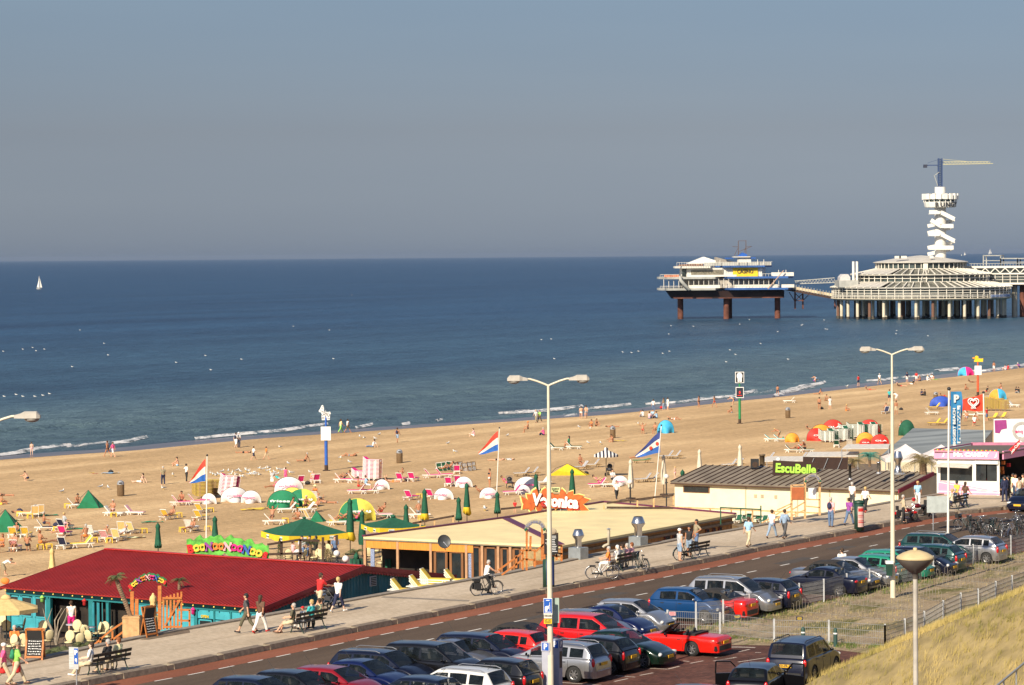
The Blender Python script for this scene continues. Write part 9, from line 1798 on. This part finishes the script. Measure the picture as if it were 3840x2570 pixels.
BP=rows('''A 290 500|st|20|p briefs:lpink hair:b|.8|child paddling in the shallow water at left
A 985 520|wk|60|t trunks:black hair:b|1.02|man in dark trunks walking along the waterline
A 1035 522|wl|60|s shirt:pink shorts:white hair:b|.95|woman in a pink top and white shorts walking at the waterline
A 255 738|cr|60|s trunks:navy hair:b|.9|boy in blue trunks crouching on the sand
A 1290 757|sl|70|p bra:navy shorts:white hair:b|1|person in white shorts propped on the elbows
A 1625 605|sg|80|s trunks:lblue hair:b|1|person sitting with drawn up knees near two standing people
A 1493 775|st|30|s shirt:khaki trousers:navy hair:g|1|man in a light shirt and dark trousers watching the gulls
A 1708 750|hp|-60|s shirt:white trousers:black hair:k|1|person in a white top and black trousers near the flag
A 2160 437|wk|-30|p shirt:lgrey skirt:white backpack:navy hair:b|1|person in grey with a white skirt and blue rucksack by the water
A 2187 434|st|-20|p shirt:lgrey trousers:jeans cap:white|1|person with a white cap by the water
A 2230 488|ly|80|t trunks:black hair:b|1|dark figure lying flat near the waterline at left
A 40 882|lp|80|t trunks:brown hair:k|1|dark haired sunbather lying at the left edge
A 12 960|sg|-70|t bra:yellow briefs:yellow hair:b|1|person sitting with a yellow towel at the left edge
A 405 1180|sb|-70|t trunks:navy hair:g|1|grey haired man sitting with chin in hand on a lounger
A 592 1185|sb|-60|s shirt:lgrey shorts:lpink hair:l|1|blond person in grey sitting on a blue lounger
A 570 1250|rc|120|s bra:red briefs:red hair:b|1|person in red reclining on a pink towel
A 135 1250|rc|170|t trunks:brown hair:b|1|tanned person reclining on the yellow chair at left
A 22 1395|sb|150|t bra:orange briefs:orange long_hair:r|1|red haired woman sitting at the left edge
A 135 1385|sb|170|t trunks:brown hair:b|1|tanned person sitting on the pink towel chair
A 252 1385|sb|0|t briefs:black long_hair:l|1|woman with long blond hair and black bikini seen from behind
A 370 1360|sb|-40|t bra:orange briefs:orange hair:r|1|person in an orange bikini sitting by the yellow stools
A 530 1340|rc|100|d trunks:navy hair:k|1|very tanned person stretched out on the navy lounger
A 785 1300|sb|40|t trunks:orange hair:g|1|bald tanned man sitting forward on the yellow lounger
A 945 1280|rc|150|t trunks:lpink hair:g|1|tanned person reclining on the pale pink towel
A 1100 1275|rc|110|t shirt:lgrey trunks:grey hair:g|1|person reclining in the orange striped chair
A 705 985|cl|-150|t trunks:brown hair:k|1|dark haired tanned woman sitting by the small green tent
A 1035 1060|sb|170|t trunks:lpink hair:g|1|elderly tanned person sitting on the white lounger
A 1560 1095|rc|150|t trunks:brown hair:b|1|tanned man resting with bent knees on the yellow lounger
A 1665 960|cl|180|t trunks:black hair:b|1|man sitting on the lounger left of the flag
A 1745 1215|rc|150|t trunks:grey hair:r|1|person dozing in the chair close to the flagpole
A 200 1035|ly|-80|t trunks:navy hair:k|1|person lying at the upper left next to a black bag
B 125 550|wk|-60|s shirt:white shorts:navy hair:b|.85|boy in a striped shirt kicking a ball
B 240 545|wl|-60|s shirt:orange shorts:beige hair:b|.8|child in an orange shirt running
B 595 562|sl|80|t trunks:black hair:g|1|man leaning back in dark trunks near the zebra sign
B 1000 517|lk|80|t trunks:grey hair:b|1|person lying with knees up right of the zebra sign
B 1215 433|sl|60|s shirt:white trousers:jeans hair:k|1|person in a white shirt and jeans leaning back on the sand
B 1440 390|wk|-20|t shorts:ljeans backpack:navy hair:b|1|man with a rucksack and denim shorts walking on the beach
B 2140 333|sg|90|p shirt:lpink shorts:white hair:b|1|person in pale pink sitting alone near the water
B 922 302|wk|-60|t tank:lyellow trousers:lgreen long_hair:b|1|woman in green trousers at the waterline
B 985 302|wl|-60|t tank:white shorts:olive hair:k|1|man in a white tank top at the waterline
B 362 790|bd|60|s tank:turq trousers:white hair:b|.85|girl in turquoise and white bending over the large shelter
B 418 750|st|20|s tank:pink shorts:pink hair:b|.8|girl in pink standing behind the large shelter
B 295 775|st|0|s shirt:lgrey skirt:white hair:l|.75|small child in pale clothes behind the large shelter
B 310 830|rc|120|t bra:pink briefs:pink hair:b|1|person resting on a pink lounger left of the large shelter
B 672 755|rc|190|s bra:lpink briefs:lpink hair:l|1|person reclining on the pink patterned towel
B 690 900|cl|180|t bra:orange briefs:orange sun_hat:lyellow|1|tanned woman in a straw hat behind the round shelters
B 800 947|lp|60|t trunks:brown hair:b|1|tanned sunbather lying prone on a white towel
B 470 1020|cl|-90|t trunks:brown hair:b|1|very tanned person sitting in front of the green shelter
B 600 1005|cl|-150|t trunks:black hair:g|1|tanned person sitting in front of the yellow shelter
B 690 1015|rc|140|t trunks:white hair:b|1|person resting in a white chair by the shelters
B 295 1115|ar|170|t briefs:black hair:b|1|sunbather with arms behind the head above the huge parasol
B 535 1095|cl|160|t trunks:brown hair:b|1|sunbather sitting just behind the huge parasol tip
B 935 1130|rk|100|t trunks:brown hair:b|1|sunbather lying right of the huge parasol
B 1065 1120|rk|110|t bra:pink briefs:pink hair:l|1|sunbather in pink beside the green and yellow shelter
B 1085 835|sb|-80|t trunks:red hair:k|1|tanned person sitting on the pink lounger in front of the stack
B 1155 825|sb|-80|s shirt:lblue shorts:white hair:b|1|person in pale blue sitting on the pink lounger
B 955 745|rk|100|t bra:navy briefs:navy hair:b|1|sunbather left of the tallest pink stack
B 1400 755|lp|90|s trunks:orange hair:b|1|person in orange lying on the sand
B 1470 725|rk|160|t trunks:yellow hair:b|1|sunbather on the pink lounger beside the black bag
B 1990 650|cl|180|t trunks:orange hair:b|1|tanned person in orange sitting before the deck chair pile
B 1905 660|rk|110|t trunks:navy hair:b|1|sunbather left of the person in orange, before the pile
B 2285 803|st|120|t bra:black briefs:white hair:b|1|woman in a bikini standing with a ball
B 2210 890|rk|-90|t briefs:black hair:b|1|sunbather reading on the left of a white shelter
B 1635 1075|sb|20|t trunks:grey hair:g|1|man with a bare back sitting behind closed parasols
B 1290 1060|rk|140|t trunks:red hair:b|1|sunbather with raised knees beyond the huge parasol
B 1135 1010|sg|60|t trunks:brown hair:b|1|person sitting behind the green and yellow shelter
C 513 210|wk|150|s shirt:lgrey trousers:khaki hair:g|1|man in grey and beige walking at the waterline
C 546 208|wl|150|s shirt:lgreen trousers:olive hair:b|.95|woman in a lime green top at the waterline
C 925 172|wk|0|s bra:white briefs:white hair:b|.97|woman in a white bikini walking hand in hand
C 970 172|wl|0|s trunks:grey hair:b|1.02|man in grey trunks walking hand in hand
C 437 297|sb|90|t briefs:black cap:orange|1|person with an orange cap sitting on a box
C 582 325|sg|60|s shirt:pink trousers:navy hair:g|1|person in a pink shirt sitting left of the lamp pole
C 1022 245|sg|150|t bra:orange briefs:orange long_hair:b|1|left one of two girls sitting side by side
C 1066 240|sg|-150|t bra:brown briefs:brown long_hair:b|1|right one of two girls sitting side by side
C 1210 250|ly|-80|t trunks:black hair:b|1|person lying flat above the litter bin sitter
C 1215 388|cl|120|t trunks:khaki hair:b|1|person sitting in front of the litter bin
C 812 440|sb|80|t shirt:green briefs:black long_hair:k|1|dark haired person sitting between the two green loungers
C 1490 308|ar|180|t trunks:red hair:b|1|person with raised elbows in a folding chair
C 1602 310|sb|150|t trunks:brown hair:k|1|tanned person sitting before the sky blue tent
C 1587 108|st|20|s shirt:white trousers:jeans hair:b|1|person in white and jeans standing at the waterline
C 1680 92|st|60|t tank:khaki trousers:ljeans long_hair:b|.97|woman in a khaki top at the waterline carrying a red bag
C 1719 92|st|-60|s shirt:white shorts:white hair:b|1|person all in white at the waterline
C 1468 152|sg|-90|s trunks:red hair:r|.9|child with red hair in the sitting group near the water
C 1492 154|sg|40|s shirt:white trousers:grey hair:k|1|person in white sitting in the group near the water, left
C 1550 172|sg|-30|s shirt:lpink trousers:jeans hair:b|1|person in pink sitting in the group near the water
C 1582 152|sg|150|s shirt:lblue trousers:jeans hair:b|1|person in pale blue at the back of the sitting group
C 1617 170|sg|60|s shirt:lblue trousers:navy hair:b|1|person in blue at the right of the sitting group
C 1780 182|lk|-90|t bra:white briefs:white hair:k|1|sunbather lying right of the sitting group
C 2003 68|st|60|t bra:black briefs:black long_hair:k|.95|girl in a black bikini with raised elbows at the waterline
C 2145 68|wk|40|t bra:white briefs:red long_hair:b|.95|girl in a red and white bikini at the waterline
C 2303 120|sg|90|t trunks:grey hair:b|1|person sitting left of the green sign post
C 2325 42|bd|80|s bra:white briefs:black hair:r|.9|person bending over a dark bag near the green sign post
C 150 557|ly|90|s trunks:black hair:b|1|pair member lying on the sand left of the middle flagpole
C 240 555|ly|90|s shirt:lgrey trunks:khaki hair:b|1|second person lying on the sand right of the middle flagpole
C 918 620|sb|-150|t trunks:brown hair:b|1|man sitting in a striped lounger near the yellow cover
C 1450 560|rc|100|t trunks:beige hair:b|1|person resting on the green covered lounger under the flag
C 245 800|rc|-110|t bra:pink briefs:pink hair:b|1|woman in pink resting beside the pushchair
C 1088 790|rk|-90|s bra:pink briefs:pink hair:b|1|woman resting with bent knees on a pink lounger below the parasol
C 1215 770|sb|-150|s shirt:white shorts:black hair:b|1|person in black and white sitting near the rounded shelter
C 1250 920|wl|-160|s shirt:white trousers:black hair:b|1|waitress in a white shirt and black trousers on the sand
C 1785 725|st|60|p bra:lpink briefs:lpink hair:l|.7|child standing left of the grey roof
C 320 1035|st|0|s shirt:red hair:r|.6|head of a person behind the dark handrail
E 40 585|wk|10|t trunks:navy hair:k|.95|boy in dark trunks at the waterline left of the surf children
E 380 458|cr|-60|s bra:purple briefs:purple hair:b|.9|child in purple crouching in the surf
E 402 458|bd|60|s trunks:lblue hair:b|.85|child bending in the surf
E 795 490|st|40|s shirt:red shorts:navy hair:k|1|man in a red top and dark shorts at the waterline
E 993 478|wk|20|s shirt:white shorts:khaki hair:g|1.05|man in a loose white shirt at the waterline
E 430 572|sl|70|t trunks:brown hair:b|1|person leaning back beside a black and white bag
E 430 714|st|0|t briefs:black hair:b|1|man in black trunks seen from behind
E 497 630|cl|180|t bra:khaki briefs:khaki hair:b|1|person sitting between the man in trunks and the figure in white
E 530 707|st|30|s shirt:white shorts:white hair:k|.97|person in a white shirt and white shorts on the sand
E 680 728|sg|-90|t trunks:orange hair:l|1|person sitting on an orange towel
E 905 532|lp|80|t trunks:red hair:b|1|person lying prone left of the right street lamp
E 1250 458|st|30|s shirt:navy shorts:white hair:b|1|person in a dark blue top and white shorts at the water
E 1300 480|sl|80|s shirt:black shorts:white hair:b|1|person in black and white leaning back
E 1195 497|lp|80|s shirt:brown trunks:red hair:b|1|person lying on a red towel
E 1337 452|st|0|s shirt:red shorts:white hair:b|.95|person in a red top near the sitting family
E 1372 447|sg|60|t trunks:navy hair:r|1|tanned child sitting beside the family
E 1440 442|sg|-60|p shirt:white trousers:white hair:l|1|person in white sitting with the family
E 1478 430|cl|180|s shirt:white trunks:lpink hair:b|1|person in white at the centre of the family
E 1502 432|cl|120|s trunks:lpink hair:b|.8|child at the right of the family
E 1085 637|st|10|s shirt:turq shorts:navy hair:b|1|person in turquoise behind the right street lamp
E 1158 632|bd|40|s shirt:white skirt:white hair:b|.95|person in white bending over right of the street lamp
E 1148 757|st|20|t shorts:beige hair:b|1.05|shirtless man in beige shorts right of the street lamp
E 1052 745|sb|150|t trunks:red hair:b|1|person sitting in the dark blue low chair
E 1385 582|sg|-60|s shirt:navy trousers:navy hair:k|1|person in dark clothes of a sitting pair
E 1418 583|sg|60|s shirt:black trousers:black hair:k|1|person in black of a sitting pair
E 1600 590|lp|90|t trunks:red hair:b|1|person lying right of the litter bin at the blue tent
E 1795 530|sg|-80|t trunks:brown hair:r|1|person sitting left of the orange pole
E 1865 462|lp|80|d trunks:brown hair:k|1|very tanned person lying left of the duck pole
E 1990 548|sl|80|s shirt:black trunks:red hair:k|1|person in black sitting on a red towel right of the orange pole
E 2130 520|sg|90|t trunks:lpink hair:b|1|person sitting alone at the far right of the beach
E 2268 558|sg|-60|s shirt:black trousers:black hair:k|1|left one of the pair in black at the right edge
E 2295 560|sg|60|s shirt:black trousers:grey hair:k|1|right one of the pair in black at the right edge
E 2062 357|st|20|t shorts:white hair:b|1.05|man in white shorts at the far right waterline
E 2170 342|sg|60|p shirt:lpink trunks:white hair:b|1|person in pink sitting at the far right waterline
E 2192 338|sg|-60|s shirt:red trunks:red hair:b|1|person in red sitting at the far right waterline
E 2305 326|cr|60|s shirt:purple shorts:navy cap:white|1|person in purple with a white cap at the right edge
E 1742 870|st|0|d shirt:pink trunks:pink hair:k|1|person in bright pink right of the tall banner
E 1808 825|sb|150|t trunks:lblue hair:b|1|sunbather in the crowd under the red flag, left
E 1890 815|cl|180|t trunks:olive hair:b|1|sunbather in the crowd under the red flag, centre
E 1880 868|sb|0|s shirt:white trunks:red hair:r|1|person on a red and white towel behind the slanted roof
E 1995 822|st|60|s shirt:red shorts:jeans hair:b|1|person in a red shirt behind the kiosk flagpole
E 60 985|bd|60|t trunks:khaki hair:l|.95|blond child bending over the turquoise loungers
E 90 985|ly|80|t bra:green briefs:green hair:b|1|sunbather lying on the turquoise lounger
E 235 1108|rk|90|t bra:red briefs:red hair:r|1|red haired sunbather on the green lounger near the awnings
E 297 1105|cl|60|t trunks:black hair:g|1|tanned man sitting on the green lounger near the awnings
E 1195 925|sb|150|t bra:white briefs:red hair:k|1|dark haired person in the red and white deck chair
E 365 905|lp|80|t trunks:brown hair:k|1|person lying left of the red shelters''')
ELE={'rc':.32,'rk':.32,'cl':0,'sb':0,'ly':0,'ar':0}
for w,po,ro,sp_,sc,lb in BP:
 z=ELE.get(po,0)if 'sand'not in lb else 0
 if po=='cl'and('lounger'in lb or 'shelter'in lb or 'tent'in lb):z=.3
 person(at(w)+V3((0,0,z-.02)),po,float(ro),sp_,lb,float(sc))
for w,c,lb in(('B 620 775','black','black bag between the two patterned pink loungers'),('B 1530 745','black','black bag between pink loungers right of the small shelter'),('E 452 712','black','black bag at the feet of the man in trunks'),('E 1195 720','black','black rucksack right of the shirtless man'),('A 180 1030','navy','dark blue bag at the upper left chairs'),('C 970 685','black','round black bag beside the yellow tarpaulin'),('A 1015 672','black','black bag on the pale towel at left'),('A 515 1160','navy','blue bag standing on a yellow stool'),('C 1662 80','red','red bag carried at the waterline'),('D 1395 80','black','small black bag below the right street lamp')):
 q=MB();q.sph((0,0,.16),(.28,.18,.17),10,7);q.tube([(-.15,0,.28),(0,0,.40),(.15,0,.28)],.02,5);place((lambda t:(t.part('bag',q,pm(c)),t)[1])(T()),'beach_bag',at(w),0,lb,'bag')
rs=random.Random(9)
G1=[(1930,680),(1955,690),(2000,690),(2035,665),(2090,660),(2130,670),(2175,655),(2200,665),(2250,650),(2280,660),(2290,690),(2160,695),(2110,690),(1975,700),(2210,712),(2320,690),(2335,680)]
G2=[(55,650),(85,660),(130,680),(178,635),(222,640),(260,630),(262,655),(315,672),(350,645),(395,650),(90,690),(178,695),(440,590),(465,675),(645,672),(15,712),(340,690),(290,680)]
for reg,g in(('A',G1),('B',G2)):
 for x,y in g:place(GULL,'gull',PB(*fp(reg,x,y+8)),R(rs.uniform(0,360)),'grey and white gull in the flock on the sand left of the zebra sign','gull','flock of gulls on the sand',sc=1.5)
for w in('A 570 855','A 925 812','A 990 820','A 1493 825','A 1583 700','B 1095 350','B 1135 362','B 1275 330','B 1235 368','B 918 545','B 1000 585','B 1285 582','B 1905 412','B 1965 488','B 2240 1015','C 905 262','C 1008 275','C 1103 410','C 988 408','C 1447 230','C 252 340','C 42 1012','B 365 447','E 690 505','E 1135 462'):place(GULL,'gull',at(w),R(rs.uniform(0,360)),'single white gull standing on the open sand','gull','single gulls on the sand',sc=1.5)
for x,y in[(85,1312),(122,1306),(166,1312),(12,1320),(15,1490),(60,1483),(85,1490),(130,1490),(160,1486),(185,1480),(390,1290),(270,1378),(300,1240),(405,1334),(135,1318),(790,1390),(660,1362),(1100,1226),(1250,1348),(1235,1240),(905,1350),(770,1336),(1320,1108),(2030,1276),(2067,1274),(2078,1348),(2368,1325),(2394,1320),(2508,1255),(2510,1320),(2485,1328),(2737,1315),(2758,1332),(2723,1360),(2852,1291),(2335,1323),(2955,1350),(3090,1202),(3360,1254),(3362,1242),(3480,1262),(2600,1226),(2516,1224),(3009,1219),(3005,1222),(3095,1236),(3102,1237),(2916,1246),(2810,1201),(2774,1218)]:place(GSEA,'gull',PS(x,y)+V3((0,0,-.05)),R(90),'small white gull resting on the sea','gull','gulls on the sea',sc=1.25)
mh=bpy.data.materials.new('haze_air');mh.use_nodes=True;nt=mh.node_tree;nt.nodes.clear();ou=nt.nodes.new('ShaderNodeOutputMaterial');pv=nt.nodes.new('ShaderNodeVolumePrincipled');pv.inputs['Color'].default_value=(.46,.57,.74,1);pv.inputs['Density'].default_value=.00002;pv.inputs['Anisotropy'].default_value=.2;nt.links.new(pv.outputs['Volume'],ou.inputs['Volume'])
q=MB();q.bb(-33000,62000,-1200,62000,-8.5,62);me=q.mesh('haze');me.materials.append(mh);o=newobj('haze',me);link_(o);o['kind']='stuff';o['label']='thin pale haze over the sea'
